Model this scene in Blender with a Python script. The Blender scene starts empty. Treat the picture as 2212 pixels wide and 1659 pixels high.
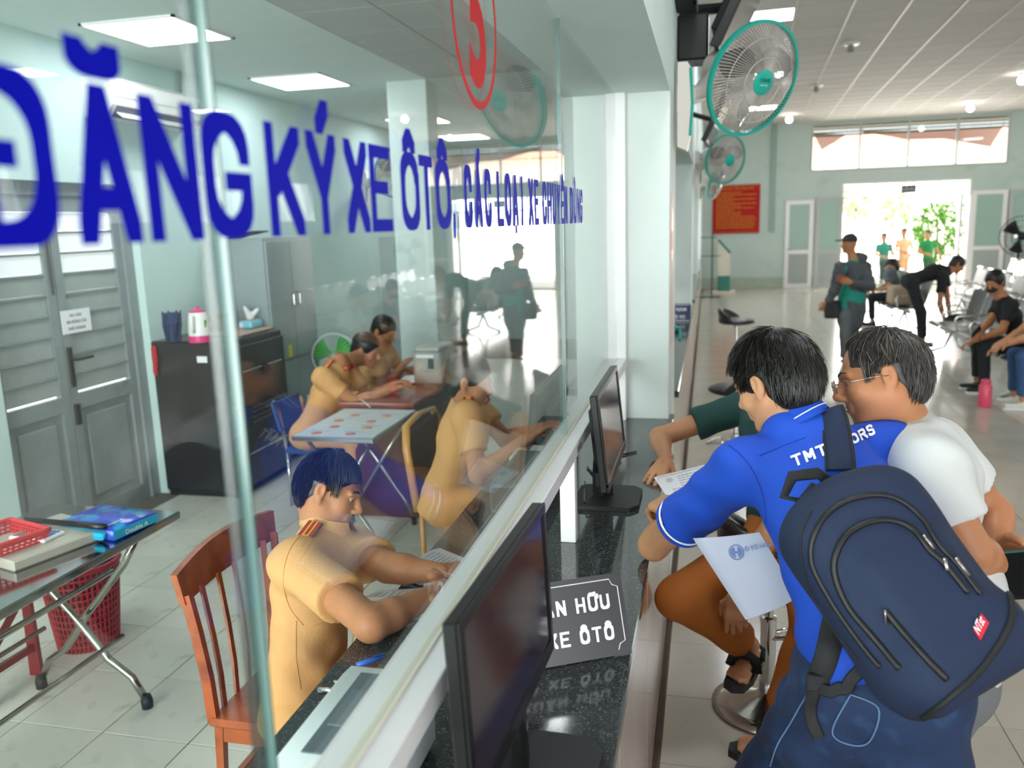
import bpy, bmesh, math, random
import numpy as np
from mathutils import Vector, Matrix
from mathutils.bvhtree import BVHTree
random.seed(7); rng = np.random.default_rng(7)
SC = bpy.context.scene; COL = SC.collection
# ------------------------------------------------------------------ camera
H = 1.90; FPX = 1787.0; CX, CY = 1106.0, 829.5
def _axes():
    yaw, pit, rol = [math.radians(a) for a in (-13.473, 10.972, 1.807)]
    F = np.array([math.sin(yaw)*math.cos(pit), math.cos(yaw)*math.cos(pit), -math.sin(pit)])
    Rt = np.cross(F, [0, 0, 1.0]); Rt /= np.linalg.norm(Rt); D = np.cross(F, Rt)
    return Rt*math.cos(rol)+D*math.sin(rol), -Rt*math.sin(rol)+D*math.cos(rol), F
CR, CD, CF = _axes(); CAM = np.array([0, 0, H])
cd_ = bpy.data.cameras.new('camera'); cam = bpy.data.objects.new('camera', cd_); COL.objects.link(cam)
cam.matrix_world = Matrix(((CR[0], -CD[0], -CF[0], 0), (CR[1], -CD[1], -CF[1], 0), (CR[2], -CD[2], -CF[2], H), (0, 0, 0, 1)))
cd_.lens = 24.0; cd_.sensor_width = 24.0*2212/FPX; cd_.sensor_fit = 'HORIZONTAL'
cd_.clip_start = .02; cd_.clip_end = 300
cd_.dof.use_dof = True; cd_.dof.focus_distance = 2.15; cd_.dof.aperture_fstop = 2.6
SC.camera = cam
SC.view_settings.view_transform = 'Standard'; SC.view_settings.look = 'None'
SC.view_settings.gamma = 1.0; SC.view_settings.use_curve_mapping = False
SC.view_settings.exposure = 0.15
try:
    SC.cycles.max_bounces = 10; SC.cycles.transparent_max_bounces = 16; SC.cycles.glossy_bounces = 5
    SC.cycles.diffuse_bounces = 5; SC.cycles.caustics_reflective = False; SC.cycles.sample_clamp_indirect = 6
    SC.cycles.use_denoising = True
except Exception: pass
# sky
W = bpy.data.worlds.new('sky'); SC.world = W; W.use_nodes = True
_bg = W.node_tree.nodes['Background']; _bg.inputs[0].default_value = (.93, .97, 1, 1); _bg.inputs[1].default_value = 3.6
_sl = bpy.data.lights.new('sun', 'SUN'); _sl.energy = 26.0; _sl.angle = .02; _sl.color = (1, .96, .9)
_so = bpy.data.objects.new('sun', _sl); COL.objects.link(_so); _so.rotation_euler = (math.radians(34), math.radians(10), 0)
# daylight entering by the hall's entrance behind the photographer and by its open right side
def area(name, loc, direc, sx, sy, power, col=(1, 1, 1)):
    l = bpy.data.lights.new(name, 'AREA'); l.shape = 'RECTANGLE'; l.size = sx; l.size_y = sy; l.energy = power; l.color = col
    o = bpy.data.objects.new(name, l); COL.objects.link(o); o.location = loc
    o.rotation_euler = Vector(direc).to_track_quat('-Z', 'Y').to_euler(); return o
LIGHT_HALL = 30.0; LIGHT_OFFICE = 15.0
area('daylight_entrance_behind', (3.5, -5.6, 1.9), (0, 1, 0), 6.0, 3.2, 270, (.95, .98, 1))
area('daylight_far_doorway', (4.7, 23.6, 1.7), (0, -1, -.1), 3.0, 2.6, 260, (1, .99, .96))
area('fill_office_side', (-2.3, -2.8, 1.8), (0, 1, .15), 3.0, 2.4, 330, (.93, 1, .98))  # added fill lamp to brighten the office, no known source there
# ------------------------------------------------------------------ sight-line helpers: a pixel of the photo and a known plane or distance give a point
def _ray(u, v): return CR*(u-CX)+CD*(v-CY)+CF*FPX
def P(u, v, d): return CAM+_ray(u, v)*(d/FPX)
def onZ(u, v, z): r = _ray(u, v); return CAM+r*((z-H)/r[2])
def onX(u, v, x): r = _ray(u, v); return CAM+r*(x/r[0])
def onY(u, v, y): r = _ray(u, v); return CAM+r*(y/r[1])
V3 = lambda *a: np.array(a, float)
def nrm(v): v = np.asarray(v, float); return v/(np.linalg.norm(v)+1e-12)
def camdir(x, y, z): return nrm(CR*x+CD*y+CF*z)
# ------------------------------------------------------------------ materials
def lin(c):
    if isinstance(c, str): c = tuple(int(c[i:i+2], 16)/255 for i in (0, 2, 4))
    return tuple(x/12.92 if x <= .04045 else ((x+.055)/1.055)**2.4 for x in c)+(1.0,)
MATS = {}
def mat(name, col, rough=.6, metal=0., var=0., vs=6., bump=0., bs=60., spec=.5, rnd=0., col2=None, c2s=3., c2lo=.55, c2hi=.7, coat=0., emit=None, es=0., wave=None, sheen=0.):
    if name in MATS: return MATS[name]
    m = bpy.data.materials.new(name); m.use_nodes = True; nt = m.node_tree; N = nt.nodes; L = nt.links
    b = N['Principled BSDF']; c = lin(col); b.inputs['Base Color'].default_value = c
    b.inputs['Roughness'].default_value = rough; b.inputs['Metallic'].default_value = metal
    b.inputs['Specular IOR Level'].default_value = spec
    if coat: b.inputs['Coat Weight'].default_value = coat; b.inputs['Coat Roughness'].default_value = .08
    if sheen: b.inputs['Sheen Weight'].default_value = sheen
    if emit: b.inputs['Emission Color'].default_value = lin(emit); b.inputs['Emission Strength'].default_value = es
    tc = N.new('ShaderNodeTexCoord'); cur = None
    def noise(s, det=4):
        n = N.new('ShaderNodeTexNoise'); n.inputs['Scale'].default_value = s; n.inputs['Detail'].default_value = det
        L.new(tc.outputs['Object'], n.inputs['Vector']); return n
    def mixc(fac, a, b2, mode='MIX'):
        x = N.new('ShaderNodeMix'); x.data_type = 'RGBA'; x.blend_type = mode
        for s, v in ((x.inputs[0], fac), (x.inputs[6], a), (x.inputs[7], b2)):
            if hasattr(v, 'is_output'): L.new(v, s)
            else: s.default_value = v
        return x.outputs[2]
    if var:
        n = noise(vs); r = N.new('ShaderNodeMapRange'); L.new(n.outputs['Fac'], r.inputs[0])
        r.inputs[1].default_value = .3; r.inputs[2].default_value = .7; r.inputs[3].default_value = 1-var; r.inputs[4].default_value = 1+var
        cc = N.new('ShaderNodeCombineColor'); [L.new(r.outputs[0], cc.inputs[i]) for i in range(3)]
        cur = mixc(1.0, c, cc.outputs[0], 'MULTIPLY')
    if col2:
        n = noise(c2s, 6); r = N.new('ShaderNodeMapRange'); L.new(n.outputs['Fac'], r.inputs[0])
        r.inputs[1].default_value = c2lo; r.inputs[2].default_value = c2hi
        cur = mixc(r.outputs[0], cur if cur is not None else c, lin(col2))
    if rnd:
        oi = N.new('ShaderNodeObjectInfo'); r = N.new('ShaderNodeMapRange'); L.new(oi.outputs['Random'], r.inputs[0])
        r.inputs[3].default_value = 1-rnd; r.inputs[4].default_value = 1+rnd
        cc = N.new('ShaderNodeCombineColor'); [L.new(r.outputs[0], cc.inputs[i]) for i in range(3)]
        cur = mixc(1.0, cur if cur is not None else c, cc.outputs[0], 'MULTIPLY')
    if cur is not None: L.new(cur, b.inputs['Base Color'])
    if bump or wave:
        bp = N.new('ShaderNodeBump'); bp.inputs['Strength'].default_value = bump or .4; bp.inputs['Distance'].default_value = .01
        if wave:
            n = N.new('ShaderNodeTexWave'); n.inputs['Scale'].default_value = wave; n.inputs['Distortion'].default_value = 1.5; L.new(tc.outputs['Object'], n.inputs['Vector'])
            L.new(n.outputs['Fac'], bp.inputs['Height'])
        else: L.new(noise(bs).outputs['Fac'], bp.inputs['Height'])
        L.new(bp.outputs[0], b.inputs['Normal'])
    MATS[name] = m; return m
def grid_mat(name, base, mark, scale, thr, rough=.5, metal=0., axis='xyz', rad=True):
    """sheet punched with (or printed with) a regular grid of dots"""
    m = mat(name, base, rough, metal); nt = m.node_tree; N = nt.nodes; L = nt.links; b = N['Principled BSDF']
    tc = [n for n in N if n.type == 'TEX_COORD'][0]; sx = N.new('ShaderNodeSeparateXYZ'); L.new(tc.outputs['Object'], sx.inputs[0])
    outs = []
    for a in axis:
        q = N.new('ShaderNodeMath'); q.operation = 'MULTIPLY'; q.inputs[1].default_value = scale*math.pi; L.new(sx.outputs['XYZ'.index(a.upper())], q.inputs[0])
        s = N.new('ShaderNodeMath'); s.operation = 'SINE'; L.new(q.outputs[0], s.inputs[0]); p = N.new('ShaderNodeMath'); p.operation = 'ABSOLUTE'; L.new(s.outputs[0], p.inputs[0]); outs.append(p.outputs[0])
    cur = outs[0]
    for o in outs[1:]:
        mm = N.new('ShaderNodeMath'); mm.operation = 'MULTIPLY'; L.new(cur, mm.inputs[0]); L.new(o, mm.inputs[1]); cur = mm.outputs[0]
    g = N.new('ShaderNodeMath'); g.operation = 'GREATER_THAN'; g.inputs[1].default_value = thr; L.new(cur, g.inputs[0])
    x = N.new('ShaderNodeMix'); x.data_type = 'RGBA'; x.inputs[6].default_value = lin(base); x.inputs[7].default_value = lin(mark)
    L.new(g.outputs[0], x.inputs[0]); L.new(x.outputs[2], b.inputs['Base Color']); return m
def glow(name, col, s):
    if name in MATS: return MATS[name]
    m = bpy.data.materials.new(name); m.use_nodes = True; nt = m.node_tree; nt.nodes.clear()
    e = nt.nodes.new('ShaderNodeEmission'); e.inputs[0].default_value = lin(col); e.inputs[1].default_value = s
    o = nt.nodes.new('ShaderNodeOutputMaterial'); nt.links.new(e.outputs[0], o.inputs[0]); MATS[name] = m; return m
def glass(name, tint=(.97, .985, .98), f0=.04, rough=0.0):
    m = bpy.data.materials.new(name); m.use_nodes = True; nt = m.node_tree; N = nt.nodes; L = nt.links; N.clear()
    g = N.new('ShaderNodeNewGeometry'); dt = N.new('ShaderNodeVectorMath'); dt.operation = 'DOT_PRODUCT'
    L.new(g.outputs['Normal'], dt.inputs[0]); L.new(g.outputs['Incoming'], dt.inputs[1])
    def M2(op, a, b):
        x = N.new('ShaderNodeMath'); x.operation = op; x.use_clamp = op == 'POWER'
        for s, v in zip(x.inputs, (a, b)):
            if v is None: continue
            if hasattr(v, 'is_output'): L.new(v, s)
            else: s.default_value = v
        return x.outputs[0]
    ab = M2('ABSOLUTE', dt.outputs['Value'], None); om = M2('SUBTRACT', 1.0, ab); p5 = M2('POWER', om, 5.0)
    f = M2('ADD', M2('MULTIPLY', p5, 1-f0), f0)
    t = N.new('ShaderNodeBsdfTransparent'); t.inputs[0].default_value = (*tint, 1); gl = N.new('ShaderNodeBsdfGlossy'); gl.inputs['Roughness'].default_value = rough
    mx = N.new('ShaderNodeMixShader'); o = N.new('ShaderNodeOutputMaterial'); L.new(f, mx.inputs[0]); L.new(t.outputs[0], mx.inputs[1]); L.new(gl.outputs[0], mx.inputs[2]); L.new(mx.outputs[0], o.inputs[0])
    MATS[name] = m; return m
# ------------------------------------------------------------------ mesh builder
class MB:
    def __init__(s): s.v = []; s.f = []
    def add(s, vs, fs):
        n = len(s.v); s.v += [tuple(map(float, p)) for p in vs]; s.f += [tuple(i+n for i in f) for f in fs]; return s
    def box(s, x0, x1, y0, y1, z0, z1, b=0.0):
        if x1 < x0: x0, x1 = x1, x0
        if y1 < y0: y0, y1 = y1, y0
        if z1 < z0: z0, z1 = z1, z0
        return s.obox(((x0+x1)/2, (y0+y1)/2, (z0+z1)/2), (x1-x0, y1-y0, z1-z0), None, b)
    def obox(s, c, size, R=None, b=0.0):
        """box of a size at c, R = 3 axis vectors, b = chamfer"""
        c = np.array(c, float); h = np.array(size, float)/2; b = min(b, h.min()*.9)
        R = np.eye(3) if R is None else np.array([nrm(r) for r in R])
        if b <= 0:
            pts = [(sx*h[0], sy*h[1], sz*h[2]) for sx in (-1, 1) for sy in (-1, 1) for sz in (-1, 1)]
            fs = [(0, 1, 3, 2), (4, 6, 7, 5), (0, 4, 5, 1), (2, 3, 7, 6), (0, 2, 6, 4), (1, 5, 7, 3)]
        else:
            pts = []; idx = {}
            for sx in (-1, 1):
                for sy in (-1, 1):
                    for sz in (-1, 1):
                        for k in range(3):
                            q = [sx*(h[0]-b), sy*(h[1]-b), sz*(h[2]-b)]; q[k] = (sx, sy, sz)[k]*h[k]
                            idx[(sx, sy, sz, k)] = len(pts); pts.append(q)
            fs = []
            for k in range(3):
                a, d = [i for i in range(3) if i != k]
                for sg in (-1, 1):
                    f = []
                    for (p, q) in ((-1, -1), (1, -1), (1, 1), (-1, 1)):
                        t = [0, 0, 0]; t[k] = sg; t[a] = p; t[d] = q; f.append(idx[(*t, k)])
                    if (sg == 1) == (k == 1): f = f[::-1]
                    fs.append(f)
                for p in (-1, 1):
                    for q in (-1, 1):
                        t0 = [0, 0, 0]; t1 = [0, 0, 0]; t0[k] = -1; t1[k] = 1; t0[a] = t1[a] = p; t0[d] = t1[d] = q
                        f = [idx[(*t0, a)], idx[(*t1, a)], idx[(*t1, d)], idx[(*t0, d)]]
                        fs.append(f)
            for sx in (-1, 1):
                for sy in (-1, 1):
                    for sz in (-1, 1): fs.append([idx[(sx, sy, sz, k)] for k in range(3)])
        return s.add([c+R.T@np.array(p) for p in pts], fs)
    def tube(s, pts, r, n=8, cap=True, flat=None):
        pts = [np.array(p, float) for p in pts]; m = len(pts); rr = r if hasattr(r, '__len__') else [r]*m
        up = None; vs = []
        for i, p in enumerate(pts):
            t = nrm(pts[min(i+1, m-1)]-pts[max(i-1, 0)])
            if up is None: up = np.array([0, 0, 1.0]) if abs(t[2]) < .9 else np.array([1.0, 0, 0])
            if flat is not None: up = np.array(flat, float)
            a = nrm(np.cross(t, up)); up2 = np.cross(a, t); up = up2 if flat is None else up
            for k in range(n):
                w = 2*math.pi*k/n+(math.pi/n if n == 4 else 0); rx = rr[i][0] if hasattr(rr[i], '__len__') else rr[i]; ry = rr[i][1] if hasattr(rr[i], '__len__') else rr[i]
                vs.append(p+a*math.cos(w)*rx+up2*math.sin(w)*ry)
        fs = [(i*n+k, i*n+(k+1) % n, (i+1)*n+(k+1) % n, (i+1)*n+k) for i in range(m-1) for k in range(n)]
        if cap: fs += [tuple(range(n))[::-1], tuple((m-1)*n+k for k in range(n))]
        return s.add(vs, fs)
    def lathe(s, prof, c=(0, 0, 0), n=24, axis=(0, 0, 1), cap=True):
        """prof: (radius, height)"""
        ax = nrm(axis); a = nrm(np.cross(ax, [0, 1, 0] if abs(ax[1]) < .9 else [1, 0, 0])); b = np.cross(ax, a); c = np.array(c, float); vs = []
        for r, h in prof:
            for k in range(n):
                w = 2*math.pi*k/n; vs.append(c+ax*h+(a*math.cos(w)+b*math.sin(w))*max(r, 1e-5))
        m = len(prof); fs = [(i*n+k, i*n+(k+1) % n, (i+1)*n+(k+1) % n, (i+1)*n+k) for i in range(m-1) for k in range(n)]
        if cap: fs += [tuple(range(n))[::-1], tuple((m-1)*n+k for k in range(n))]
        return s.add(vs, fs)
    def prism(s, poly, ax_u, ax_v, n, c, t):
        """polygon (u,v) extruded t along n from c"""
        c = np.array(c, float); au, av, nn = np.array(ax_u, float), np.array(ax_v, float), np.array(n, float); k = len(poly)
        vs = [c+au*u+av*v for u, v in poly]+[c+au*u+av*v+nn*t for u, v in poly]
        return s.add(vs, [tuple(range(k))[::-1], tuple(range(k, 2*k))]+[(i, (i+1) % k, k+(i+1) % k, k+i) for i in range(k)])
    def quadgrid(s, fn, nu, nv, t=None):
        vs = [fn(i/nu, j/nv) for i in range(nu+1) for j in range(nv+1)]
        fs = [(i*(nv+1)+j, (i+1)*(nv+1)+j, (i+1)*(nv+1)+j+1, i*(nv+1)+j+1) for i in range(nu) for j in range(nv)]
        if t is not None:
            off = np.array(t, float); n = len(vs); vs2 = [np.array(v)+off for v in vs]
            fs2 = [tuple(i+n for i in f[::-1]) for f in fs]; bd = []
            ring = [i*(nv+1) for i in range(nu+1)]+[nu*(nv+1)+j for j in range(1, nv+1)]+[i*(nv+1)+nv for i in range(nu-1, -1, -1)]+[j for j in range(nv-1, 0, -1)]
            for a, b in zip(ring, ring[1:]+ring[:1]): bd.append((b, a, a+n, b+n))
            vs = list(vs)+vs2; fs = fs+fs2+bd
        return s.add(vs, fs)
def fast_mesh(name, V, F):
    V = np.asarray(V, np.float32); me = bpy.data.meshes.new(name)
    if isinstance(F, np.ndarray):
        k = F.shape[1]; me.vertices.add(len(V)); me.vertices.foreach_set('co', V.ravel()); me.loops.add(F.size)
        me.loops.foreach_set('vertex_index', F.astype(np.int32).ravel()); me.polygons.add(len(F))
        me.polygons.foreach_set('loop_start', np.arange(0, F.size, k, dtype=np.int32)); me.polygons.foreach_set('loop_total', np.full(len(F), k, np.int32))
        me.update(calc_edges=True); me.validate()
    else: me.from_pydata([tuple(v) for v in V.tolist()], [], F); me.update()
    return me
def fixn(me):
    bm = bmesh.new(); bm.from_mesh(me); bmesh.ops.recalc_face_normals(bm, faces=bm.faces); bm.to_mesh(me); bm.free()
def tag(o, label=None, cat=None, group=None, kind=None):
    for k, v in (('label', label), ('category', cat), ('group', group), ('kind', kind)):
        if v: o[k] = v
    return o
def link(o, parent=None, world=True):
    COL.objects.link(o)
    if parent is not None:
        o.parent = parent
        if world:
            off = Vector((0, 0, 0)); p = parent
            while p is not None: off += p.location; p = p.parent
            o.location = -off
    return o
def obj(name, g, m, parent=None, smooth=None, world=True, label=None, kind=None):
    """one mesh object; geometry in world coordinates when world=True"""
    me = fast_mesh(name, g.v, g.f) if isinstance(g, MB) else g
    if isinstance(g, MB): fixn(me)
    me.materials.append(m); o = bpy.data.objects.new(name, me); link(o, parent, world)
    if smooth:
        me.polygons.foreach_set('use_smooth', [True]*len(me.polygons))
        if smooth != True:
            try: me.set_sharp_from_angle(angle=math.radians(smooth))
            except Exception: pass
    if label: o['label'] = label
    if kind: o['kind'] = kind
    return o
def thing(name, label, cat, loc=(0, 0, 0), group=None, rz=0.0):
    o = bpy.data.objects.new(name, None); o.empty_display_size = .1; COL.objects.link(o); o.location = loc; o.rotation_euler = (0, 0, rz)
    return tag(o, label, cat, group)
def solo(name, g, m, label, cat, group=None, smooth=None): return tag(obj(name, g, m, smooth=smooth), label, cat, group)
def dup(root, loc, rz=0.0, label=None):
    r = root.copy(); COL.objects.link(r); r.location = loc; r.rotation_euler = (0, 0, rz)
    if label: r['label'] = label
    for ch in list(root.children):
        c = ch.copy(); COL.objects.link(c); c.parent = r
        for g in list(ch.children):
            d = g.copy(); COL.objects.link(d); d.parent = c
    return r
def text_mesh(s, size=1.0, bold=0.0, ext=.0004, xs=1.0, align='LEFT', space=1.0):
    cu = bpy.data.curves.new('lettering', 'FONT'); cu.body = s; cu.size = size; cu.offset = bold; cu.extrude = ext; cu.align_x = align; cu.resolution_u = 4; cu.space_character = space
    o = bpy.data.objects.new('lettering', cu); COL.objects.link(o); dg = bpy.context.evaluated_depsgraph_get()
    me = bpy.data.meshes.new_from_object(o.evaluated_get(dg)); bpy.data.objects.remove(o); bpy.data.curves.remove(cu)
    me.materials.clear(); n = len(me.vertices); co = np.empty(n*3, np.float32); me.vertices.foreach_get('co', co); co = co.reshape(-1, 3); co[:, 0] *= xs
    me.vertices.foreach_set('co', co.ravel()); return me
def mesh_co(me):
    co = np.empty(len(me.vertices)*3, np.float32); me.vertices.foreach_get('co', co); return co.reshape(-1, 3)
def set_co(me, co): me.vertices.foreach_set('co', np.asarray(co, np.float32).ravel()); me.update()
def place_text(s, org, ux, uy, height, width=None, m=None, parent=None, bold=.012, name='lettering', ext=.0004, align='LEFT', xs=1.0):
    """text whose cap height is about `height`, starting at org along ux, up along uy"""
    me = text_mesh(s, 1.0, bold, 0.0, 1.0, align); co = mesh_co(me).copy(); ux, uy = nrm(ux), nrm(uy); n = np.cross(ux, uy)
    sc = height/.727; w0 = co[:, 0].max()-co[:, 0].min(); sx = (width/w0) if width else sc*xs
    if align == 'LEFT': co[:, 0] -= co[:, 0].min()
    W3 = np.array(org, float)+np.outer(co[:, 0]*sx, ux)+np.outer(co[:, 1]*sc, uy)+n*ext
    set_co(me, W3); return obj(name, me, m, parent)
# ------------------------------------------------------------------ smooth solids: signed distances on a grid, skinned by surface nets
def cap(a, b, ra, rb=None, k=.02, w=None, s=1.0, cut=None, op='u'):
    return dict(t='c', a=np.array(a, float), b=np.array(b, float), ra=ra, rb=ra if rb is None else rb, k=k, w=None if w is None else nrm(w), s=s, cut=cut, op=op)
def ell(c, r, R=None, k=.02, op='u'):
    return dict(t='e', c=np.array(c, float), r=np.array(r if hasattr(r, '__len__') else (r, r, r), float), R=np.eye(3) if R is None else np.array([nrm(x) for x in R]), k=k, op=op)
def pbox(c, h, R, rad=.02, k=.02, op='u'):
    return dict(t='b', c=np.array(c, float), h=np.array(h, float), R=np.array([nrm(x) for x in R]), rad=rad, k=k, op=op)
def _pd(p, X, Y, Z):
    if p['t'] == 'c':
        a, b = p['a'], p['b']; ab = b-a; L2 = max(ab@ab, 1e-12)
        x, y, z = X-a[0], Y-a[1], Z-a[2]; t0 = (x*ab[0]+y*ab[1]+z*ab[2])/L2; t = np.clip(t0, 0, 1)
        dx, dy, dz = x-t*ab[0], y-t*ab[1], z-t*ab[2]; rr = p['ra']+(p['rb']-p['ra'])*t
        if p['w'] is not None:
            u = nrm(ab); w = nrm(p['w']-u*(p['w']@u)); e = np.cross(u, w); s = p['s']
            cw = dx*w[0]+dy*w[1]+dz*w[2]; ce = dx*e[0]+dy*e[1]+dz*e[2]; cu = dx*u[0]+dy*u[1]+dz*u[2]
            q = np.sqrt(cw*cw+(ce/s)**2+cu*cu)+1e-9; d = (q-rr)*(np.sqrt(cw*cw+ce*ce+cu*cu)+1e-4)/(q+1e-4)
        else: d = np.sqrt(dx*dx+dy*dy+dz*dz)-rr
        if p['cut'] is not None:
            L = math.sqrt(L2)
            if 'b' in p['cut']: d = np.maximum(d, (t0-1)*L)
            if 'a' in p['cut']: d = np.maximum(d, -t0*L)
        return d
    x, y, z = X-p['c'][0], Y-p['c'][1], Z-p['c'][2]; R = p['R']
    q = [x*R[i][0]+y*R[i][1]+z*R[i][2] for i in range(3)]
    if p['t'] == 'e':
        r = p['r']; k0 = np.sqrt((q[0]/r[0])**2+(q[1]/r[1])**2+(q[2]/r[2])**2)+1e-9
        k1 = np.sqrt((q[0]/r[0]**2)**2+(q[1]/r[1]**2)**2+(q[2]/r[2]**2)**2)+1e-9
        return k0*(k0-1)/k1
    h = p['h']-p['rad']; g = [np.abs(q[i])-h[i] for i in range(3)]
    o = np.sqrt(np.maximum(g[0], 0)**2+np.maximum(g[1], 0)**2+np.maximum(g[2], 0)**2)
    return o+np.minimum(np.maximum(g[0], np.maximum(g[1], g[2])), 0)-p['rad']
def _bb(p):
    if p['t'] == 'c': m = max(p['ra'], p['rb'])*max(1, p['s']); return np.minimum(p['a'], p['b'])-m, np.maximum(p['a'], p['b'])+m
    m = np.linalg.norm(p['h']) if p['t'] == 'b' else p['r'].max(); return p['c']-m, p['c']+m
def sdf(prims, res=.008, folds=None, clip=None):
    add = [p for p in prims if p['op'] == 'u']; lo = np.min([_bb(p)[0] for p in add], 0)-res*3; hi = np.max([_bb(p)[1] for p in add], 0)+res*3
    if clip is not None: lo = np.maximum(lo, clip[0]); hi = np.minimum(hi, clip[1])
    n = np.ceil((hi-lo)/res).astype(int)+1; ax = [(lo[i]+np.arange(n[i])*res).astype(np.float32) for i in range(3)]
    Vv = np.full(n, .5, np.float32)
    for p in prims:
        b0, b1 = _bb(p); mg = p['k']+res*3; i0 = np.clip(np.floor((b0-mg-lo)/res).astype(int), 0, n-1); i1 = np.clip(np.ceil((b1+mg-lo)/res).astype(int)+1, 1, n)
        if (i1 <= i0).any(): continue
        sl = tuple(slice(i0[i], i1[i]) for i in range(3)); X = ax[0][sl[0]][:, None, None]; Y = ax[1][sl[1]][None, :, None]; Z = ax[2][sl[2]][None, None, :]
        d = _pd(p, X, Y, Z); c = Vv[sl]; k = max(p['k'], 1e-4)
        if p['op'] == 'u': h = np.maximum(k-np.abs(c-d), 0)/k; Vv[sl] = np.minimum(c, d)-h*h*k*.25
        else: h = np.maximum(k-np.abs(c+d), 0)/k; Vv[sl] = np.maximum(c, -d)+h*h*k*.25
    if folds:
        amp, fr, dr = folds; dr = nrm(dr); X, Y, Z = ax[0][:, None, None], ax[1][None, :, None], ax[2][None, None, :]
        s1 = np.sin(fr*(X*dr[0]+Y*dr[1]+Z*dr[2])+2.3*np.sin(9*X+5*Z)+1.9*np.sin(8*Y-6*Z+1)); s2 = np.sin(fr*.63*(X*.8*dr[2]+Y-Z*.6)+2*np.sin(11*Z+4*X)+1.4*np.sin(12*Y))
        Vv += amp*(s1*.6+s2*.4).astype(np.float32)
    S = Vv < 0; nx, ny, nz = n
    c8 = [S[i:nx-1+i, j:ny-1+j, k:nz-1+k] for i in (0, 1) for j in (0, 1) for k in (0, 1)]
    cnt = sum(c.astype(np.int8) for c in c8); act = (cnt > 0) & (cnt < 8); I = np.argwhere(act); idm = -np.ones(act.shape, np.int64); idm[act] = np.arange(len(I))
    acc = np.zeros((len(I), 3)); num = np.zeros(len(I)); off = [(0, 0, 0), (0, 0, 1), (0, 1, 0), (0, 1, 1), (1, 0, 0), (1, 0, 1), (1, 1, 0), (1, 1, 1)]
    for a in range(8):
        for b in range(a+1, 8):
            if sum(abs(off[a][i]-off[b][i]) for i in range(3)) != 1: continue
            va = Vv[I[:, 0]+off[a][0], I[:, 1]+off[a][1], I[:, 2]+off[a][2]]; vb = Vv[I[:, 0]+off[b][0], I[:, 1]+off[b][1], I[:, 2]+off[b][2]]
            m = (va < 0) != (vb < 0); t = np.where(m, va/(va-vb+1e-20), 0); oa, ob = np.array(off[a]), np.array(off[b])
            acc += np.where(m[:, None], oa+(ob-oa)*t[:, None], 0); num += m
    Vt = lo+(I+acc/num[:, None])*res; F = []
    for axx in range(3):
        o1, o2 = [i for i in range(3) if i != axx]
        sa = [slice(1, n[i]-1) for i in range(3)]; sa[axx] = slice(0, n[axx]-1); sb = list(sa); sb[axx] = slice(1, n[axx])
        A = S[tuple(sa)]; B = S[tuple(sb)]; E = np.argwhere(A != B)
        if not len(E): continue
        base = E.copy(); base[:, o1] += 1; base[:, o2] += 1; inside = A[tuple(E.T)]
        def g(d1, d2): q = base.copy(); q[:, o1] -= d1; q[:, o2] -= d2; return idm[tuple(q.T)]
        Q = np.stack([g(1, 1), g(0, 1), g(0, 0), g(1, 0)], 1); fl = inside if axx != 1 else ~inside
        Q = np.where(fl[:, None], Q, Q[:, ::-1]); F.append(Q)
    F = np.concatenate(F); F = F[(F >= 0).all(1)]; return Vt, F
def joinVF(parts):
    vs, fs, o = [], [], 0
    for v, f in parts: vs.append(v); fs.append(f+o); o += len(v)
    return np.concatenate(vs), np.concatenate(fs)
def solid(name, vf, m, parent=None, label=None):
    me = fast_mesh(name, *vf); return obj(name, me, m, parent, smooth=True, label=label)

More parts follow.
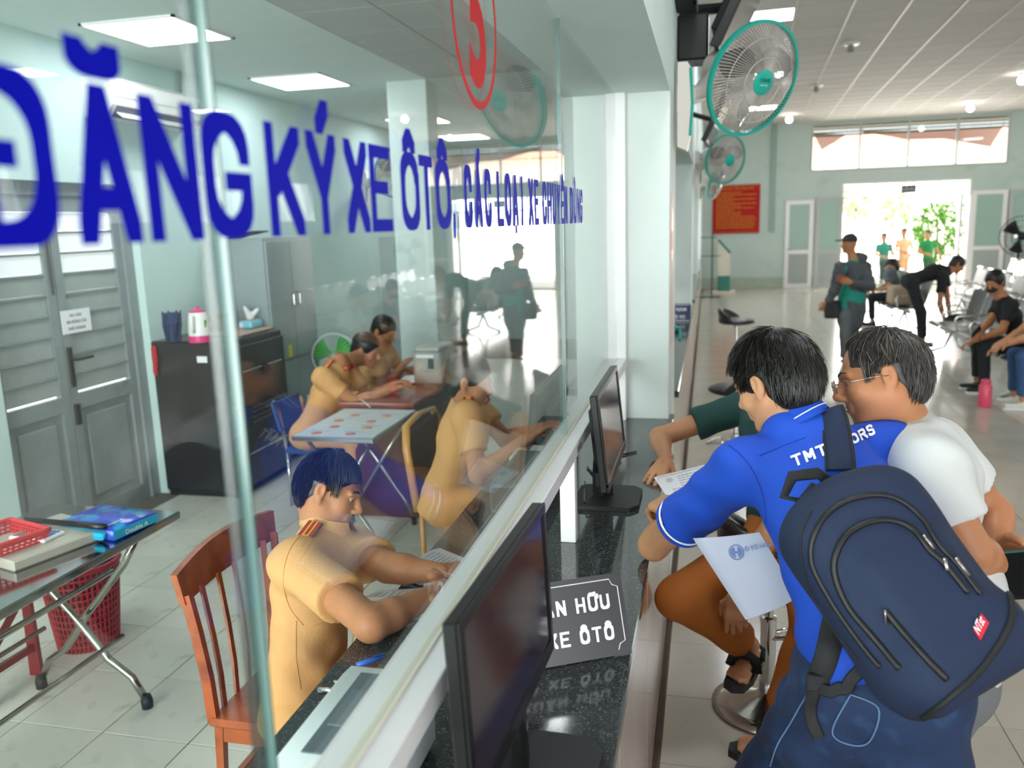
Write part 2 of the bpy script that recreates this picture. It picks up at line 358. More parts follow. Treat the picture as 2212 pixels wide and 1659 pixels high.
# ------------------------------------------------------------------ condensed bold sign letters drawn as strokes
def _arc(cx, cy, rx, ry, a0, a1, n=12): return [(cx+rx*math.cos(math.radians(a)), cy+ry*math.sin(math.radians(a))) for a in np.linspace(a0, a1, n)]
_O = _arc(.5, .70, .5, .30, 0, 180, 9)+_arc(.5, .30, .5, .30, 180, 360, 9)+[(1, .70)]
_D = [(0, 0), (0, 1), (.45, 1)]+_arc(.45, .68, .55, .32, 90, 0, 7)+_arc(.45, .32, .55, .32, 0, -90, 7)+[(0, 0)]
_C = _arc(.5, .70, .5, .30, -5, 180, 9)+_arc(.5, .30, .5, .30, 180, 365, 9)
GLY = {'D': [_D], 'A': [[(0, 0), (.5, 1), (1, 0)], [(.17, .25), (.83, .25)]], 'N': [[(0, 0), (0, 1), (1, 0), (1, 1)]], 'O': [_O], 'C': [_C], 'G': [_arc(.5, .70, .5, .30, 0, 180, 9)+_arc(.5, .30, .5, .30, 180, 360, 9)+[(1, .45), (.55, .45)]],
       'K': [[(0, 0), (0, 1)], [(1, 1), (.08, .42)], [(.35, .6), (1, 0)]], 'Y': [[(0, 1), (.5, .42), (1, 1)], [(.5, .42), (.5, 0)]], 'X': [[(0, 0), (1, 1)], [(0, 1), (1, 0)]], 'E': [[(1, 1), (0, 1), (0, 0), (1, 0)], [(0, .52), (.8, .52)]],
       'T': [[(0, 1), (1, 1)], [(.5, 1), (.5, 0)]], 'L': [[(0, 1), (0, 0), (1, 0)]], 'I': [[(.5, 0), (.5, 1)]], 'H': [[(0, 0), (0, 1)], [(1, 0), (1, 1)], [(0, .5), (1, .5)]], 'U': [[(0, 1), (0, .3)]+_arc(.5, .3, .5, .3, 180, 360, 9)+[(1, 1)]],
       'M': [[(0, 0), (0, 1), (.5, .3), (1, 1), (1, 0)]], 'R': [[(0, 0), (0, 1), (.6, 1)]+_arc(.6, .76, .4, .24, 90, -90, 8)+[(0, .52)], [(.5, .52), (1, 0)]], 'S': [_arc(.5, .745, .5, .255, 20, 240, 9)+_arc(.5, .255, .5, .255, 60, -160, 9)],
       ',': [[(.5, .06), (.35, -.18)]]}
DIA = {'Ă': ('A', _arc(.5, 1.36, .42, .15, 200, 340, 7)), 'Â': ('A', [(.2, 1.16), (.5, 1.34), (.8, 1.16)]), 'Á': ('A', [(.42, 1.16), (.75, 1.36)]), 'Ý': ('Y', [(.45, 1.16), (.75, 1.38)]), 'Ô': ('O', [(.2, 1.16), (.5, 1.34), (.8, 1.16)]), 'Ê': ('E', [(.2, 1.16), (.5, 1.34), (.8, 1.16)]),
       'Ạ': ('A', [(.5, -.17), (.5, -.16)]), 'Ù': ('U', [(.3, 1.36), (.55, 1.16)]), 'Đ': ('D', [(-.2, .52), (.35, .52)]), 'Ư': ('U', [(1.0, .92), (1.22, 1.0), (1.2, 1.16)]), 'Ữ': ('U', [(.1, 1.16), (.35, 1.30), (.6, 1.18), (.9, 1.32)])}
def glyph(g, ch, org, ux, uy, w, h, tx, ty, n, off):
    """one letter w by h, brush tx by ty, drawn into g on the plane org+ux,uy raised off along n"""
    base, ext = DIA.get(ch, (ch, None)); sts = list(GLY.get(base, []))
    if ext is not None: sts.append(ext)
    if ch == 'Ữ': sts.append([(1.0, .92), (1.25, .98), (1.22, 1.14)])
    org, ux, uy, n = np.array(org, float), nrm(ux), nrm(uy), nrm(n)
    for k_, st in enumerate(sts):
        q = [(tx/2+x*(w-tx), ty/2+y*(h-ty)) for x, y in st]
        for (a, b) in zip(q, q[1:]):
            c = [(p[0]+sx*tx/2, p[1]+sy*ty/2) for p in (a, b) for sx, sy in ((-1, -1), (1, -1), (1, 1), (-1, 1))]
            c = sorted(set(c)); lo, up = [], []
            for p in c:
                while len(lo) > 1 and (lo[-1][0]-lo[-2][0])*(p[1]-lo[-2][1])-(lo[-1][1]-lo[-2][1])*(p[0]-lo[-2][0]) <= 0: lo.pop()
                lo.append(p)
            for p in c[::-1]:
                while len(up) > 1 and (up[-1][0]-up[-2][0])*(p[1]-up[-2][1])-(up[-1][1]-up[-2][1])*(p[0]-up[-2][0]) <= 0: up.pop()
                up.append(p)
            hull = lo[:-1]+up[:-1]
            if len(hull) > 2: g.add([org+ux*x+uy*y+n*(off+len(g.f) % 40*.00004) for x, y in hull], [tuple(range(len(hull)))])
def stroke_text(s, org, ux, uy, h, cw, m, parent, tx=None, ty=None, gap=.35, off=.0006, name='lettering'):
    """a line of condensed bold letters, cw = letter width"""
    g = MB(); tx = tx or cw*.30; ty = ty or h*.15; x = 0.0; n = np.cross(nrm(ux), nrm(uy))
    for ch in s:
        if ch == ' ': x += cw*.75; continue
        w = cw*(.45 if ch in 'I,' else 1.0); glyph(g, ch, np.array(org, float)+nrm(ux)*x, ux, uy, w, h, tx, ty, n, off); x += w+cw*gap
    return obj(name, g, m, parent)
# ================================================================== materials
M = mat
paint = M('wall_paint', 'd3e2df', .75, var=.03, vs=2.5, bump=.08, bs=35)
paint_white = M('pillar_paint', 'd0d8d4', .6, var=.03, vs=4, bump=.06, bs=30, col2='cfd3cb', c2s=5, c2lo=.62, c2hi=.8)
paint_far = M('shaded_hall_paint', 'c0cfc9', .7, var=.03, vs=1.2, col2='b2c2ba', c2s=2, c2lo=.6, c2hi=.8)  # same wall paint, its colour darkened for the shade at the far end
ceil_plain = M('ceiling_paint', 'd6e4e2', .8, var=.02)
tile_hall = M('hall_tile', 'b5aea1', .16, var=.05, vs=3, col2='a39b8c', c2s=7, c2lo=.6, c2hi=.85, rnd=.03, spec=.6)
tile_off = M('office_tile', 'd3d0c4', .3, var=.05, vs=4, col2='a9a395', c2s=9, c2lo=.58, c2hi=.8, rnd=.05)
grout = M('grout', '6b6459', .9)
grout_dark = M('dark_grout', '4a3a2e', .9, var=.3, vs=30)
ctile = M('ceiling_tile', 'c9c3be', .85, var=.02, rnd=.03)
ctile_off = M('office_ceiling_tile', 'b3b9b7', .85, var=.02, rnd=.02)
cgrid = M('ceiling_grid', 'e0dad6', .6)
cgrid_d = M('ceiling_grid_dark', '7b8281', .8)
alu = M('white_aluminium', 'ebe9ea', .3, spec=.5, var=.015)
granite = M('black_granite', '2e3233', .09, col2='6c7070', c2s=230, c2lo=.56, c2hi=.68, spec=.6)
panel_m = M('counter_panel', 'c9b6ab', .14, var=.03, vs=3, spec=.6)
greyd = M('grey_door_paint', '8d9596', .5, var=.08, vs=6, col2='6d6d69', c2s=4, c2lo=.66, c2hi=.85)
steel = M('stainless', 'b6b8b8', .18, 1.0, var=.1, vs=8)
chrome = M('chrome', 'd0d0d0', .08, 1.0)
black = M('black_plastic', '141415', .35, spec=.4)
black_matte = M('black_matte', '191a1c', .6)
white_p = M('white_plastic', 'e9e9e6', .35)
paper = M('paper', 'eeeef2', .8)
ink = M('ink', '3a3a42', .9)
blue_ink = M('blue_vinyl', '0409b8', .6, spec=.08); red_ink = M('red_vinyl', 'd8222c', .5, spec=.15)
lamp_o = glow('office_lamp', 'f6fbff', LIGHT_OFFICE); lamp_h = glow('hall_lamp', 'f6faff', LIGHT_HALL)
glass_m = glass('pane_glass'); glass_edge = M('glass_edge', '56706c', .2, spec=.6)
frost = M('frosted_glass', '9db9ae', .35)
XC = -.175; GX = -.424; RX = -.376; HC = .95; YF = 23.3; ZH = 4.22; ZO = 3.10; XW = -3.91
def struct(name, g, m, parent=None, smooth=None): return obj(name, g, m, parent, smooth, kind='structure')
# ================================================================== floors
fl = struct('floor', MB().box(-5.2, 10.6, -6, 24.2, -.25, -.004), grout)
def tiles(parent, mtl, x0, y0, dx, dy, gap, inside, name, near, zt=0.0, th=.012, maxn=300, down=False):
    """alike pieces share one mesh; past maxn the rest are joined"""
    cells = [(x0+i*dx, y0+j*dy) for i in range(-60, 60) for j in range(-70, 90) if inside(x0+(i+.5)*dx, y0+(j+.5)*dy)]
    cells.sort(key=lambda c: near(c[0]+dx/2, c[1]+dy/2)); b = .0015
    g = MB(); z1, z0 = (zt, zt-th) if not down else (zt+th, zt)
    g.obox((0, 0, (z0+z1)/2), (dx-gap, dy-gap, z1-z0), None, b); me = fast_mesh(name, g.v, g.f); fixn(me); me.materials.append(mtl)
    for (x, y) in cells[:maxn]:
        o = bpy.data.objects.new(name, me); COL.objects.link(o); o.parent = parent; o.location = (x+dx/2, y+dy/2, 0)
    if len(cells) > maxn:
        r = MB()
        for (x, y) in cells[maxn:]: r.box(x+gap/2, x+dx-gap/2, y+gap/2, y+dy-gap/2, z0, z1)
        obj(name+'s_beyond', r, mtl, parent, kind='stuff')
hd = lambda x, y: x*x+(y-3)**2
tiles(fl, tile_hall, .246-.39, 2.673, .412, .438, .003, lambda x, y: -.155 < x < 10.4 and 1.4 < y < YF, 'hall_floor_tile', lambda x, y: hd(x, y) if (.35*y-.6 > x-.5) else hd(x, y)+60)
tiles(fl, tile_off, -3.037, 2.458, .380, .405, .004, lambda x, y: XW+.0 < x < -.6 and .6 < y < 11.5, 'office_floor_tile', lambda x, y: (x+2.2)**2+(y-2.6)**2)
struct('trim_1', MB().box(-.168, -.150, .5, YF, -.002, .003), grout_dark)     # brown joint at the foot of the counters
# ================================================================== walls, ceilings
struct('wall_far', None or (lambda g: g)(MB()), paint_far) if False else None
def wall_with_holes(name, y, x0, x1, z0, z1, holes, t, m):
    """wall facing -Y with rectangular openings"""
    g = MB(); xs = sorted({x0, x1, *[h[0] for h in holes], *[h[1] for h in holes]}); zs = sorted({z0, z1, *[h[2] for h in holes], *[h[3] for h in holes]})
    for a, b in zip(xs, xs[1:]):
        for c, d in zip(zs, zs[1:]):
            if not any(h[0] <= (a+b)/2 <= h[1] and h[2] <= (c+d)/2 <= h[3] for h in holes): g.box(a, b, y, y+t, c, d)
    return struct(name, g, m)
wTL, wBR = onY(1755, 266, YF), onY(2177, 355, YF); wBL = onY(1750, 373, YF)
dTL, dTR = onY(1820, 396, YF), onY(2100, 388, YF)
hwin = (float(wBL[0]), float(wBR[0]), float(wBR[2])+.02, ZH-.06); hdoor = (float(dTL[0]), float(dTR[0]), 0.0, float(dTL[2]))
wall_with_holes('wall_far', YF, XC, 10.6, 0, ZH+.1, [hwin, hdoor], .22, paint_far)
# right wall of the hall: solid piers with big bright openings between them
g = MB(); g.box(10.4, 10.6, -6, 24, 0, 2.15); g.box(10.4, 10.6, -6, 24, 3.2, ZH)
for k in range(9): g.box(10.4, 10.6, -6+k*3.6, -4.6+k*3.6, 2.15, 3.2)
struct('wall_right', g, paint_far)
g = MB(); g.box(-5.2, 0.5, -6.2, -6, 0, ZH); g.box(7, 10.6, -6.2, -6, 0, ZH); g.box(.5, 7, -6.2, -6, 3.2, ZH); struct('wall_behind', g, paint)
# piers and the wall over the counters
g = MB(); g.box(-.62, XC, -6, YF, 2.465, ZH+.05); bays = [(4.63, 9.35), (10.0, 14.7), (15.35, 20.0)]
struct('wall_over_counters', g, paint)
cols = [(-1.4, -.9), (3.965, 4.63), (9.35, 10.0), (14.7, 15.35), (20.0, YF)]
for a, b in cols: struct('pillar', MB().box(-.62, XC, a, b, 0, 2.47, .004), paint_white)
# office shell
g = MB(); g.box(XW-.2, XW, 5.17, 14, 0, ZO+.1); g.box(XW-.2, XW, -3, 3.84, 0, ZO+.1); g.box(XW-.2, XW, 3.84, 5.17, 2.24, ZO+.1)
paint_o = M('office_paint', 'c6dcd9', .75, var=.03, vs=2.5, bump=.08, bs=35); wl = struct('wall_left', g, paint_o)
struct('wall_office_end', MB().box(XW-.2, -.81, 13.4, 13.6, 0, ZO+.1), paint)
g = MB(); g.box(XW-.2, -3.8, -3.2, -3, 0, ZO+.1).box(-.8, -.62, -3.2, -3, 0, ZO+.1).box(-3.8, -.8, -3.2, -3, 0, .7).box(-3.8, -.8, -3.2, -3, 2.95, ZO+.1); struct('wall_office_behind', g, paint)
w2 = struct('fill_window', MB().box(-3.8, -.8, -3.15, -3.08, .7, .76).box(-3.8, -.8, -3.15, -3.08, 2.89, 2.95).box(-3.8, -3.74, -3.15, -3.08, .76, 2.89).box(-.86, -.8, -3.15, -3.08, .76, 2.89).box(-2.33, -2.27, -3.15, -3.08, .76, 2.89), alu)  # unseen window, added only to go with the office fill lamp
for a_, b_ in ((-3.74, -2.33), (-2.27, -.86)): obj('pane', MB().box(a_, b_, -3.12, -3.11, .76, 2.89), glass_m, w2)
pil = onZ(919, 170, ZO); PX, PY = float(pil[0]), float(pil[1])
pl = onY(838, 250, PY); pr_ = onX(962, 600, PX)
struct('pillar', MB().box(float(pl[0]), PX, PY, float(pr_[1]), 0, ZO, .004), paint)
struct('ceiling_office', MB().box(XW-.2, -.6, -3.2, 13.6, ZO+.02, ZO+.12), ceil_plain)
g = MB(); g.box(XW, PX, -3, 13.4, ZO, ZO+.02); g.box(PX, -.6, PY, 13.4, ZO, ZO+.02); struct('ceiling_plain', g, ceil_plain)
co = struct('ceiling_office_grid', MB().box(PX, -.62, -3, PY, ZO+.014, ZO+.02), cgrid_d)
c0 = onZ(859, 44, ZO); dxc = float(c0[0])-PX; dyc = (PY-float(onZ(784, 0, ZO)[1]))/4.0
tiles(co, ctile_off, PX, PY-.0, dxc, .572, .008, lambda x, y: PX < x < -.62 and -1.2 < y < PY, 'office_ceiling_tile', lambda x, y: (y-5)**2, zt=ZO, down=True)
struct('ceiling_hall', MB().box(-.7, 10.6, -6.2, 24.2, ZH+.03, ZH+.2), cgrid)
# hall ceiling tiles run three degrees off the wall
hc = thing('hall_ceiling_tiling', None, None, (1.6, 10.5, 0)); hc['kind'] = 'structure'; hc.name = 'ceiling'; hc.rotation_euler = (0, 0, -math.radians(3.1))
def hin(x, y): return True
gm = MB(); gm.obox((0, 0, ZH+.008), (.605, .615, .016), None, .002); tme = fast_mesh('ceiling_tile', gm.v, gm.f); fixn(tme); tme.materials.append(ctile)
pz = onZ(1855, 0, ZH); cells = []
ca, sa_ = math.cos(-math.radians(3.1)), math.sin(-math.radians(3.1))
LP = onZ(1598, 26, ZH); ox, oy = float(LP[0]), float(LP[1])
for i in range(-6, 18):
    for j in range(-28, 24):
        lx, ly = (i+.5)*.62, (j+.5)*.63; wx = ox+ca*lx-sa_*ly; wy = oy+sa_*lx+ca*ly
        if wx < XC-.2 or wx > 10.3 or wy > YF+.1 or wy < -5.8: continue
        if i == 0 and (j % 7) == 0 and j <= 14: cells.append((99999, wx, wy, 'L')); continue
        cells.append(((wx-1.5)**2*.7+(wy-13)**2*.5+(500 if wy < 8 else 0), wx, wy, 'T'))
cells.sort(); nt_ = 0; rest = MB()
for dd, wx, wy, k in cells:
    if k == 'L': continue
    if nt_ < 300:
        o = bpy.data.objects.new('ceiling_tile', tme); COL.objects.link(o); o.parent = hc; o.location = (ca*(wx-1.6)+sa_*(wy-10.5), -sa_*(wx-1.6)+ca*(wy-10.5), 0); nt_ += 1
    else: rest.obox((wx, wy, ZH+.008), (.605, .615, .016), [(ca, sa_, 0), (-sa_, ca, 0), (0, 0, 1)])
o = obj('ceiling_tiles_beyond', rest, ctile, None, kind='stuff'); o.parent = hc; o.matrix_parent_inverse = Matrix.LocRotScale(Vector((1.6, 10.5, 0)), hc.rotation_euler, None).inverted()
tbar = M('ceiling_bar', 'dcd2cd', .5); tbar2 = M('ceiling_cross_bar', 'bfb9b4', .6)
def hloc(wx, wy): return (ca*(wx-1.6)+sa_*(wy-10.5), -sa_*(wx-1.6)+ca*(wy-10.5), 0)
for i in range(0, 17):
    lx = i*.62; y0_, y1_ = -15.6, 12.6
    o = obj('ceiling_bar', MB().obox((0, 0, ZH-.003), (.022, y1_-y0_, .010)), tbar, None, world=False); o.parent = hc; w_ = (ox+ca*lx-sa_*((y0_+y1_)/2), oy+sa_*lx+ca*((y0_+y1_)/2)); o.location = hloc(*w_)
for j in range(-24, 20):
    ly = j*.63; o = obj('ceiling_bar', MB().obox((0, 0, ZH-.001), (10.2, .014, .006)), tbar2, None, world=False); o.parent = hc; o.location = hloc(ox+ca*4.9-sa_*ly, oy+sa_*4.9+ca*ly)
# ================================================================== ceiling lights
def panel_light(cx, cy, z, s, m, label, group, rz=0.0, sy=None):
    t = thing('ceiling_light', label, 'ceiling light', (cx, cy, z), group, rz); sy = sy or s
    g = MB(); f = .018
    for a in ((-s/2, s/2, -sy/2, -sy/2+f), (-s/2, s/2, sy/2-f, sy/2), (-s/2, -s/2+f, -sy/2, sy/2), (s/2-f, s/2, -sy/2, sy/2)): g.box(*a, -.008, .012)
    obj('light_frame', g, white_p, t, world=False)
    obj('diffuser', MB().box(-s/2+f, s/2-f, -sy/2+f, sy/2-f, -.006, .004), m, t, world=False); return t
for n_, (u, v) in enumerate([(345, 66), (652, 175)]):
    c = onZ(u, v, ZO); panel_light(float(c[0]), float(c[1]), ZO-.006, .62, lamp_o, ('square office ceiling light above the grey door', 'square office ceiling light above the grey steel cabinets')[n_], 'office ceiling lights')
c = onZ(652, 175, ZO); panel_light(float(c[0]), float(c[1])+2.85, ZO-.006, .62, lamp_o, 'square office ceiling light half hidden by the office pillar', 'office ceiling lights')
c = onZ(1003, 295, ZO); panel_light(float(c[0]), float(c[1]), ZO-.006, .62, lamp_o, 'small far office ceiling light right of the pillar', 'office ceiling lights')
c = onZ(345, 66, ZO); panel_light(float(c[0]), float(c[1])-2.5, ZO-.006, .62, lamp_o, 'office ceiling light above the near end of the steel table', 'office ceiling lights')
for j in (-14, -7, 0, 7, 14):
    lx, ly = .5*.62, (j+.5)*.63; wx = ox+ca*lx-sa_*ly; wy = oy+sa_*lx+ca*ly
    panel_light(wx, wy, ZH-.004, .61, lamp_h, {0: 'bright square hall ceiling light above the large wall fan', 7: 'hall ceiling light beyond the wall fans', 14: 'hall ceiling light close to the far wall', -7: 'hall ceiling light over the leaning men', -14: 'hall ceiling light behind the photographer'}[j], 'hall ceiling lights', -math.radians(3.1))
for y in (-3, 1.5, 6, 10.5, 15): panel_light(8.6, y, ZH-.004, .61, lamp_h, 'square hall ceiling light over the right side, %s' % {-3: 'nearest the entrance behind', 1.5: 'second from the entrance behind', 6: 'in the middle of the row', 10.5: 'fourth from the entrance behind', 15: 'farthest into the hall'}[y], 'hall ceiling lights on the right')
bulb_m = glow('bulb_glow', 'fffdf2', 30)
for (u, v, lab) in ((1705, 247, 'glowing round ceiling bulb left of the far window band'), (2097, 222, 'glowing round ceiling bulb right, above the far window band'), (2209, 158, 'glowing ceiling bulb at the right edge of the hall ceiling')):
    c = onZ(u, v, ZH); t = thing('ceiling_bulb', lab, 'light bulb', c, 'round bulbs in the hall ceiling')
    obj('lamp_base', MB().lathe([(.07, 0), (.065, -.04), (.04, -.05)], c), white_p, t, True); obj('bulb', MB().lathe([(.03, -.05), (.06, -.08), (.07, -.13), (.05, -.17), (.0, -.19)], c, 16), bulb_m, t, True)
for (u, v, lab) in ((1838, 93, 'round ceiling smoke detector nearer the large fan'), (1764, 184, 'small smoke detector farther along the hall ceiling')):
    c = onZ(u, v, ZH); t = thing('smoke_detector', lab, 'smoke detector', c)
    obj('base', MB().lathe([(.12, 0), (.12, -.02), (.1, -.03)], c), white_p, t, 40); obj('sensor', MB().lathe([(.04, -.03), (.045, -.11), (.03, -.13)], c), M('grey_plastic', '8d8d88', .5), t, 40)
# ================================================================== far wall joinery
def far_frame(name, x0, x1, z0, z1, y, bars, m=alu, w=.05, d=.06):
    g = MB(); g.box(x0, x1, y, y+d, z0, z0+w); g.box(x0, x1, y, y+d, z1-w, z1); g.box(x0, x0+w, y, y+d, z0+w, z1-w); g.box(x1-w, x1, y, y+d, z0+w, z1-w)
    for b in bars: g.box(b-w/2, b+w/2, y, y+d, z0+w, z1-w)
    return struct(name, g, m)
wb = [float(onY(u, 320, YF)[0]) for u in (1857, 1962, 2067)]
ww = far_frame('window_1', *hwin, YF-.01, wb, M('grey_frame', 'b7bdb8', .4))
xs = [hwin[0]]+wb+[hwin[1]]
for a, b in zip(xs, xs[1:]): obj('pane', MB().box(a+.03, b-.03, YF+.01, YF+.016, hwin[2]+.05, hwin[3]-.05), glass_m, ww)
for o in [c for c in ww.children]: pass
# rolled slatted awning outside the upper window
aw = thing('awning', 'olive ribbed awning across the top of the far window band', 'awning', ((hwin[0]+hwin[1])/2, YF+.5, ZH-.5)); zb = float(onY(1900, 287, YF+.5)[2]); g = MB(); nz = 9
olive = M('olive_slat', '50502a', .7)
for k in range(nz): z = zb+k*.075; obj('slat', MB().tube([(hwin[0]-.1, YF+.5, z), (hwin[1]+.1, YF+.5, z)], (.034), 6), olive, aw)
for k_ in (1862, 2168): pass
bn = thing('banner', 'pale red cloth banner hanging outside behind the far window band', 'banner', (4, YF+1.5, 3)); bm_ = M('red_cloth', 'cf9f98', .8)
def yq(u, v, y=YF+1.5): return onY(u, v, y)
obj('cloth', MB().add([yq(1862, 285), yq(2168, 272), yq(2140, 318), yq(2040, 300), yq(1960, 302)]+[q+np.array([0, .03, 0]) for q in (yq(1862, 285), yq(2168, 272), yq(2140, 318), yq(2040, 300), yq(1960, 302))], [(0, 1, 2, 3, 4), (9, 8, 7, 6, 5), (0, 5, 6, 1), (1, 6, 7, 2), (2, 7, 8, 3), (3, 8, 9, 4), (4, 9, 5, 0)]), bm_, bn)
[obj('cord', MB().tube([yq(*e), yq(*e)*V3(1, 1, 0)+V3(0, 0, ZH+.1)], .008, 5), M('cord', '8a8378', .7), bn) for e in ((1862, 285), (2168, 272))]
obj('cloth_corner', MB().add([yq(1757, 290), yq(1835, 288), yq(1775, 325)]+[q+np.array([0, .03, 0]) for q in (yq(1757, 290), yq(1835, 288), yq(1775, 325))], [(0, 1, 2), (5, 4, 3), (0, 3, 4, 1), (1, 4, 5, 2), (2, 5, 3, 0)]), bm_, bn)
# entrance: transom lights, frame, opened leaves
tz = float(onY(1950, 425, YF)[2]); db = [float(onY(u, 410, YF)[0]) for u in (1890, 2028)]
dw = far_frame('door_1', hdoor[0], hdoor[1], tz-.03, hdoor[3], YF-.01, db, alu)
xs = [hdoor[0]]+db+[hdoor[1]]
for a, b in zip(xs, xs[1:]): obj('pane', MB().box(a+.03, b-.03, YF+.01, YF+.016, tz+.02, hdoor[3]-.05), glass_m, dw)
pst = float(onY(2072, 500, YF)[0]); struct('trim_2', MB().box(pst-.04, pst+.04, YF-.02, YF+.06, 0, tz), alu)
struct('trim_3', MB().box(hdoor[0]-.03, hdoor[0]+.03, YF-.02, YF+.06, 0, tz), alu); struct('trim_4', MB().box(hdoor[1]-.03, hdoor[1]+.03, YF-.02, YF+.06, 0, tz), alu)
s_ = thing('exit_sign', 'small dark hanging sign in the transom over the far entrance', 'sign', onY(1963, 408, YF-.03)); c = onY(1963, 408, YF-.03)
obj('panel', MB().obox(c, (.36, .03, .2), None, .005), M('dark_sign', '4c5658', .5), s_); M('dark_sign', '4c5658', .5); [obj('bracket', MB().box(c[0]+e-.01, c[0]+e+.01, c[1]-.005, c[1]+.02, c[2], hdoor[3]-.02), M('dark_sign', '', .5), s_) for e in (-.11, .11)]; place_text('LỐI RA', c+V3(-.14, -.017, -.04), (1, 0, 0), (0, 0, 1), .075, .28, M('sign_white', 'c9cfce', .6), s_)
# plain aluminium doors either side, frosted upper light
leafm = M('door_panel', 'aab3b1', .4, wave=20, bump=.3)
def plain_leaf(name, a, b, zt, y, shade=alu, hand=False):
    x0, x1 = a, b; w = .1; t = struct(name, MB().box(x0, x0+w, y, y+.05, 0, zt).box(x1-w, x1, y, y+.05, 0, zt).box(x0+w, x1-w, y, y+.05, 0, .1).box(x0+w, x1-w, y, y+.05, zt-w, zt).box(x0+w, x1-w, y, y+.05, .88, .98), shade)
    obj('glass_pane', MB().box(x0+w, x1-w, y+.02, y+.03, .98, zt-w), frost, t)
    n = 8; ww_ = (x1-x0-2*w)/n
    for k in range(n): obj('plank', MB().box(x0+w+k*ww_+.003, x0+w+(k+1)*ww_-.003, y+.012, y+.035, .1, .88), leafm, t)
    if hand: obj('handle', MB().tube([(x0+.05, y, 1.0), (x0+.05, y-.05, 1.0), (x0+.17, y-.05, 1.0)], .012), chrome, t)
    return t
X_ = lambda u, v=520: float(onY(u, v, YF)[0])
plain_leaf('door_2', X_(1695), X_(1755), 2.26, YF-.06, hand=True); plain_leaf('door_3', X_(1760), X_(1818), 2.3, YF-.06, M('grey_alu', 'b4b8b6', .4))
plain_leaf('door_4', X_(2093), X_(2168), 2.35, YF-.06); plain_leaf('door_5', X_(2172), X_(2250), 2.35, YF-.06, M('grey_alu'  , 'b4b8b6', .4))
struct('trim_5', MB().box(X_(1670, 380)-.07, X_(1670, 380)+.07, YF-.05, YF, .0+float(onY(1672, 500, YF)[2]), ZH), M('conduit', '93a8a0', .6))
struct('baseboard_far', MB().box(XC, hdoor[0]-.1, YF-.03, YF, 0, .28), M('skirting', 'a9b5a6', .5, var=.1, vs=3))
# red notice board
a, b2_ = onY(1540, 401, YF-.05), onY(1640, 503, YF-.05)
rb = thing('notice_board', 'red notice board with yellow lettering on the far wall', 'notice board', (a+b2_)/2)
obj('board', MB().box(a[0], b2_[0], YF-.05, YF-.02, b2_[2], a[2], .01), M('board_red', 'b01e18', .6, spec=.2), rb)
ylw = M('yellow_print', 'cf8a1e', .7); wid = b2_[0]-a[0]; hh = a[2]-b2_[2]
place_text('NỘI QUY TIẾP CÔNG DÂN', (a[0]+wid*.2, YF-.053, a[2]-hh*.1), (1, 0, 0), (0, 0, 1), hh*.045, wid*.66, ylw, rb)
ln = MB(); random.seed(3)
for k in range(17):
    z = a[2]-hh*(.17+.045*k); x = a[0]+wid*.08; e = a[0]+wid*random.choice([.45, .6, .9, .92, .88])
    while x < e:
        w = random.uniform(.03, .11); ln.box(x, min(x+w, e), YF-.054, YF-.051, z, z+hh*.018); x += w+.02
obj('print_lines', ln, ylw, rb)
for z_ in (a[2]-.04, b2_[2]+.03): obj('print_border', MB().box(a[0]+.02, b2_[0]-.02, YF-.054, YF-.051, z_, z_+.01), ylw, rb)
# ================================================================== outside
struct('shade_eave', MB().box(-6, 12, YF+.2, YF+3.6, ZH+.1, ZH+.3), M('shade_eave_white', 'c9c6bd', .8))  # unseen overhang, added to keep sun off the awning and banner
struct('forecourt', MB().box(-6, 16, YF+.2, 60, -.35, -.2), M('concrete_out', 'cfc9bd', .8, var=.05, vs=.6))
wb_ = thing('building', 'pale sunlit building across the forecourt', 'building', (3, 48, -.2)); obj('wall', MB().box(-10, 20, 48, 49, -.2, 5.5), M('pale_wall', 'f0ece2', .8), wb_); obj('roof', MB().box(-10, 20, 47, 50, 5.5, 5.8), M('roof_red', 'd98a74', .8), wb_)
for k in range(5): obj('window', MB().box(-5+k*4.4, -3+k*4.4, 47.95, 48.02, 1.4, 3.2), M('far_glass', '9fb4bb', .3), wb_)
leafA = M('tree_leaf', 'aab98a', .6, var=.2, vs=20, rnd=.1)
def leafy(name, label, c, r, n, s, m, trunk, cat='tree', group=None, squash=1.4):
    t = thing(name, label, cat, (c[0], c[1], -.2), group); obj('trunk', MB().tube([(c[0], c[1], -.2), (c[0]+.05, c[1], c[2]-.3*r), (c[0]-.03, c[1], c[2]+.5*r)], [.06, .05, .02], 7), M('bark', '6e5f48', .9), t)
    L = MB(); q = np.random.default_rng(int(abs(c[0])*97)+n)
    for k in range(n):
        d = nrm(q.normal(size=3)); p = np.array(c)+d*np.array([r, r, r*squash])*q.uniform(.35, 1.0)**.6*(1+.25*math.sin(7*d[0]+5*d[2])); a1 = nrm(q.normal(size=3)); a2 = nrm(np.cross(a1, q.normal(size=3)))
        L.add([p-a1*s, p+a2*s*.45, p+a1*s, p-a2*s*.45], [(0, 1, 2, 3)])
    obj('leaves', L, m, t, kind='stuff'); return t
leafy('tree', 'sunlit green tree standing just outside the far entrance', onY(2022, 500, 28.6), .82, 1900, .08, M('leaf_bright', '5f9a2a', .6, var=.2, vs=9), True)
for k, (u, v, y, r) in enumerate(((1845, 440, 46, 1.0), (1930, 452, 44, .9), (1885, 462, 50, .8))):
    leafy('tree', ('pale green tree at the left side of the far doorway view', 'pale green tree in the middle of the far doorway view', 'lower pale bush under the distant trees')[k], onY(u, v, y), r, 500, .2, leafA, True, squash=.8)
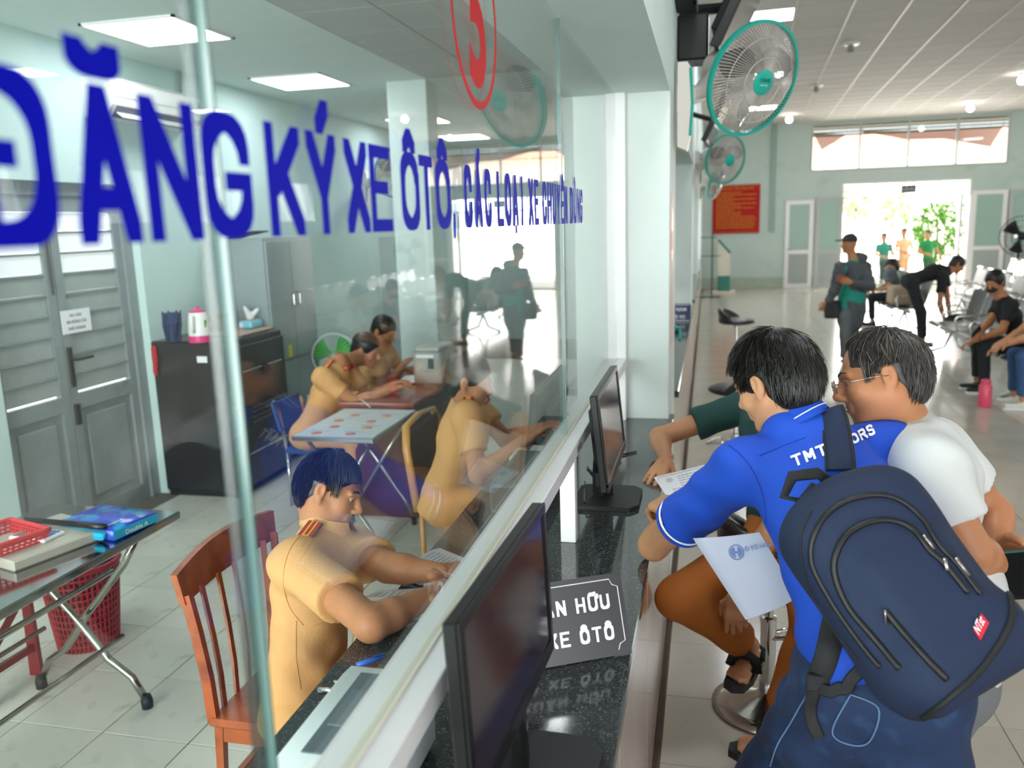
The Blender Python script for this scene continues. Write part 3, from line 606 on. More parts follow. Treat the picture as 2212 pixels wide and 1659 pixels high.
obj('far_banner', MB().add([onY(2030, 430, 44), onY(2092, 430, 44), onY(2092, 448, 44), onY(2030, 450, 44)], [(0, 1, 2, 3)]), M('red_cloth2', 'e0604c', .8), wb_) if False else None
# ================================================================== counter in front
cn = thing('service_counter', 'long black granite service counter under the glass partition', 'counter', (-.48, 1.6, 0))
g = MB(); g.box(-.80, -.152, -.9, 3.964, .912, HC, .004); obj('worktop', g, granite, cn)
obj('worktop_end', MB().box(XC+.001, -.152, 3.964, 4.06, .912, HC), granite, cn)
pm = MB()
for k in range(6): obj('front_panel', MB().box(-.40, -.170, -.9+k*.83+.002, -.9+(k+1)*.83-.002, .0, .912, .002), panel_m, cn)
obj('inner_panel', MB().box(-.50, -.46, -.9, 3.965, 0, .912), M('inner_panel', '5c3a35', .5), cn)
def far_counter(y0, y1, lab):
    t = thing('service_counter', lab, 'counter', (-.48, (y0+y1)/2, 0), 'counters farther along')
    obj('worktop', MB().box(-.80, -.150, y0, y1, .912, HC, .004), granite, t); obj('front_panel', MB().box(-.4, -.17, y0, y1, 0, .912), panel_m, t)
far_counter(4.63, 9.35, 'black granite counter just beyond the white pillar'); far_counter(10.0, 14.7, 'third black granite counter, beyond the second pillar'); far_counter(15.35, 20.0, 'last black granite counter before the far wall')
# ------------------------------------------------------------------ glass partition
def partition(y0, y1, seams, posts, label, pane_labels=None):
    t = thing('glass_partition', label, 'glass partition', (GX, (y0+y1)/2, HC))
    rail = MB().box(-.470, RX, y0, y1, 1.204, 1.246, .002); obj('bottom_rail', rail, alu, t)
    obj('top_rail', MB().box(-.470, RX, y0, y1, 2.468, 2.512, .002), alu, t)
    obj('side_frame', MB().box(-.470, RX, y1-.03, y1, 1.246, 2.468, .002), alu, t)
    for p in posts: obj('post', MB().box(-.422, RX, p, p+.042, HC, 1.204, .002), alu, t)
    obj('sealant', MB().box(GX-.008, GX+.008, y0, y1-.03, 1.246, 1.249), M('sealant', 'ddd6c6', .5), t)
    ys = [y0]+seams+[y1-.03]
    for a, b in zip(ys, ys[1:]):
        obj('glass_pane', MB().box(GX-.005, GX+.004, a+.0015, b-.0015, 1.252, 2.468), glass_m, t)
    for s in seams: obj('pane_edge', MB().box(GX-.006, GX+.005, s-.0016, s+.0016, 1.252, 2.468), glass_edge, t, label='greenish polished glass edge')
    return t
S1, S2 = float(onX(575, 1500, GX)[1]), float(onX(1213, 500, GX)[1])
gp = partition(-.9, 3.965, [S1, S2], [.12, 2.33, 3.90], 'glass partition with white frame and blue lettering over the counter')
partition(4.63, 9.35, [6.2, 7.8], [4.66, 7.0, 9.28], 'second glass partition, beyond the white pillar')
partition(10.0, 14.7, [11.6, 13.2], [10.03, 14.6], 'third glass partition, beyond the second pillar')
strip_m = glass('glass_strip', (.50, .57, .57), .06, .35)
# overlap strip seen as a thick pale stripe on the near seam
obj('overlap_strip', MB().box(GX-.016, GX-.006, S1-.009, S1+.008, 1.252, 2.468), strip_m, gp)
zb_, zt_ = float(onX(354, 521.6, GX)[2]), float(onX(305, 206, GX)[2]); hL = zt_-zb_
def yof(u, v=500): return float(onX(u, v, GX)[1])
STX, STZ = .0180, .0165
def letter_row(items):
    for s_, y0, y1 in items:
        g = MB(); k = len(s_); gap_ = .30; cw = (y1-y0)/(k+(k-1)*gap_)
        for j, ch in enumerate(s_):
            if ch == ',': continue
            glyph(g, ch, (GX+.0046, y0+j*cw*(1+gap_), zb_), (0, 1, 0), (0, 0, 1), cw, hL, min(STX, cw*.32), STZ, (1, 0, 0), .0003)
        obj('lettering', g, blue_ink, gp)
letter_row([('Đ', yof(103, 350)-.066, yof(103, 350)), ('Ă', yof(163, 520), yof(299, 520)), ('N', yof(303, 400), yof(431, 510)), ('G', yof(438, 480), yof(542, 500)), ('K', yof(569, 400), yof(652, 500)), ('Ý', yof(650, 300), yof(714, 300)), ('X', yof(745), yof(794)), ('E', yof(798), yof(843)), ('Ô', yof(864), yof(903)), ('T', yof(905), yof(934)), ('Ô', yof(939), yof(970))])
g = MB(); glyph(g, ',', (GX+.0046, yof(972), zb_), (0, 1, 0), (0, 0, 1), .03, hL, .012, .02, (1, 0, 0), .0003); obj('lettering', g, blue_ink, gp)
yy = yof(1000)
for wd in ('CÁC', 'LOẠI', 'XE', 'CHUYÊN', 'DÙNG'):
    w_ = .058*len(wd)*1.18; letter_row([(wd, yy, yy+w_-.018)]); yy += w_+.035
# red number in a ring
cy, cz = 1.632*.953, 1.9+.397*.953; rr_ = .163*.953; g = MB(); n = 72
for k in range(n):
    a0, a1 = 2*math.pi*k/n, 2*math.pi*(k+1)/n
    g.add([(GX+.0046, cy+math.cos(a)*r, cz+math.sin(a)*r*1.08) for a in (a0, a1) for r in (rr_, rr_-.014)], [(0, 1, 3, 2)])
obj('number_ring', g, red_ink, gp)
me = text_mesh('5', 1.0, .03, 0); c = mesh_co(me).copy(); c[:, 0] -= (c[:, 0].min()+c[:, 0].max())/2
set_co(me, np.stack([np.full(len(c), GX+.0046), cy+.01+c[:, 0]*.26, cz-.118+c[:, 1]*.24/.727], 1)); obj('number', me, red_ink, gp)
# ================================================================== office door in the left wall
M('dark_metal', '4c4a47', .4, .6); M('kiosk_cream', 'd5cdbd', .5); M('kiosk_green', '12705f', .4); M('dark_green_metal', '33413b', .5); M('cyan_band', '25a7cf', .3); M('white_print', 'e8f4f8', .5); M('fan_blue', '5a78b8', .4)
gd = struct('door_6', MB().box(XW-.17, XW-.06, 3.78, 3.86, 0, 2.24).box(XW-.17, XW-.06, 5.08, 5.17, 0, 2.24).box(XW-.17, XW-.06, 3.86, 5.08, 2.16, 2.24), greyd)
milk = M('milky_glow_pane', 'dfe3e6', .5, emit='e9eef2', es=.45); paneg = M('painted_pane', 'a3aba8', .35, var=.08, vs=7, col2='b3a58c', c2s=5, c2lo=.68, c2hi=.9)  # upper panes emit a little, standing in for daylight behind them
ym = 4.43; XD = XW-.12
for (a, b, hand) in ((3.86, ym-.004, False), (ym+.004, 5.08, True)):
    lf = obj('door_leaf', MB().box(XD, XD+.04, a, a+.07, .01, 2.16).box(XD, XD+.04, b-.07, b, .01, 2.16).box(XD, XD+.04, a+.07, b-.07, .01, .12).box(XD, XD+.04, a+.07, b-.07, .80, .90).box(XD, XD+.04, a+.07, b-.07, 2.06, 2.16), greyd, gd)
    n = 9; h = (2.06-.90)/n
    for k in range(n):
        z = .90+k*h; obj('pane', MB().box(XD+.005, XD+.022, a+.07, b-.07, z+.012, z+h-.002), milk if k >= n-3 else paneg, lf)
        if k: obj('slat', MB().box(XD, XD+.036, a+.065, b-.065, z-.006, z+.010, .003), greyd, lf)
    obj('lower_panel', MB().box(XD+.005, XD+.018, a+.07, b-.07, .12, .80).box(XD+.018, XD+.03, a+.13, b-.13, .18, .74, .01), greyd, lf)
    if hand:
        obj('lock_plate', MB().box(XD+.04, XD+.055, a+.012, a+.05, .95, 1.21, .004), M('dark_metal', '4c4a47', .4, .6), lf); obj('handle', MB().tube([(XD+.05, a+.03, 1.13), (XD+.10, a+.03, 1.13), (XD+.10, a+.17, 1.13)], .010), M('dark_metal', '', .4), lf)
        obj('latch', MB().box(XD+.04, XD+.06, a+.01, a+.05, .70, .84, .004), M('dark_metal', '', .4), lf)
    else: obj('bolt', MB().tube([(XD+.045, b-.03, 1.55), (XD+.045, b-.03, 1.95)], .008), M('dark_metal', '', .4), lf)
nt_c = onX(165, 693, XD+.045); nt = thing('paper_notice', 'white paper notice taped on the grey door', 'notice', nt_c); q = nt_c
obj('sheet', MB().box(XD+.043, XD+.045, q[1]-.13, q[1]+.13, q[2]-.075, q[2]+.075), paper, nt)
for k, s in enumerate(('RA VÀO', 'XIN ĐÓNG CỬA', 'NHẸ NHÀNG')): place_text(s, (XD+.0455, q[1]-(.05, .09, .075)[k], q[2]+.03-.042*k), (0, 1, 0), (0, 0, 1), .02, (.10, .18, .15)[k], ink, nt)
struct('baseboard_left', MB().box(XW, XW+.015, 5.17, 13.4, 0, .14).box(XW-.0, XW+.015, -3, 3.84, 0, .14), M('skirting_tile', 'b9b4a6', .5, var=.15, vs=9))
# ================================================================== air conditioner
a, b = onX(232, 160, XW+.2), onX(436, 207, XW+.2); zlo = float(onX(240, 248, XW+.2)[2]); ac = thing('air_conditioner', 'white wall-mounted air conditioner above the grey door', 'air conditioner', (XW, (a[1]+b[1])/2, zlo))
y0, y1, zt = float(a[1]), float(b[1]), float(a[2])
obj('housing', MB().prism([(0, 0), (.15, 0), (.21, .07), (.21, zt-zlo-.03), (.17, zt-zlo), (0, zt-zlo)], (1, 0, 0), (0, 0, 1), (0, 1, 0), (XW, y0, zlo), y1-y0), white_p, ac)
obj('front_panel', MB().box(XW+.21, XW+.218, y0+.01, y1-.01, zlo+.12, zt-.04, .004), M('ac_panel', 'f2f2f0', .2), ac); obj('air_outlet', MB().obox((XW+.178, (y0+y1)/2, zlo+.032), (.085, y1-y0-.1, .012), [(.65, 0, .76), (0, 1, 0), (-.76, 0, .65)]), M('ac_dark', '5b6265', .5), ac)
obj('louvre', MB().obox((XW+.20, (y0+y1)/2, zlo+.012), (.07, y1-y0-.14, .006), [(.8, 0, -.6), (0, 1, 0), (.6, 0, .8)]), white_p, ac)
obj('energy_label', MB().box(XW+.218, XW+.219, y1-.10, y1-.06, zt-.13, zt-.05), M('green_label', '2fa27c', .5), ac)
solo('conduit', MB().tube([(XW+.02, float(onX(382, 160, XW)[1]), ZO), (XW+.02, float(onX(384, 195, XW)[1]), zt-.02)], .012), M('grey_cable', '8a9697', .6), 'thin grey conduit rising from the air conditioner to the ceiling', 'conduit')
# ================================================================== safe
SX0, SX1, SY0, SY1, SZ = XW+.02, -3.27, 5.13, 5.90, 1.15
blk = M('safe_black', '2b2a2b', .22, spec=.6, var=.06, vs=3); sf = thing('safe', 'big black office safe between the grey door and the steel cabinet', 'safe', ((SX0+SX1)/2, (SY0+SY1)/2, 0))
obj('body', MB().box(SX0, SX1, SY0, SY1, .04, SZ, .012), blk, sf); obj('plinth', MB().box(SX0+.02, SX1-.02, SY0+.02, SY1-.02, 0, .04), black_matte, sf)
dr = obj('door', MB().box(SX1, SX1+.03, SY0+.03, SY1-.03, .12, SZ-.05, .008), blk, sf)
obj('moulding', MB().box(SX1+.03, SX1+.036, SY0+.1, SY1-.1, .30, .31).box(SX1+.03, SX1+.036, SY0+.1, SY1-.1, SZ-.24, SZ-.23), chrome, dr)
c = V3(SX1+.03, SY0+.42, SZ-.26); obj('dial', MB().lathe([(.04, 0), (.042, .012), (.025, .02)], c, 18, (1, 0, 0)), black_matte, dr)
c = V3(SX1+.03, SY0+.45, .60); hw = obj('handle_wheel', MB().lathe([(.035, 0), (.035, .03), (.02, .045)], c, 18, (1, 0, 0)), chrome, dr)
obj('handle_plate', MB().box(SX1+.03, SX1+.034, SY0+.2, SY0+.72, .52, .535).box(SX1+.03, SX1+.034, SY0+.2, SY0+.72, .555, .57).box(SX1+.03, SX1+.034, SY0+.2, SY0+.72, .59, .605).box(SX1+.03, SX1+.034, SY0+.2, SY0+.72, .625, .64), M('bronze', '8d857c', .3, 1), dr)
obj('sticker', MB().box(-3.52, -3.44, SY0-.002, SY0, 1.0, 1.045), paper, sf)
# ================================================================== steel cabinets
cg = M('cabinet_grey', '8c989a', .35, var=.05, vs=4); k0, k1 = onX(671, 509, XW+.5), onX(697, 905, XW+.5); CX1 = XW+.55
cy1 = float(onX(671, 509, CX1)[1]); cz1 = float(onX(671, 509, CX1)[2]); cy0 = float(onX(556, 515, CX1)[1])
def cabinet(y0, y1, z1, label):
    t = thing('steel_cabinet', label, 'cabinet', ((XW+CX1)/2, (y0+y1)/2, 0)); obj('body', MB().box(XW+.01, CX1-.02, y0, y1, .08, z1, .004), cg, t); obj('plinth', MB().box(XW+.03, CX1-.05, y0+.02, y1-.02, 0, .08), black_matte, t)
    ym_ = (y0+y1)/2
    for (a, b) in ((y0+.01, ym_-.003), (ym_+.003, y1-.01)):
        for (c, d) in ((.10, .84), (.86, z1-.03)):
            dd = obj('door', MB().box(CX1-.02, CX1, a, b, c, d, .003), cg, t); yy = b-.05 if b < ym_+.01 else a+.05
            obj('handle', MB().tube([(CX1, yy, (c+d)/2-.05), (CX1+.03, yy, (c+d)/2-.04), (CX1+.03, yy, (c+d)/2+.04), (CX1, yy, (c+d)/2+.05)], .007), chrome, dd)
    return t
cb = cabinet(max(cy0, 5.92), cy1, cz1, 'tall grey steel cabinet with four doors behind the black safe')
c = onX(628, 758, CX1+.001); obj('yellow_label', MB().box(CX1, CX1+.001, c[1]-.03, c[1]+.03, c[2]-.05, c[2]+.05), M('yellow_label', 'd8d24a', .6), cb)
c = onX(521, 633, CX1); obj('wall_socket', MB().box(CX1, CX1+.012, c[1]+.3-.03, c[1]+.3+.03, c[2]-.04, c[2]+.04, .003), white_p, cb) if False else None
c = onX(528, 497, CX1-.2); fr = thing('document_tray', 'black wire document tray on top of the steel cabinet', 'tray', (c[0], c[1], cz1)); g = MB()
for k in range(7): g.tube([(c[0]-.12, c[1]-.15+.05*k, cz1+.01), (c[0]+.12, c[1]-.15+.05*k, cz1+.05)], .006, 5)
for k in range(3): g.tube([(c[0]-.12+.12*k, c[1]-.15, cz1+.01+.02*k), (c[0]-.12+.12*k, c[1]+.15, cz1+.01+.02*k)], .006, 5)
obj('wire_frame', g, black_matte, fr, kind='stuff')
# narrow grey cabinet at the pillar, wall clutter beyond
g0, g1 = onY(836, 512, PY+.25), onY(852, 770, PY+.25); solo('steel_locker', MB().box(float(g0[0])-.02, float(pl[0])+.02, PY+.1, PY+.5, 0, float(g0[2])), M('locker_grey', '7f8b8c', .5), 'narrow dark grey steel locker standing left of the office pillar', 'locker')
# office wall fan beyond
def wall_fan(name, label, wall, centre, axis, dia, rim, blade, hubc, detail=True, group=None, body=M('fan_cream', 'd9d2ca', .4), nw=96, plate=True, text=True):
    """wall = point on the wall where the plate sits"""
    ax = nrm(axis); C0 = np.array(centre, float); t = thing(name, label, 'fan', wall, group); r = dia/2; W0 = np.array(wall, float)
    a = nrm(np.cross(ax, [0, 0, 1])); b = np.cross(a, ax)
    if plate:
        obj('wall_plate', MB().prism([(-.045, -.20), (.03, -.22), (.06, -.15), (.075, 0), (.06, .17), (.03, .20), (-.045, .20)], (.62, 0, 0), (0, 0, 1), (0, 1, 0), W0+V3(.045, -.07, 0), .14), body, t, 30)
        obj('trim_strip', MB().tube([W0+V3(.080, -.071, .17), W0+V3(.090, -.071, 0), W0+V3(.080, -.071, -.15)], .008, 6), rim, t)
    back = C0-ax*.24; obj('arm', MB().tube([W0+V3(.06, 0, .05), W0*.5+back*.5+V3(0, 0, -.03), back], [(.05, .05), (.045, .045), (.05, .05)], 10), body, t, 40)
    obj('motor', MB().lathe([(.02, -.33), (.075, -.315), (.085, -.22), (.085, -.10), (.06, -.06)], C0, 20, ax), body, t, 40)
    obj('rim', MB().lathe([(r-.012, -.012), (r+.004, -.014), (r+.006, .012), (r-.010, .014), (r-.012, -.012)], C0, 56, ax, cap=False), rim, t, 40)
    g = MB(); wr = .0021 if nw > 90 else .0028
    for sgn, dep in ((1, .075), (-1, .095)):
        for k in range(nw):
            w = 2*math.pi*k/nw; pts = []
            for q in (0.17, .5, .8, .96, 1.0):
                h = sgn*dep*(1-q**3.2); w2 = w+.35*(1-q)*sgn; pts.append(C0+ax*h+(a*math.cos(w2)+b*math.sin(w2))*r*q)
            g.tube(pts, wr, 3, cap=False)
        for q in (.42, .74):
            h = sgn*dep*(1-q**3.2); g.tube([C0+ax*(h+.002)+(a*math.cos(w)+b*math.sin(w))*r*q for w in np.linspace(0, 2*math.pi, 49)], wr*1.4, 4, cap=False)
    obj('wire_guard', g, M('guard_wire', 'c9c2ba', .3, .3), t, True, kind='stuff')
    obj('hub_badge', MB().lathe([(.0, .082), (.05, .085), (.062, .078), (.062, .066), (.0, .066)], C0, 28, ax, cap=False), hubc, t, 40)
    for k in range(3):
        w0 = 2*math.pi*k/3+.5
        def fn(u, v, w0=w0):
            rad = .04+u*(r*.86-.04); ang = w0+(v-.5)*(.95*math.sin(math.pi*min(1, .25+u*.75))+.25); return C0+ax*((v-.5)*.075-.01)+(a*math.cos(ang)+b*math.sin(ang))*rad
        obj('blade', MB().quadgrid(fn, 8, 8, ax*.004), blade, t, True)
    if text:
        place_text('SENKO', C0+ax*.0855-a*.034+b*.004, a, b, .017, .066, M('badge_ink', '0d3f3a', .5), t, ext=.001); place_text('QUẠT TREO', C0+ax*.0855-a*.024-b*.014, a, b, .006, .048, M('badge_white', 'e6f0ee', .5), t, ext=.001)
    return t
teal = M('fan_teal', '16a493', .3); blade_m = glass('fan_blade_plastic', (.62, .62, .64), .10, .2)
wall_fan('wall_fan', 'large wall fan with teal rim on the white pillar', (XC, 4.42, 2.45), P(1627, 171, 4.15), camdir(.45, .50, -.74), .55, teal, blade_m, teal)
wall_fan('wall_fan', 'second teal-rimmed wall fan, lower and farther along the counters', (XC, 9.68, 2.42), P(1567, 344, 8.6), camdir(.42, .35, -.80), .50, teal, blade_m, teal, nw=60, text=False)
wall_fan('wall_fan', 'third wall fan, turned edge-on in front of the red notice board', (XC, 15.0, 2.42), P(1546, 397, 13.3), camdir(.75, .35, -.45), .50, teal, blade_m, teal, nw=48, text=False)
wc = onX(812, 322, XW); wall_fan('wall_fan', 'wall fan with blue hub inside the office near the pillar', (XW, float(wc[1])-.5, 2.35), P(858, 372, 8.2), camdir(.55, .45, -.7), .50, M('fan_blue', '5a78b8', .4), blade_m, M('fan_blue', '', .4), nw=48, text=False)
# ================================================================== things hung high on the pillar wall
tv = thing('television', 'black flat television tilted down from the wall above the big fan', 'television', (XC, 5.0, 3.0))
def slab(mname, c, up, side, w, h, th, m, parent, b=.004): return obj(mname, MB().obox(c, (w, h, th), [side, up, np.cross(side, up)], b), m, parent)
tc_, side = V3(.16, 5.1, 3.02), nrm(V3(.05, 1, 0)); up_ = nrm(V3(.42, 0, .9)); nn = np.cross(side, up_)
slab('housing', tc_, up_, side, .98, .58, .05, black, tv); slab('screen', tc_+nn*.0262, up_, side, .93, .53, .003, M('tv_screen', '1a1a20', .08, spec=.8), tv); slab('back_box', tc_-nn*.05, up_, side, .6, .36, .06, black_matte, tv)
obj('bracket', MB().tube([(XC+.02, 5.1, 3.05), tc_-nn*.07], .03, 6).box(XC+.001, XC+.03, 5.0, 5.3, 2.95, 3.2), black_matte, tv)
cb2 = thing('control_box', 'black ribbed power box fixed to the wall under the ceiling', 'power box', (XC, 4.35, 3.05)); obj('case', MB().box(XC, XC+.09, 4.1, 4.62, 2.93, 3.3, .01), black_matte, cb2)
for k in range(6): obj('rib', MB().box(XC+.09, XC+.10, 4.14+.08*k, 4.16+.08*k, 2.95, 3.28), black, cb2)
obj('cover', MB().box(XC+.10, XC+.108, 4.1, 4.62, 2.93, 3.3, .002), M('clear_cover', '9a9da0', .15, .4), cb2)
cam2 = thing('speaker', 'black wall speaker with bright grille between television and fan', 'speaker', (XC, 4.7, 2.85)); obj('case', MB().box(XC, XC+.16, 4.72, 4.95, 2.72, 2.95, .01), black, cam2); obj('grille', MB().box(XC+.16, XC+.165, 4.74, 4.93, 2.74, 2.93), M('silver_mesh', 'c9ccd0', .3, .8), cam2)
tv2 = thing('television', 'small black television beyond the second wall fan', 'television', (XC, 9.0, 2.75)); slab('housing', V3(.06, 8.3, 2.78), up_, side, .8, .45, .05, black, tv2); slab('screen', V3(.06, 8.3, 2.78)+nn*.027, up_, side, .75, .4, .003, MATS['tv_screen'], tv2); obj('bracket', MB().tube([(XC, 8.3, 2.86), V3(.06, 8.3, 2.78)-nn*.02], .025, 6), black_matte, tv2)
# posters on the pillar side
ps = thing('wall_poster', 'narrow red and pale poster on the hall side of the white pillar', 'poster', (XC, 4.2, 1.5)); y0p, y1p = 4.06, 4.34
zq = lambda v: float(onX(1445, v, XC+.002)[2])
obj('sheet', MB().box(XC, XC+.002, y0p, y1p, 1.28, 2.02), M('poster_pale', 'c9a9a2', .5), ps); obj('red_field', MB().box(XC+.002, XC+.003, y0p, y1p, 1.70, 1.95), M('poster_red', 'c3261f', .4), ps); obj('yellow_field', MB().box(XC+.003, XC+.004, y0p+.03, y1p-.03, 1.75, 1.84), M('poster_yellow', 'd9882a', .5), ps)
solo('hook', MB().tube([(XC+.0, 4.55, 1.32), (XC+.03, 4.55, 1.32), (XC+.03, 4.55, 1.26), (XC+.03, 4.6, 1.24), (XC+.03, 4.6, 1.30)], .008, 6), M('teal_plastic', '16a08c', .4), 'small teal plastic hook on the white pillar', 'hook')
# ================================================================== monitors on the counter
def stand_monitor(label, near, far, zb, zt, tilt, base, cable=None):
    """near/far = bottom corners (x,y) of the panel as seen; screen faces the hall"""
    near, far = np.array(near, float), np.array(far, float); t = thing('monitor', label, 'monitor', (base[0], base[1], HC), 'monitors on the counter'); s = nrm(V3(*(far-near), 0)); w = np.linalg.norm(far-near)
    up = nrm(V3(-s[1]*math.sin(tilt), s[0]*math.sin(tilt), math.cos(tilt))); n = np.cross(s, up); n = n if n[0] > 0 else -n
    h = (zt-zb)/up[2]; c = V3(*((near+far)/2), zb)+up*h/2
    fr = obj('housing', MB().obox(c-n*.011, (w, h, .022), [s, up, n], .003), black, t); bz = .017
    for (du, dv, ww, hh) in ((0, h/2-bz/2, w, bz), (0, -h/2+bz*.8, w, bz*1.6), (-w/2+bz/2, 0, bz, h-2*bz), (w/2-bz/2, 0, bz, h-2*bz)): obj('bezel', MB().obox(c+s*du+up*dv+n*.002, (ww, hh, .006), [s, up, n], .001), black, fr)
    obj('screen', MB().obox(c+n*.0005+up*bz*.3, (w-2*bz, h-2.6*bz, .002), [s, up, n]), M('lcd_screen', '2b2330', .12, spec=.7), t)
    obj('rear_shell', MB().obox(c-n*.034, (w*.62, h*.62, .03), [s, up, n], .012), black_matte, t)
    B = V3(base[0], base[1], HC); neck = c-n*.035-up*h*.28
    obj('stand', MB().tube([neck, B-n*V3(1, 1, 0)*.02+V3(0, 0, .10), B-n*V3(1, 1, 0)*.02+V3(0, 0, .012)], [(.035, .012)]*3, 8), black, t)
    fw, dp = .12, .11; poly = [(-fw, -dp*.8), (-fw*.8, -dp), (fw*.8, -dp), (fw, -dp*.8), (fw, dp*.75), (fw*.7, dp), (-fw*.7, dp), (-fw, dp*.75)]
    obj('stand_foot', MB().prism(poly, s, nrm(V3(n[0], n[1], 0)), (0, 0, 1), B+V3(0, 0, .001), .014), black_matte, t)
    if cable: obj('cable', MB().tube(cable, .0035, 6), black, t, True)
    return t
bx, by = onZ(1313, 1062, HC)[:2]
stand_monitor('black monitor on the counter beyond the white post', (-.29, 2.42), (-.29, 2.96), 1.08, 1.385, .1, (-.325, 2.74), [(-.36, 2.80, 1.02), (-.36, 2.70, .99), (-.385, 2.62, .975), (-.40, 2.66, .965), (-.43, 2.9, .96)])
stand_monitor('big black monitor nearest the camera on the counter', (-.31, .98), (-.29, 1.48), 1.075, 1.375, .04, (-.285, 1.25), [(-.33, 1.1, 1.05), (-.35, 1.05, 1.0), (-.36, 1.2, .965), (-.38, 1.5, .957)])
solo('cable', MB().tube([(-.33, 3.2, .955), (-.36, 3.05, .955), (-.41, 3.0, .956), (-.45, 3.1, .956)], .004, 6), black, 'black cable lying on the granite behind the far monitor', 'cable', smooth=True)
solo('cable', MB().tube([(-.28, 3.35, .955), (-.34, 3.28, .955), (-.42, 3.3, .956), (-.46, 3.5, .956)], .004, 6), black, 'second black cable, farther along the granite toward the pillar', 'cable', smooth=True)
solo('power_adapter', MB().tube([(-.375, 2.72, .965), (-.345, 2.74, .967)], .011, 8), black, 'short black cable plug beside the base of the far monitor', 'plug', smooth=40)
# ================================================================== counter name sign
s0 = onZ(1365, 1412, HC); s1 = onZ(1180, 1445, HC); sd = nrm((s0-s1)*V3(1, 1, 0)); W_ = .36; A = s0-sd*W_; out = np.cross(sd, V3(0, 0, 1)); tl = math.radians(22); upv = nrm(V3(0, 0, 1)*math.cos(tl)-out*math.sin(tl))
tr = np.array([0, 0, 0.]); best = min(np.linspace(.10, .3, 60), key=lambda h: abs((lambda q: CY+FPX*((q-CAM)@CD)/((q-CAM)@CF))(s0+upv*h)-1237)); hS = float(best)
ns = thing('counter_sign', 'dark grey plastic name sign with white lettering on the counter', 'sign', (s0+A)/2)
signm = M('sign_dark', '3d3b41', .25, spec=.6); obj('face_plate', MB().obox((s0+A)/2+upv*hS/2+V3(0, 0, .002), (W_, hS, .003), [sd, upv, np.cross(sd, upv)], .0005), signm, ns)
up2 = nrm(V3(0, 0, 1)*math.cos(tl)+out*math.sin(tl)); bk = (s0+A)/2-out*(2*hS*math.sin(tl)); obj('rear_plate', MB().obox(bk+up2*hS/2, (W_, hS, .003), [sd, up2, np.cross(sd, up2)], .0005), signm, ns)
nf = np.cross(sd, upv); nf = nf if nf @ (CAM-s0) > 0 else -nf; F0 = A+nf*.0022+V3(0, 0, .002); swh = M('sign_letter', 'eceaec', .5); i_ = .012; rn = .018
def sp(u, v): return F0+sd*u+upv*v
path = [(i_, i_+rn), (i_+rn, i_+rn), (i_+rn, i_), (W_-i_-rn, i_), (W_-i_-rn*.7, i_+rn*.7), (W_-i_, i_+rn), (W_-i_, hS-i_-rn), (W_-i_-rn*.7, hS-i_-rn*.7), (W_-i_-rn, hS-i_), (i_+rn, hS-i_), (i_, hS-i_-rn), (i_, i_+rn)]
obj('border_line', MB().tube([sp(*p) for p in path[3:]]+[sp(*path[2])], (.0012), 4, flat=None), swh, ns)
cwS = .0225; hT = hS*.185
def right_text(s_, v):
    tot = sum((cwS*.75 if c_ == ' ' else cwS*1.28) for c_ in s_)-cwS*.28; return stroke_text(s_, sp(W_-.036-tot, v), sd, upv, hT, cwS, swh, ns, tx=.0060, ty=.0058, gap=.28, off=.0008 if np.cross(sd, upv)@nf > 0 else -.0008)
right_text('XUÂN HỮU', hS*.575); right_text('KÝ XE ÔTÔ', hS*.20)
# sign on the second counter
c = onZ(1466, 695, HC); n2 = thing('counter_sign', 'small dark blue name sign on the second counter past the pillar', 'sign', (c[0], c[1], HC)); w2, h2 = .26, .17
obj('face_plate', MB().obox(c+V3(-.02, 0, h2/2), (w2, .006, h2), None, .001), M('sign_navy', '1f2c52', .3), n2); place_text('VIỆT NAM', c+V3(-.13, -.004, .10), (1, 0, 0), (0, 0, 1), .035, .2, swh, n2); place_text('XE Ô TÔ', c+V3(-.10, -.004, .03), (1, 0, 0), (0, 0, 1), .03, .16, swh, n2)
obj('border_line', MB().box(c[0]-.14, c[0]+.10, c[1]-.005, c[1]-.0035, HC+h2-.014, HC+h2-.009).box(c[0]-.14, c[0]+.10, c[1]-.005, c[1]-.0035, HC+.008, HC+.013), swh, n2)
c = onZ(1460, 718, HC); solo('stapler', MB().box(c[0]-.08, c[0]+.03, c[1]-.02, c[1]+.02, HC, HC+.03, .008), black, 'black stapler on the second counter', 'stapler')
c = onZ(1452, 750, HC); solo('tape_roll', MB().lathe([(.03, 0), (.05, 0), (.05, .04), (.03, .04), (.03, 0)], (c[0]-.03, c[1], HC), 20, cap=False), M('red_plastic', 'c4232b', .4), 'red roll of tape on the second counter', 'tape', smooth=40)
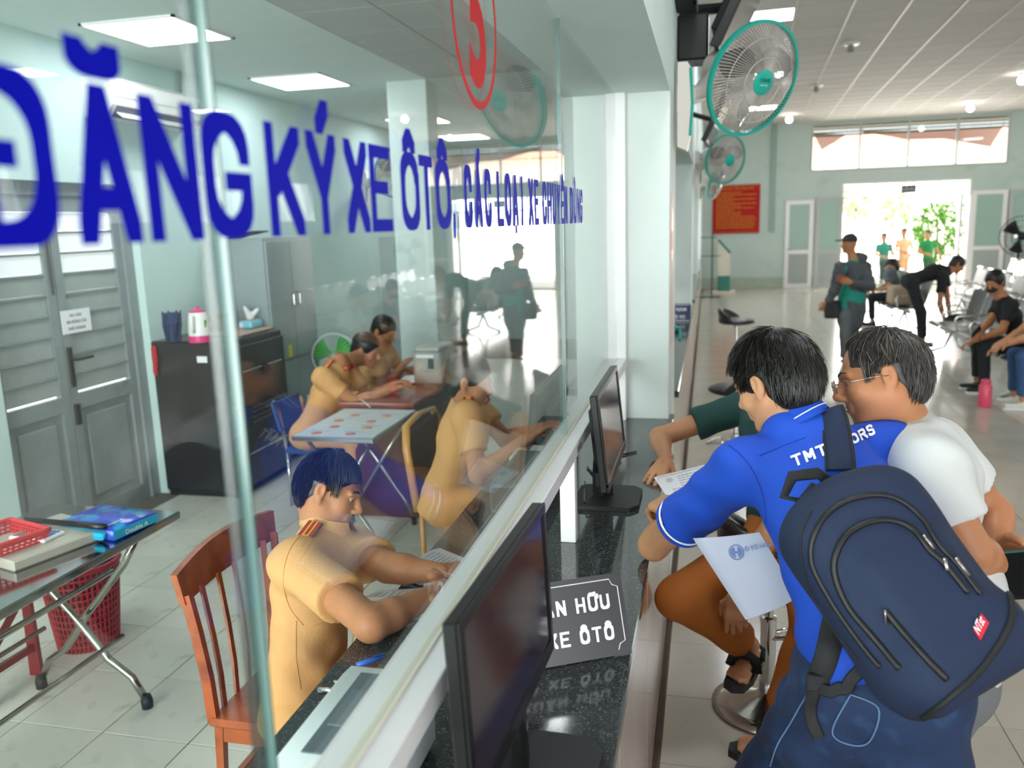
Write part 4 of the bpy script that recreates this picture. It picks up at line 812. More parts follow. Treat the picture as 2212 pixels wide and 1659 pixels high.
# ================================================================== bar stools
def bar_stool(loc, rz, label, seat_z=.74, ring=True):
    t = thing('bar_stool', label, 'stool', loc, 'bar stools by the counters', rz)
    obj('base_plate', MB().lathe([(.0, .0), (.205, .0), (.21, .008), (.16, .028), (.05, .055), (.03, .07)], n=36, cap=False), M('worn_chrome', 'b2aca6', .14, 1.0, var=.25, vs=9), t, True, False)
    obj('column', MB().lathe([(.03, .06), (.03, .38), (.018, .385), (.018, seat_z-.05)], n=18), chrome, t, 40, False)
    if ring: obj('foot_rest', MB().tube([(.0, .02, .30), (.10, .03, .30), (.17, .10, .30), (.19, 0, .30), (.17, -.10, .30), (.10, -.03, .30), (0, -.02, .30)], .010, 8), chrome, t, True, False)
    obj('gas_lever', MB().tube([(0, 0, seat_z-.05), (-.05, .10, seat_z-.07)], .012, 6), black, t, True, False)
    pr = [ell((0, 0, seat_z), (.20, .19, .04), k=.02)]
    ar = [math.radians(100+k*8) for k in range(21)]; rim_ = [(.185*math.cos(w), .175*math.sin(w), seat_z+.02+.10*math.sin(math.pi*k/20)**.8) for k, w in enumerate(ar)]
    for k in range(20):
        p0, p1 = V3(*rim_[k]), V3(*rim_[k+1]); pr.append(cap(p0, p1, .02, .02, k=.012)); pr.append(cap(V3(p0[0]*.92, p0[1]*.92, seat_z+.005), p0, .024, .02, k=.02))
    obj('seat', fast_mesh('seat', *sdf(pr, .009)), M('black_leather', '1d1c1c', .35, bump=.15, bs=90), t, True, False); return t
c = onZ(1592, 690, .78); bar_stool((c[0], c[1], 0), math.radians(-15), 'black bar stool standing alone in the hall near the counters', .76)
c = onZ(1572, 835, .72); bar_stool((c[0]+.06, c[1], 0), math.radians(150), 'black bar stool half hidden behind the leaning man in blue', .70)
STOOL = onZ(1655, 1525, 0); st3 = bar_stool((STOOL[0], STOOL[1], 0), math.radians(20), 'chrome bar stool under the seated man in orange trousers', .66)
# ================================================================== kiosk, stand, desk fan, pedestal fan in the hall
def sq(u, v, z=0): return onZ(u, v, z)
kc = onY(1563, 628, 21.6); kx, ky = float(kc[0]), 21.6; zt_ = float(onY(1563, 520, ky)[2]); ki = thing('information_kiosk', 'slim cream and green information kiosk under the red notice board', 'kiosk', (kx, ky, 0))
obj('plinth', MB().box(kx-.28, kx+.28, ky-.2, ky+.2, 0, .07, .01), M('kiosk_cream', 'd5cdbd', .5), ki); obj('lower_body', MB().box(kx-.15, kx+.15, ky-.1, ky+.1, .07, .45, .01), M('kiosk_green', '12705f', .4), ki)
obj('upper_body', MB().prism([(-.15, .45), (.15, .45), (.15, zt_-.32), (-.13, zt_), (-.15, zt_)], (1, 0, 0), (0, 0, 1), (0, 1, 0), (kx, ky-.1, 0), .2), M('kiosk_cream', '', .5), ki)
obj('screen_head', MB().obox((kx+.0, ky, zt_-.14), (.44, .22, .06), [(.66, 0, -.75), (0, 1, 0), (.75, 0, .66)], .01), M('kiosk_green', '', .4), ki)
c = onZ(1528, 640, 0); sx_, sy_ = float(c[0])+.1, 20.6; ws = thing('wire_stand', 'thin black wire display stand in the corner by the far wall', 'stand', (sx_, sy_, 0)); g = MB(); zt2 = 1.55
g.tube([(sx_, sy_, 0), (sx_, sy_, zt2)], .018, 6); g.box(sx_-.28, sx_+.22, sy_-.02, sy_+.02, 0, .03); g.box(sx_-.02, sx_+.02, sy_-.2, sy_+.2, 0, .03)
obj('frame', g, M('dark_green_metal', '33413b', .5), ws); obj('shelf', MB().box(sx_-.28, sx_+.2, sy_-.01, sy_+.01, .98, 1.0).box(sx_-.28, sx_+.1, sy_-.01, sy_+.01, 1.42, 1.44), M('dark_green_metal', '', .5), ws)
pc = onY(2205, 510, 20.2); pf = thing('pedestal_fan', 'large black pedestal fan at the right edge near the far doors', 'fan', (pc[0], pc[1], 0)); C0 = np.array(pc); rr2 = .42; g = MB()
for k in range(28): w = 2*math.pi*k/28; g.tube([C0+V3(math.cos(w)*rr2*q, -.12*(1-q*q)*1.0, math.sin(w)*rr2*q) for q in (.1, .5, .85, 1)], .003, 4, cap=False)
for q in (.5, .8, 1.0): g.tube([C0+V3(math.cos(w)*rr2*q, -.12*(1-q*q), math.sin(w)*rr2*q) for w in np.linspace(0, 2*math.pi, 37)], .006 if q < 1 else .011, 5, cap=False)
obj('wire_guard', g, black, pf, kind='stuff'); obj('motor', MB().lathe([(.03, -.1), (.09, -.06), (.1, .08), (.06, .2)], C0, 16, (0, 1, 0)), black, pf, 40)
obj('pole', MB().tube([C0+V3(0, .1, 0), (C0[0], C0[1]+.1, .05)], .03, 10), black, pf); obj('base_plate', MB().lathe([(.0, 0), (.3, 0), (.28, .04), (.04, .06)], (C0[0], C0[1]+.1, 0), 24), black, pf, 40)
for k in range(3): w = 2*math.pi*k/3+.3; obj('blade', MB().quadgrid(lambda u, v, w=w: C0+V3(math.cos(w+(v-.5)*.9)*(.05+u*.32), (v-.5)*.08, math.sin(w+(v-.5)*.9)*(.05+u*.32)), 5, 5, (0, .004, 0)), black, pf, True)
# ================================================================== waiting benches
perf = grid_mat('perforated_steel', '8b8f8b', '4a4d50', 34, .55, .38, .8, axis='yz'); perf2 = grid_mat('perforated_seat', '8f9290', '4e5154', 34, .55, .38, .8, axis='yx'); bsteel = M('bench_steel', 'b9bbbb', .22, 1.0)
def bench(x, y0, n, label, base=None, pitch=.60):
    """seats face -X; beam runs along Y from y0"""
    t = thing('waiting_bench', label, 'bench', (x, y0, 0), 'rows of steel waiting seats'); L = n*pitch
    obj('beam', MB().box(-.02, .04, 0, L, .33, .38, .004), bsteel, t, world=False)
    for k in range(n):
        def prof(v):
            pts = [(-.24, .395), (-.20, .425), (-.05, .41), (.12, .40), (.20, .43), (.235, .50), (.27, .65), (.31, .80), (.335, .86), (.37, .875)]
            q = v*(len(pts)-1); i = min(int(q), len(pts)-2); f = q-i; return pts[i][0]*(1-f)+pts[i+1][0]*f, pts[i][1]*(1-f)+pts[i+1][1]*f
        y_ = k*pitch
        s = obj('seat', MB().quadgrid(lambda u, v: (prof(v*.46)[0], y_+.03+u*(pitch-.06), prof(v*.46)[1]), 2, 10, (0, 0, -.012)), perf2, t, 60, False)
        b_ = obj('backrest', MB().quadgrid(lambda u, v: (prof(.46+v*.42)[0], y_+.03+u*(pitch-.06), prof(.46+v*.42)[1]), 2, 8, (.012, 0, 0)), perf, t, 60, False)
        obj('top_roll', MB().tube([(.335, y_+.03, .862), (.335, y_+pitch-.03, .862)], .022, 8), bsteel, b_, True, False)
    for k in range(n+1):
        y_ = k*pitch; obj('armrest', MB().tube([(.0, y_, .36), (-.16, y_, .40), (-.20, y_, .56), (-.16, y_, .60), (.16, y_, .62), (.22, y_, .52)], .013, 6), chrome, t, True, False)
    for y_ in (.35, L-.35): obj('leg', MB().tube([(.30, y_, .03), (.10, y_, .10), (.01, y_, .33)], .02, 6).tube([(-.28, y_, .03), (-.08, y_, .10), (.01, y_, .33)], .02, 6).lathe([(.03, 0), (.025, .03)], (.30, y_, 0), 10).lathe([(.03, 0), (.025, .03)], (-.28, y_, 0), 10), bsteel, t, True, False)
    return t
bench(3.05, 13.9, 5, 'steel waiting bench where the woman with the beige bag sits'); bench(3.18, 8.75, 6, 'nearest steel waiting bench, behind the bending man and the masked man')
bench(4.45, 12.3, 4, 'steel waiting bench in the second row from the aisle, nearer part'); bench(4.45, 14.9, 3, 'steel waiting bench in the second row from the aisle, farther part')
bench(5.75, 13.2, 4, 'steel waiting bench in the last row on the right, nearer part'); bench(5.75, 16.1, 5, 'steel waiting bench in the last row on the right, farther part')
# ================================================================== steel table with office things (left foreground)
ZT = .75; e0, e1 = onZ(390, 1103, ZT), onZ(0, 1312, ZT); ff = onZ(250, 1068, ZT); TX1 = float(e0[0]); TX0 = TX1-.66; TY1 = float(e0[1]); TY0 = TY1-1.75
tb = thing('steel_table', 'stainless steel folding table with curved tube legs, left of the officer', 'table', ((TX0+TX1)/2, (TY0+TY1)/2, 0))
obj('table_top', MB().box(TX0, TX1, TY0, TY1, ZT-.035, ZT, .006), M('table_steel', 'a9abaa', .1, 1.0, var=.08, vs=3), tb)
def foldleg(y, s):
    for (xa, xb) in ((TX1-.05, TX0+.05), (TX0+.05, TX1-.05)):
        pts = [(xa, y, ZT-.04), (xa+(xb-xa)*.12, y, .60), (xa+(xb-xa)*.5, y, .36), (xa+(xb-xa)*.72, y, .20), (xa+(xb-xa)*.90, y, .13), (xb, y, .03)]
        pts = [(x, y_+(.05*s if xa > xb else 0), z) for x, y_, z in pts]; lg = obj('leg', MB().tube(pts, .015, 10), M('tube_steel', 'a9a79f', .15, 1.0), tb, True)
        obj('rubber_foot', MB().lathe([(.022, 0), (.024, .03), (.018, .055)], (pts[-1][0], pts[-1][1], 0), 12), black_matte, lg, True)
foldleg(TY1-.28, 1); foldleg(TY0+.35, -1)
for dx in (.14, .52): obj('brace', MB().tube([(TX0+dx, TY0+.33, .30), (TX0+dx, TY1-.26, .30)], .010, 8), MATS['tube_steel'], tb, True)
obj('brace', MB().tube([(TX1-.12, TY0+.4, .60), (TX1-.12, TY1-.3, .60)], .012, 8), MATS['tube_steel'], tb, True)
def qpts(L, z): return [onZ(u, v, z) for u, v in L]
rp = qpts([(128, 1125), (235, 1150), (333, 1108), (228, 1083)], ZT+.05); c = sum(rp)/4; ax_ = nrm(rp[2]-rp[1]); ay_ = nrm(np.cross([0, 0, 1], ax_)); lx = np.linalg.norm(rp[2]-rp[1]); ly = np.linalg.norm(rp[1]-rp[0])
pk = thing('paper_ream', 'blue wrapped ream of copy paper on the steel table', 'paper pack', (c[0], c[1], ZT)); blue_w = M('ream_blue', '2747c8', .22, col2='1b9ad0', c2s=14, c2lo=.5, c2hi=.62, spec=.6, bump=.2, bs=20)
obj('wrapper', MB().obox((c[0], c[1], ZT+.026), (lx, ly, .05), [ax_, ay_, (0, 0, 1)], .008), blue_w, pk, 50)
obj('side_band', MB().obox(V3(c[0], c[1], ZT+.026)-ay_*(ly/2+.0005), (lx*.98, .001, .034), [ax_, ay_, (0, 0, 1)]), M('cyan_band', '25a7cf', .3), pk); obj('folded_end', MB().obox(V3(c[0], c[1], ZT+.026)-ax_*(lx/2+.012), (.03, ly*.8, .03), [nrm(ax_*.9+V3(0, 0, .3)), ay_, (0, 0, 1)], .008), M('cyan_band', '', .3), pk)
nsd = -ay_; place_text('Double A', V3(c[0], c[1], ZT+.014)-ay_*(ly/2+.002)-ax_*lx*.25, ax_, (0, 0, 1), .018, lx*.5, M('white_print', 'e8f4f8', .5), pk); place_text('Double A', V3(c[0], c[1], ZT+.0525)-ay_*ly*.33-ax_*lx*.42, ax_, ay_, .018, lx*.4, M('white_print', '', .5), pk)
gp_ = qpts([(0, 1135), (60, 1122), (175, 1150), (66, 1205)], ZT+.04); c = onZ(90, 1163, ZT+.04); gx, gy = float(c[0]), float(c[1])
gu = thing('paper_cutter', 'beige guillotine paper cutter with black blade on the steel table', 'paper cutter', (gx, gy, ZT)); gax = nrm(onZ(175, 1150, ZT)-onZ(60, 1122, ZT)); gay = nrm(np.cross([0, 0, 1], gax)); gc = onZ(85, 1162, ZT+.03)
obj('board', MB().obox((gc[0], gc[1], ZT+.02), (.34, .40, .04), [gax, gay, (0, 0, 1)], .006), M('beige_metal', 'b5b0a4', .4), gu)
bl0, bl1 = onZ(55, 1122, ZT+.055), onZ(225, 1138, ZT+.06); obj('blade_arm', MB().tube([bl0, bl1], [(.006, .012), (.006, .014)], 6), black, gu); obj('grip', MB().tube([onZ(170, 1133, ZT+.065), onZ(228, 1138, ZT+.065)], .013, 8), black, gu, True)
c = onZ(80, 1157, ZT+.045); ca_ = thing('calculator', 'white desk calculator lying on the paper cutter', 'calculator', (c[0], c[1], ZT+.04)); cax = nrm(onZ(122, 1160, ZT)-onZ(40, 1152, ZT)); cay = nrm(np.cross([0, 0, 1], cax))
obj('case', MB().obox((c[0], c[1], ZT+.047), (.17, .10, .014), [cax, cay, (0, 0, 1)], .004), white_p, ca_); obj('display', MB().obox(V3(c[0], c[1], ZT+.0545)-cax*.055, (.04, .08, .002), [cax, cay, (0, 0, 1)]), M('lcd_grey', '6d7a70', .2), ca_)
for i in range(5):
    for j in range(4): obj('key', MB().obox(V3(c[0], c[1], ZT+.0555)+cax*(-.02+.022*i)+cay*(-.03+.02*j), (.014, .012, .003), [cax, cay, (0, 0, 1)]), M('blue_key', '3a6bc4', .4) if i > 1 else M('yellow_key', 'd8b13a', .4), ca_)
# red basket on the table
redp = M('red_plastic', 'c4232b', .4); c = onZ(0, 1205, ZT+.01)
def lattice(name, cx, cy, z0, z1, w0, d0, w1, d1, R, m, rows, cols, label, cat, r=.003, round_=False, parent=None, liner=None):
    t = thing(name, label, cat, (cx, cy, z0)); R = [nrm(a) for a in R]
    def pt(s, h):
        w, d = w0+(w1-w0)*h, d0+(d1-d0)*h
        if round_: a = 2*math.pi*s; x, y = math.cos(a)*w/2, math.sin(a)*d/2
        else:
            q = s*4; k = int(q) % 4; f = q-int(q); x, y = [(-1+2*f, -1), (1, -1+2*f), (1-2*f, 1), (-1, 1-2*f)][k]; x *= w/2; y *= d/2
        return V3(cx, cy, z0+(z1-z0)*h)+R[0]*x+R[1]*y
    g = MB(); N_ = cols
    for k in range(N_): g.tube([pt(k/N_, 0), pt(k/N_, .5), pt(k/N_, 1)], r, 4, cap=False)
    for j in range(1, rows): g.tube([pt(k/N_/1.0, j/rows) for k in range(N_+1)], r, 4, cap=False)
    obj('lattice_wall', g, m, t, kind='stuff'); obj('rim', MB().tube([pt(k/64, 1) for k in range(65)], r*2.2, 6), m, t, True)
    g = MB(); g.add([pt(k/24, 0.0) for k in range(24)]+[pt(k/24, 0.0)+V3(0, 0, .006) for k in range(24)], [tuple(range(24))[::-1], tuple(range(24, 48))]+[(k, (k+1) % 24, 24+(k+1) % 24, 24+k) for k in range(24)]); obj('bottom', g, m, t)
    if liner: obj('bin_liner', MB().quadgrid(lambda u, v: pt(u, .1+.92*v)*1.0-(pt(u, .1+.92*v)-V3(cx, cy, pt(u, .1+.92*v)[2]))*(.03 if v < .95 else -.05), 28, 6), liner, t, True)
    return t
bk_ = lattice('basket', float(c[0])-.04, float(c[1]), ZT+.004, ZT+.085, .20, .26, .25, .31, [gax, gay, (0, 0, 1)], redp, 6, 56, 'red perforated plastic basket at the left end of the steel table', 'basket', .0042)
c = onZ(178, 1400, 0); lattice('waste_bin', float(c[0])-.02, float(c[1])+.07, 0, .40, .26, .26, .34, .34, [(1, 0, 0), (0, 1, 0), (0, 0, 1)], M('bin_red', 'a3202e', .5), 12, 44, 'red perforated waste bin with black liner under the steel table', 'waste bin', .0065, True, liner=M('liner_black', '1d1f20', .35))
rs = onZ(20, 1500, 0); rsx, rsy = float(rs[0])-.14, float(rs[1])+.02; rd = thing('plastic_stool', 'dark red plastic stool under the left end of the steel table', 'stool', (rsx, rsy, 0)); drk = M('dark_red_plastic', '8f1726', .35)
obj('seat', MB().box(rsx-.14, rsx+.14, rsy-.14, rsy+.14, .43, .45, .006), drk, rd)
for sx in (-1, 1):
    for sy in (-1, 1): obj('leg', MB().prism([(-.035, 0), (.025, 0), (.02, .43), (-.02, .43)], (sx, 0, 0), (0, 0, 1), (0, sy*1.0, 0), (rsx+sx*.14, rsy+sy*.13, 0), .02), drk, rd)
obj('stretcher', MB().box(rsx+.13, rsx+.15, rsy-.14, rsy+.14, .12, .15).box(rsx-.15, rsx-.13, rsy-.14, rsy+.14, .12, .15).obox((rsx+.14, rsy, .28), (.015, .34, .03), [(1, 0, 0), (0, .75, .66), (0, -.66, .75)]), drk, rd)
# ================================================================== officer's wooden chair
wood = M('chair_wood', 'a04e24', .25, var=.18, vs=14, spec=.5, col2='7e3818', c2s=9, c2lo=.5, c2hi=.7); SZc = .48
sa = onZ(458, 1548, SZc); sx0, sy0 = float(sa[0])-.01, float(sa[1])-.02; WB = .44; wc_ = thing('wooden_chair', 'reddish brown slat-back wooden chair under the foreground officer', 'chair', (sx0+.2, sy0+WB/2, 0))
obj('seat', MB().box(sx0, sx0+.43, sy0, sy0+WB, SZc-.028, SZc, .012), wood, wc_); obj('apron', MB().box(sx0+.03, sx0+.05, sy0+.03, sy0+WB-.03, SZc-.08, SZc-.028).box(sx0+.03, sx0+.40, sy0+.02, sy0+.04, SZc-.08, SZc-.028).box(sx0+.03, sx0+.40, sy0+WB-.04, sy0+WB-.02, SZc-.08, SZc-.028), wood, wc_)
topN, topF = onX(372, 1243, sx0-.12), onX(587, 1146, sx0-.12); zt3 = float(topN[2]); lean = .12
yN, yF_ = float(topN[1]), float(topF[1])
def bk_pt(f, h): return V3(sx0+.015-lean*(h**1.3), (sy0+.01)*(1-h)+yN*h+((sy0+WB-.01)*(1-h)+yF_*h-((sy0+.01)*(1-h)+yN*h))*f, SZc-.02+(zt3-SZc+.02)*h)
for f in (0.03, .97): obj('back_post', MB().tube([bk_pt(f, h) for h in (0, .3, .6, .85)], [(.016, .022)]*4, 4), wood, wc_)
for k in range(1, 6): f = k/6; obj('slat', MB().tube([bk_pt(f, h) for h in (0, .25, .5, .85)], [(.014, .006)]*4, 4, flat=None), wood, wc_)
obj('top_rail', MB().quadgrid(lambda u, v: bk_pt(u, .80+.20*v)+V3(-.03*math.sin(math.pi*u), 0, .025*math.sin(math.pi*u)*v), 10, 2, (-.022, 0, 0)), wood, wc_, 40)
for (dx, dy) in ((.03, .03), (.03, WB-.03), (.40, .03), (.40, WB-.03)): obj('leg', MB().tube([(sx0+dx, sy0+dy, SZc-.03), (sx0+dx-(.03 if dx < .1 else 0), sy0+dy, 0)], [(.019, .019), (.014, .014)], 4), wood, wc_)
obj('stretcher', MB().box(sx0+.02, sx0+.04, sy0+.03, sy0+WB-.03, .22, .25).box(sx0+.03, sx0+.40, sy0+.02, sy0+.035, .16, .19).box(sx0+.03, sx0+.40, sy0+WB-.035, sy0+WB-.02, .16, .19), wood, wc_)
M('fan_green', '2fa02f', .4); M('pale_wire', 'b9c4bf', .4); M('dark_maroon', '5b2b2b', .4)
# ================================================================== red desk, folding table, things on them
dm = M('desk_red', '7e3028', .25, var=.08, vs=5, spec=.6); ZD = .78; da = onZ(735, 870, ZD); db2 = onZ(896, 872, ZD); dc = onZ(990, 800, ZD)
DX0, DX1, DY0, DY1 = float(da[0])-.02, float(db2[0]), float(da[1]), float(dc[1])+.05
dk = thing('office_desk', 'dark red office desk where two officers sit', 'desk', ((DX0+DX1)/2, (DY0+DY1)/2, 0)); obj('desk_top', MB().box(DX0, DX1, DY0, DY1, ZD-.035, ZD, .008), dm, dk)
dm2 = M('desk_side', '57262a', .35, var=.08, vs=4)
obj('side_panel', MB().box(DX0+.03, DX0+.05, DY0+.03, DY1-.03, 0, ZD-.035), dm2, dk) if False else None
obj('end_panel', MB().box(DX0+.04, DX1-.02, DY0+.02, DY0+.045, 0, ZD-.035), dm2, dk); obj('end_panel', MB().box(DX0+.04, DX1-.02, DY1-.045, DY1-.02, 0, ZD-.035), dm2, dk); obj('front_panel', MB().box(DX1-.05, DX1-.025, DY0+.045, DY1-.045, .05, ZD-.035), dm2, dk)
# grey printer box
pa, pb = onZ(888, 832, ZD), onZ(968, 835, ZD); px0, py0 = float(pa[0])+.02, float(pa[1]); pw = float(np.linalg.norm((pb-pa)[:2])); 
pw = min(pw, DX1-px0-.01); ph = float(onY(900, 752, py0)[2])-ZD; prn = thing('printer', 'light grey box-shaped printer on the dark red desk', 'printer', (px0+pw/2, py0+.2, ZD)); pg = M('printer_grey', 'a5a5a0', .5)
obj('housing', MB().box(px0, px0+pw, py0, py0+.36, ZD+.002, ZD+ph-.03, .02), pg, prn, 50); obj('lid', MB().box(px0+.01, px0+pw-.01, py0+.01, py0+.35, ZD+ph-.03, ZD+ph, .012), M('printer_lid', 'b9b7b0', .5), prn)
obj('vent', MB().box(px0+pw*.55, px0+pw*.75, py0-.003, py0, ZD+ph*.45, ZD+ph*.72), M('vent_dark', '4d524f', .6), prn); obj('label_plate', MB().box(px0+.03, px0+.16, py0-.002, py0, ZD+ph*.74, ZD+ph*.82), white_p, prn)
def sheet(name, pts, z, m, label, cat, curl=0.0, group=None, lines=0, parent=None, th=.0015, stamp=None):
    """paper through four pixel corners (tl, tr, br, bl) on height z"""
    q = [onZ(u, v, z) for u, v in pts]
    t = thing(name, label, cat, sum(q)/4*V3(1, 1, 0)+V3(0, 0, z), group)
    def fn(u, v): p = (q[0]*(1-u)+q[1]*u)*(1-v)+(q[3]*(1-u)+q[2]*u)*v; return p+V3(0, 0, th+curl*math.sin(math.pi*u*.9)*(1-v)**2)
    obj('sheet', MB().quadgrid(fn, 8, 8, (0, 0, -th)), m, t, 60)
    if lines:
        g = MB(); rg = random.Random(int(q[0][0]*1000)); 
        for k in range(lines):
            v0 = .1+.8*k/lines; u = .1
            while u < rg.choice([.6, .85, .9]):
                w = rg.uniform(.02, .08); a, b, c, d = fn(u, v0), fn(u+w, v0), fn(u+w, v0+.2/lines), fn(u, v0+.2/lines); e = V3(0, 0, .0004); g.add([a+e, b+e, c+e, d+e], [(0, 1, 2, 3)]); u += w+.012
        obj('printed_lines', g, M('print_grey', '9a9aa2', .9), t, kind='stuff')
    if stamp:
        c = fn(*stamp); g = MB(); g.tube([c+V3(.012*math.cos(a), .012*math.sin(a), .0006) for a in np.linspace(0, 2*math.pi, 25)], .0007, 4, cap=False).tube([c+V3(.008*math.cos(a), .008*math.sin(a), .0006) for a in np.linspace(0, 2*math.pi, 25)], .0004, 4, cap=False); obj('round_stamp', g, M('stamp_pink', 'd26a78', .8), t, kind='stuff')
    return t
sheet('documents', [(875, 815), (946, 810), (930, 828), (862, 826)], ZD+.012, paper, 'stack of white papers on the dark red desk', 'papers', th=.012)
c = onZ(918, 817, ZD+.03); solo('red_pen', MB().tube([(c[0]-.05, c[1]-.02, ZD+.034), (c[0]+.05, c[1]+.03, ZD+.034)], [.012, .009], 6), M('red_plastic', 'c4232b', .4), 'thick red marker lying on the stacked papers', 'pen', smooth=True)
c = onZ(950, 826, ZD); solo('notebook', MB().box(c[0]-.06, min(c[0]+.10, DX1-.01), c[1]-.22, c[1]-.04, ZD, ZD+.015, .003), M('brown_cover', '6b4340', .5), 'brown notebook lying beside the printer on the dark red desk', 'notebook')
# folding steel table with protective film
ft = [onZ(650, 937, ZT), onZ(793, 952, ZT), onZ(886, 884, ZT), onZ(722, 882, ZT)]; FX0, FX1 = -2.30, float(ft[1][0])+.02; FY0, FY1 = float(ft[0][1])-.06, DY0-.03
film = M('film', 'c6d2d6', .32, 0., var=.08, vs=12, bump=.15, bs=30); ftb = thing('folding_table', 'small folding steel table covered in film with orange printed spots', 'table', ((FX0+FX1)/2, (FY0+FY1)/2, 0))
obj('table_top', MB().box(FX0, FX1, FY0, FY1, ZT-.03, ZT, .005), steel, ftb); obj('protective_film', MB().box(FX0+.01, FX1-.01, FY0+.01, FY1-.01, ZT+.0005, ZT+.002), film, ftb)
org = M('orange_print', 'cf7a55', .6); inkb = M('film_print', '6e7f8a', .6); rows_ = 4
for i in range(2):
    for j in range(rows_):
        xx = FX0+.12+i*.21+(.04 if j % 2 else 0); yy = FY0+.08+j*(FY1-FY0-.12)/rows_; obj('orange_spot', MB().lathe([(.0, 0), (.032, 0), (.032, .0008), (0, .0008)], (xx, yy, ZT+.002), 14, cap=False), org, ftb, True)
        if i*rows_+j in (0, 2, 5, 7, 3, 4): obj('print_lines', MB().box(xx-.06, xx+.06, yy+.05, yy+.056, ZT+.002, ZT+.0028), inkb, ftb)
for y in (FY0+.08, FY1-.08):
    for (xa, xb) in ((FX0+.04, FX1-.04), (FX1-.04, FX0+.04)):
        lg = obj('leg', MB().tube([(xa, y+(.02 if xa < xb else 0), ZT-.03), (xa+(xb-xa)*.5, y+(.02 if xa < xb else 0), .40), (xb-(xb-xa)*.12, y+(.02 if xa < xb else 0), .16), (xb, y+(.02 if xa < xb else 0), .03)], .012, 8), MATS['tube_steel'], ftb, True); obj('rubber_foot', MB().lathe([(.018, 0), (.018, .04)], (xb, y+(.02 if xa < xb else 0), 0), 10), black_matte, lg)
solo('cable', MB().tube([onZ(756, 853, ZD), onZ(782, 865, ZD+.01), (onZ(800, 880, ZD))], .004, 6), M('pale_cable', 'c9c0c4', .4), 'thin white cable running off the front edge of the red desk', 'cable', smooth=True)
# green desk fan and blue chair behind officers
gf = onY(722, 768, 6.6); gt = thing('desk_fan', 'small fan with green blades behind the two desk officers', 'fan', (gf[0], gf[1], .62)); C0 = np.array(gf); nx = nrm(V3(.3, -1, .1)); aa = nrm(np.cross(nx, (0, 0, 1))); bb2 = np.cross(aa, nx); R_ = .19
g = MB(); g.tube([C0+(aa*math.cos(w)+bb2*math.sin(w))*R_ for w in np.linspace(0, 2*math.pi, 41)], .008, 6, cap=False)
for k in range(30): w = 2*math.pi*k/30; g.tube([C0+nx*.05, C0+nx*.04+(aa*math.cos(w)+bb2*math.sin(w))*R_*.6, C0+(aa*math.cos(w)+bb2*math.sin(w))*R_], .0014, 3, cap=False)
obj('wire_guard', g, M('pale_wire', 'b9c4bf', .4), gt, kind='stuff')
for k in range(3): w = 2*math.pi*k/3+.4; obj('blade', MB().quadgrid(lambda u, v, w=w: C0+(aa*math.cos(w+(v-.5)*1.3)+bb2*math.sin(w+(v-.5)*1.3))*(.03+u*.14)+nx*((v-.5)*.05), 5, 5, nx*.003), M('fan_green', '2fa02f', .4), gt, True)
obj('motor', MB().lathe([(.02, .0), (.05, -.02), (.05, -.1), (.03, -.12)], C0, 14, nx), M('fan_green', '', .4), gt, 40); obj('stand', MB().tube([C0-nx*.07, C0-nx*.07-V3(0, 0, .3)], .02, 8).lathe([(.12, -.36), (.11, -.32), (.03, -.30)], C0-nx*.07, 18), M('pale_wire', '', .4), gt)
fz = float(C0[2]-.36); sd_ = thing('side_table', 'low grey side table that carries the green fan', 'table', (C0[0], C0[1]+.07, 0)); obj('table_top', MB().box(C0[0]-.25, C0[0]+.25, C0[1]-.2, C0[1]+.3, fz-.03, fz), cg, sd_)
for dx in (-.22, .22):
    for dy in (-.17, .27): obj('leg', MB().box(C0[0]+dx-.015, C0[0]+dx+.015, C0[1]+dy-.015, C0[1]+dy+.015, 0, fz-.03), cg, sd_)
def simple_chair(name, label, x, y, m, cat='chair', z=.45, wb=.38, back=.2, legm=None):
    """chair facing +X"""
    t = thing(name, label, cat, (x, y, 0)); obj('seat', MB().box(x-.2, x+.22, y-wb/2, y+wb/2, z-.04, z, .012), m, t, 50); obj('backrest', MB().quadgrid(lambda u, v: (x-.21-.05*v+.02*math.cos(math.pi*(u-.5)), y-wb/2+u*wb, z+.12+v*back), 6, 4, (-.02, 0, 0)), m, t, 40)
    for dx in (-.19, .2):
        for dy in (-wb/2+.02, wb/2-.02): obj('leg', MB().tube([(x+dx, y+dy, 0), (x+dx, y+dy, z-.03)], .013, 8), legm or chrome, t, True)
    obj('back_post', MB().tube([(x-.2, y-wb/2+.03, z-.03), (x-.24, y-wb/2+.03, z+.3)], .012, 6).tube([(x-.2, y+wb/2-.03, z-.03), (x-.24, y+wb/2-.03, z+.3)], .012, 6), legm or chrome, t)
    return t
bluep = M('blue_plastic', '2f4c86', .4)
# ================================================================== on top of the safe
def onS(u, v): return onZ(u, v, SZ)
c = onS(349, 742); t = thing('folded_umbrella', 'dark navy folded umbrella bundle standing at the left of the safe top', 'umbrella', (c[0]+.02, c[1]+.06, SZ)); nv = M('navy_cloth', '26355a', .7); x, y = float(c[0])+.03, float(c[1])+.10
obj('canopy', MB().lathe([(.045, 0), (.05, .05), (.055, .14), (.065, .20), (.05, .205), (.03, .19)], (x, y, SZ), 12), nv, t, 30)
for k in range(7): a_ = 2*math.pi*k/7; obj('fold', MB().tube([(x+.045*math.cos(a_), y+.045*math.sin(a_), SZ+.0+.005), (x+.055*math.cos(a_+.3), y+.055*math.sin(a_+.3), SZ+.12), (x+.062*math.cos(a_+.7), y+.062*math.sin(a_+.7), SZ+.215)], [.008, .012, .006], 6), nv, t, True)
c = onS(414, 742); x, y = float(c[0])+.01, float(c[1])+.09; t = thing('electric_kettle', 'white electric kettle with pink base and lid on the safe', 'kettle', (x, y, SZ)); pink = M('pink_plastic', 'd8337d', .35)
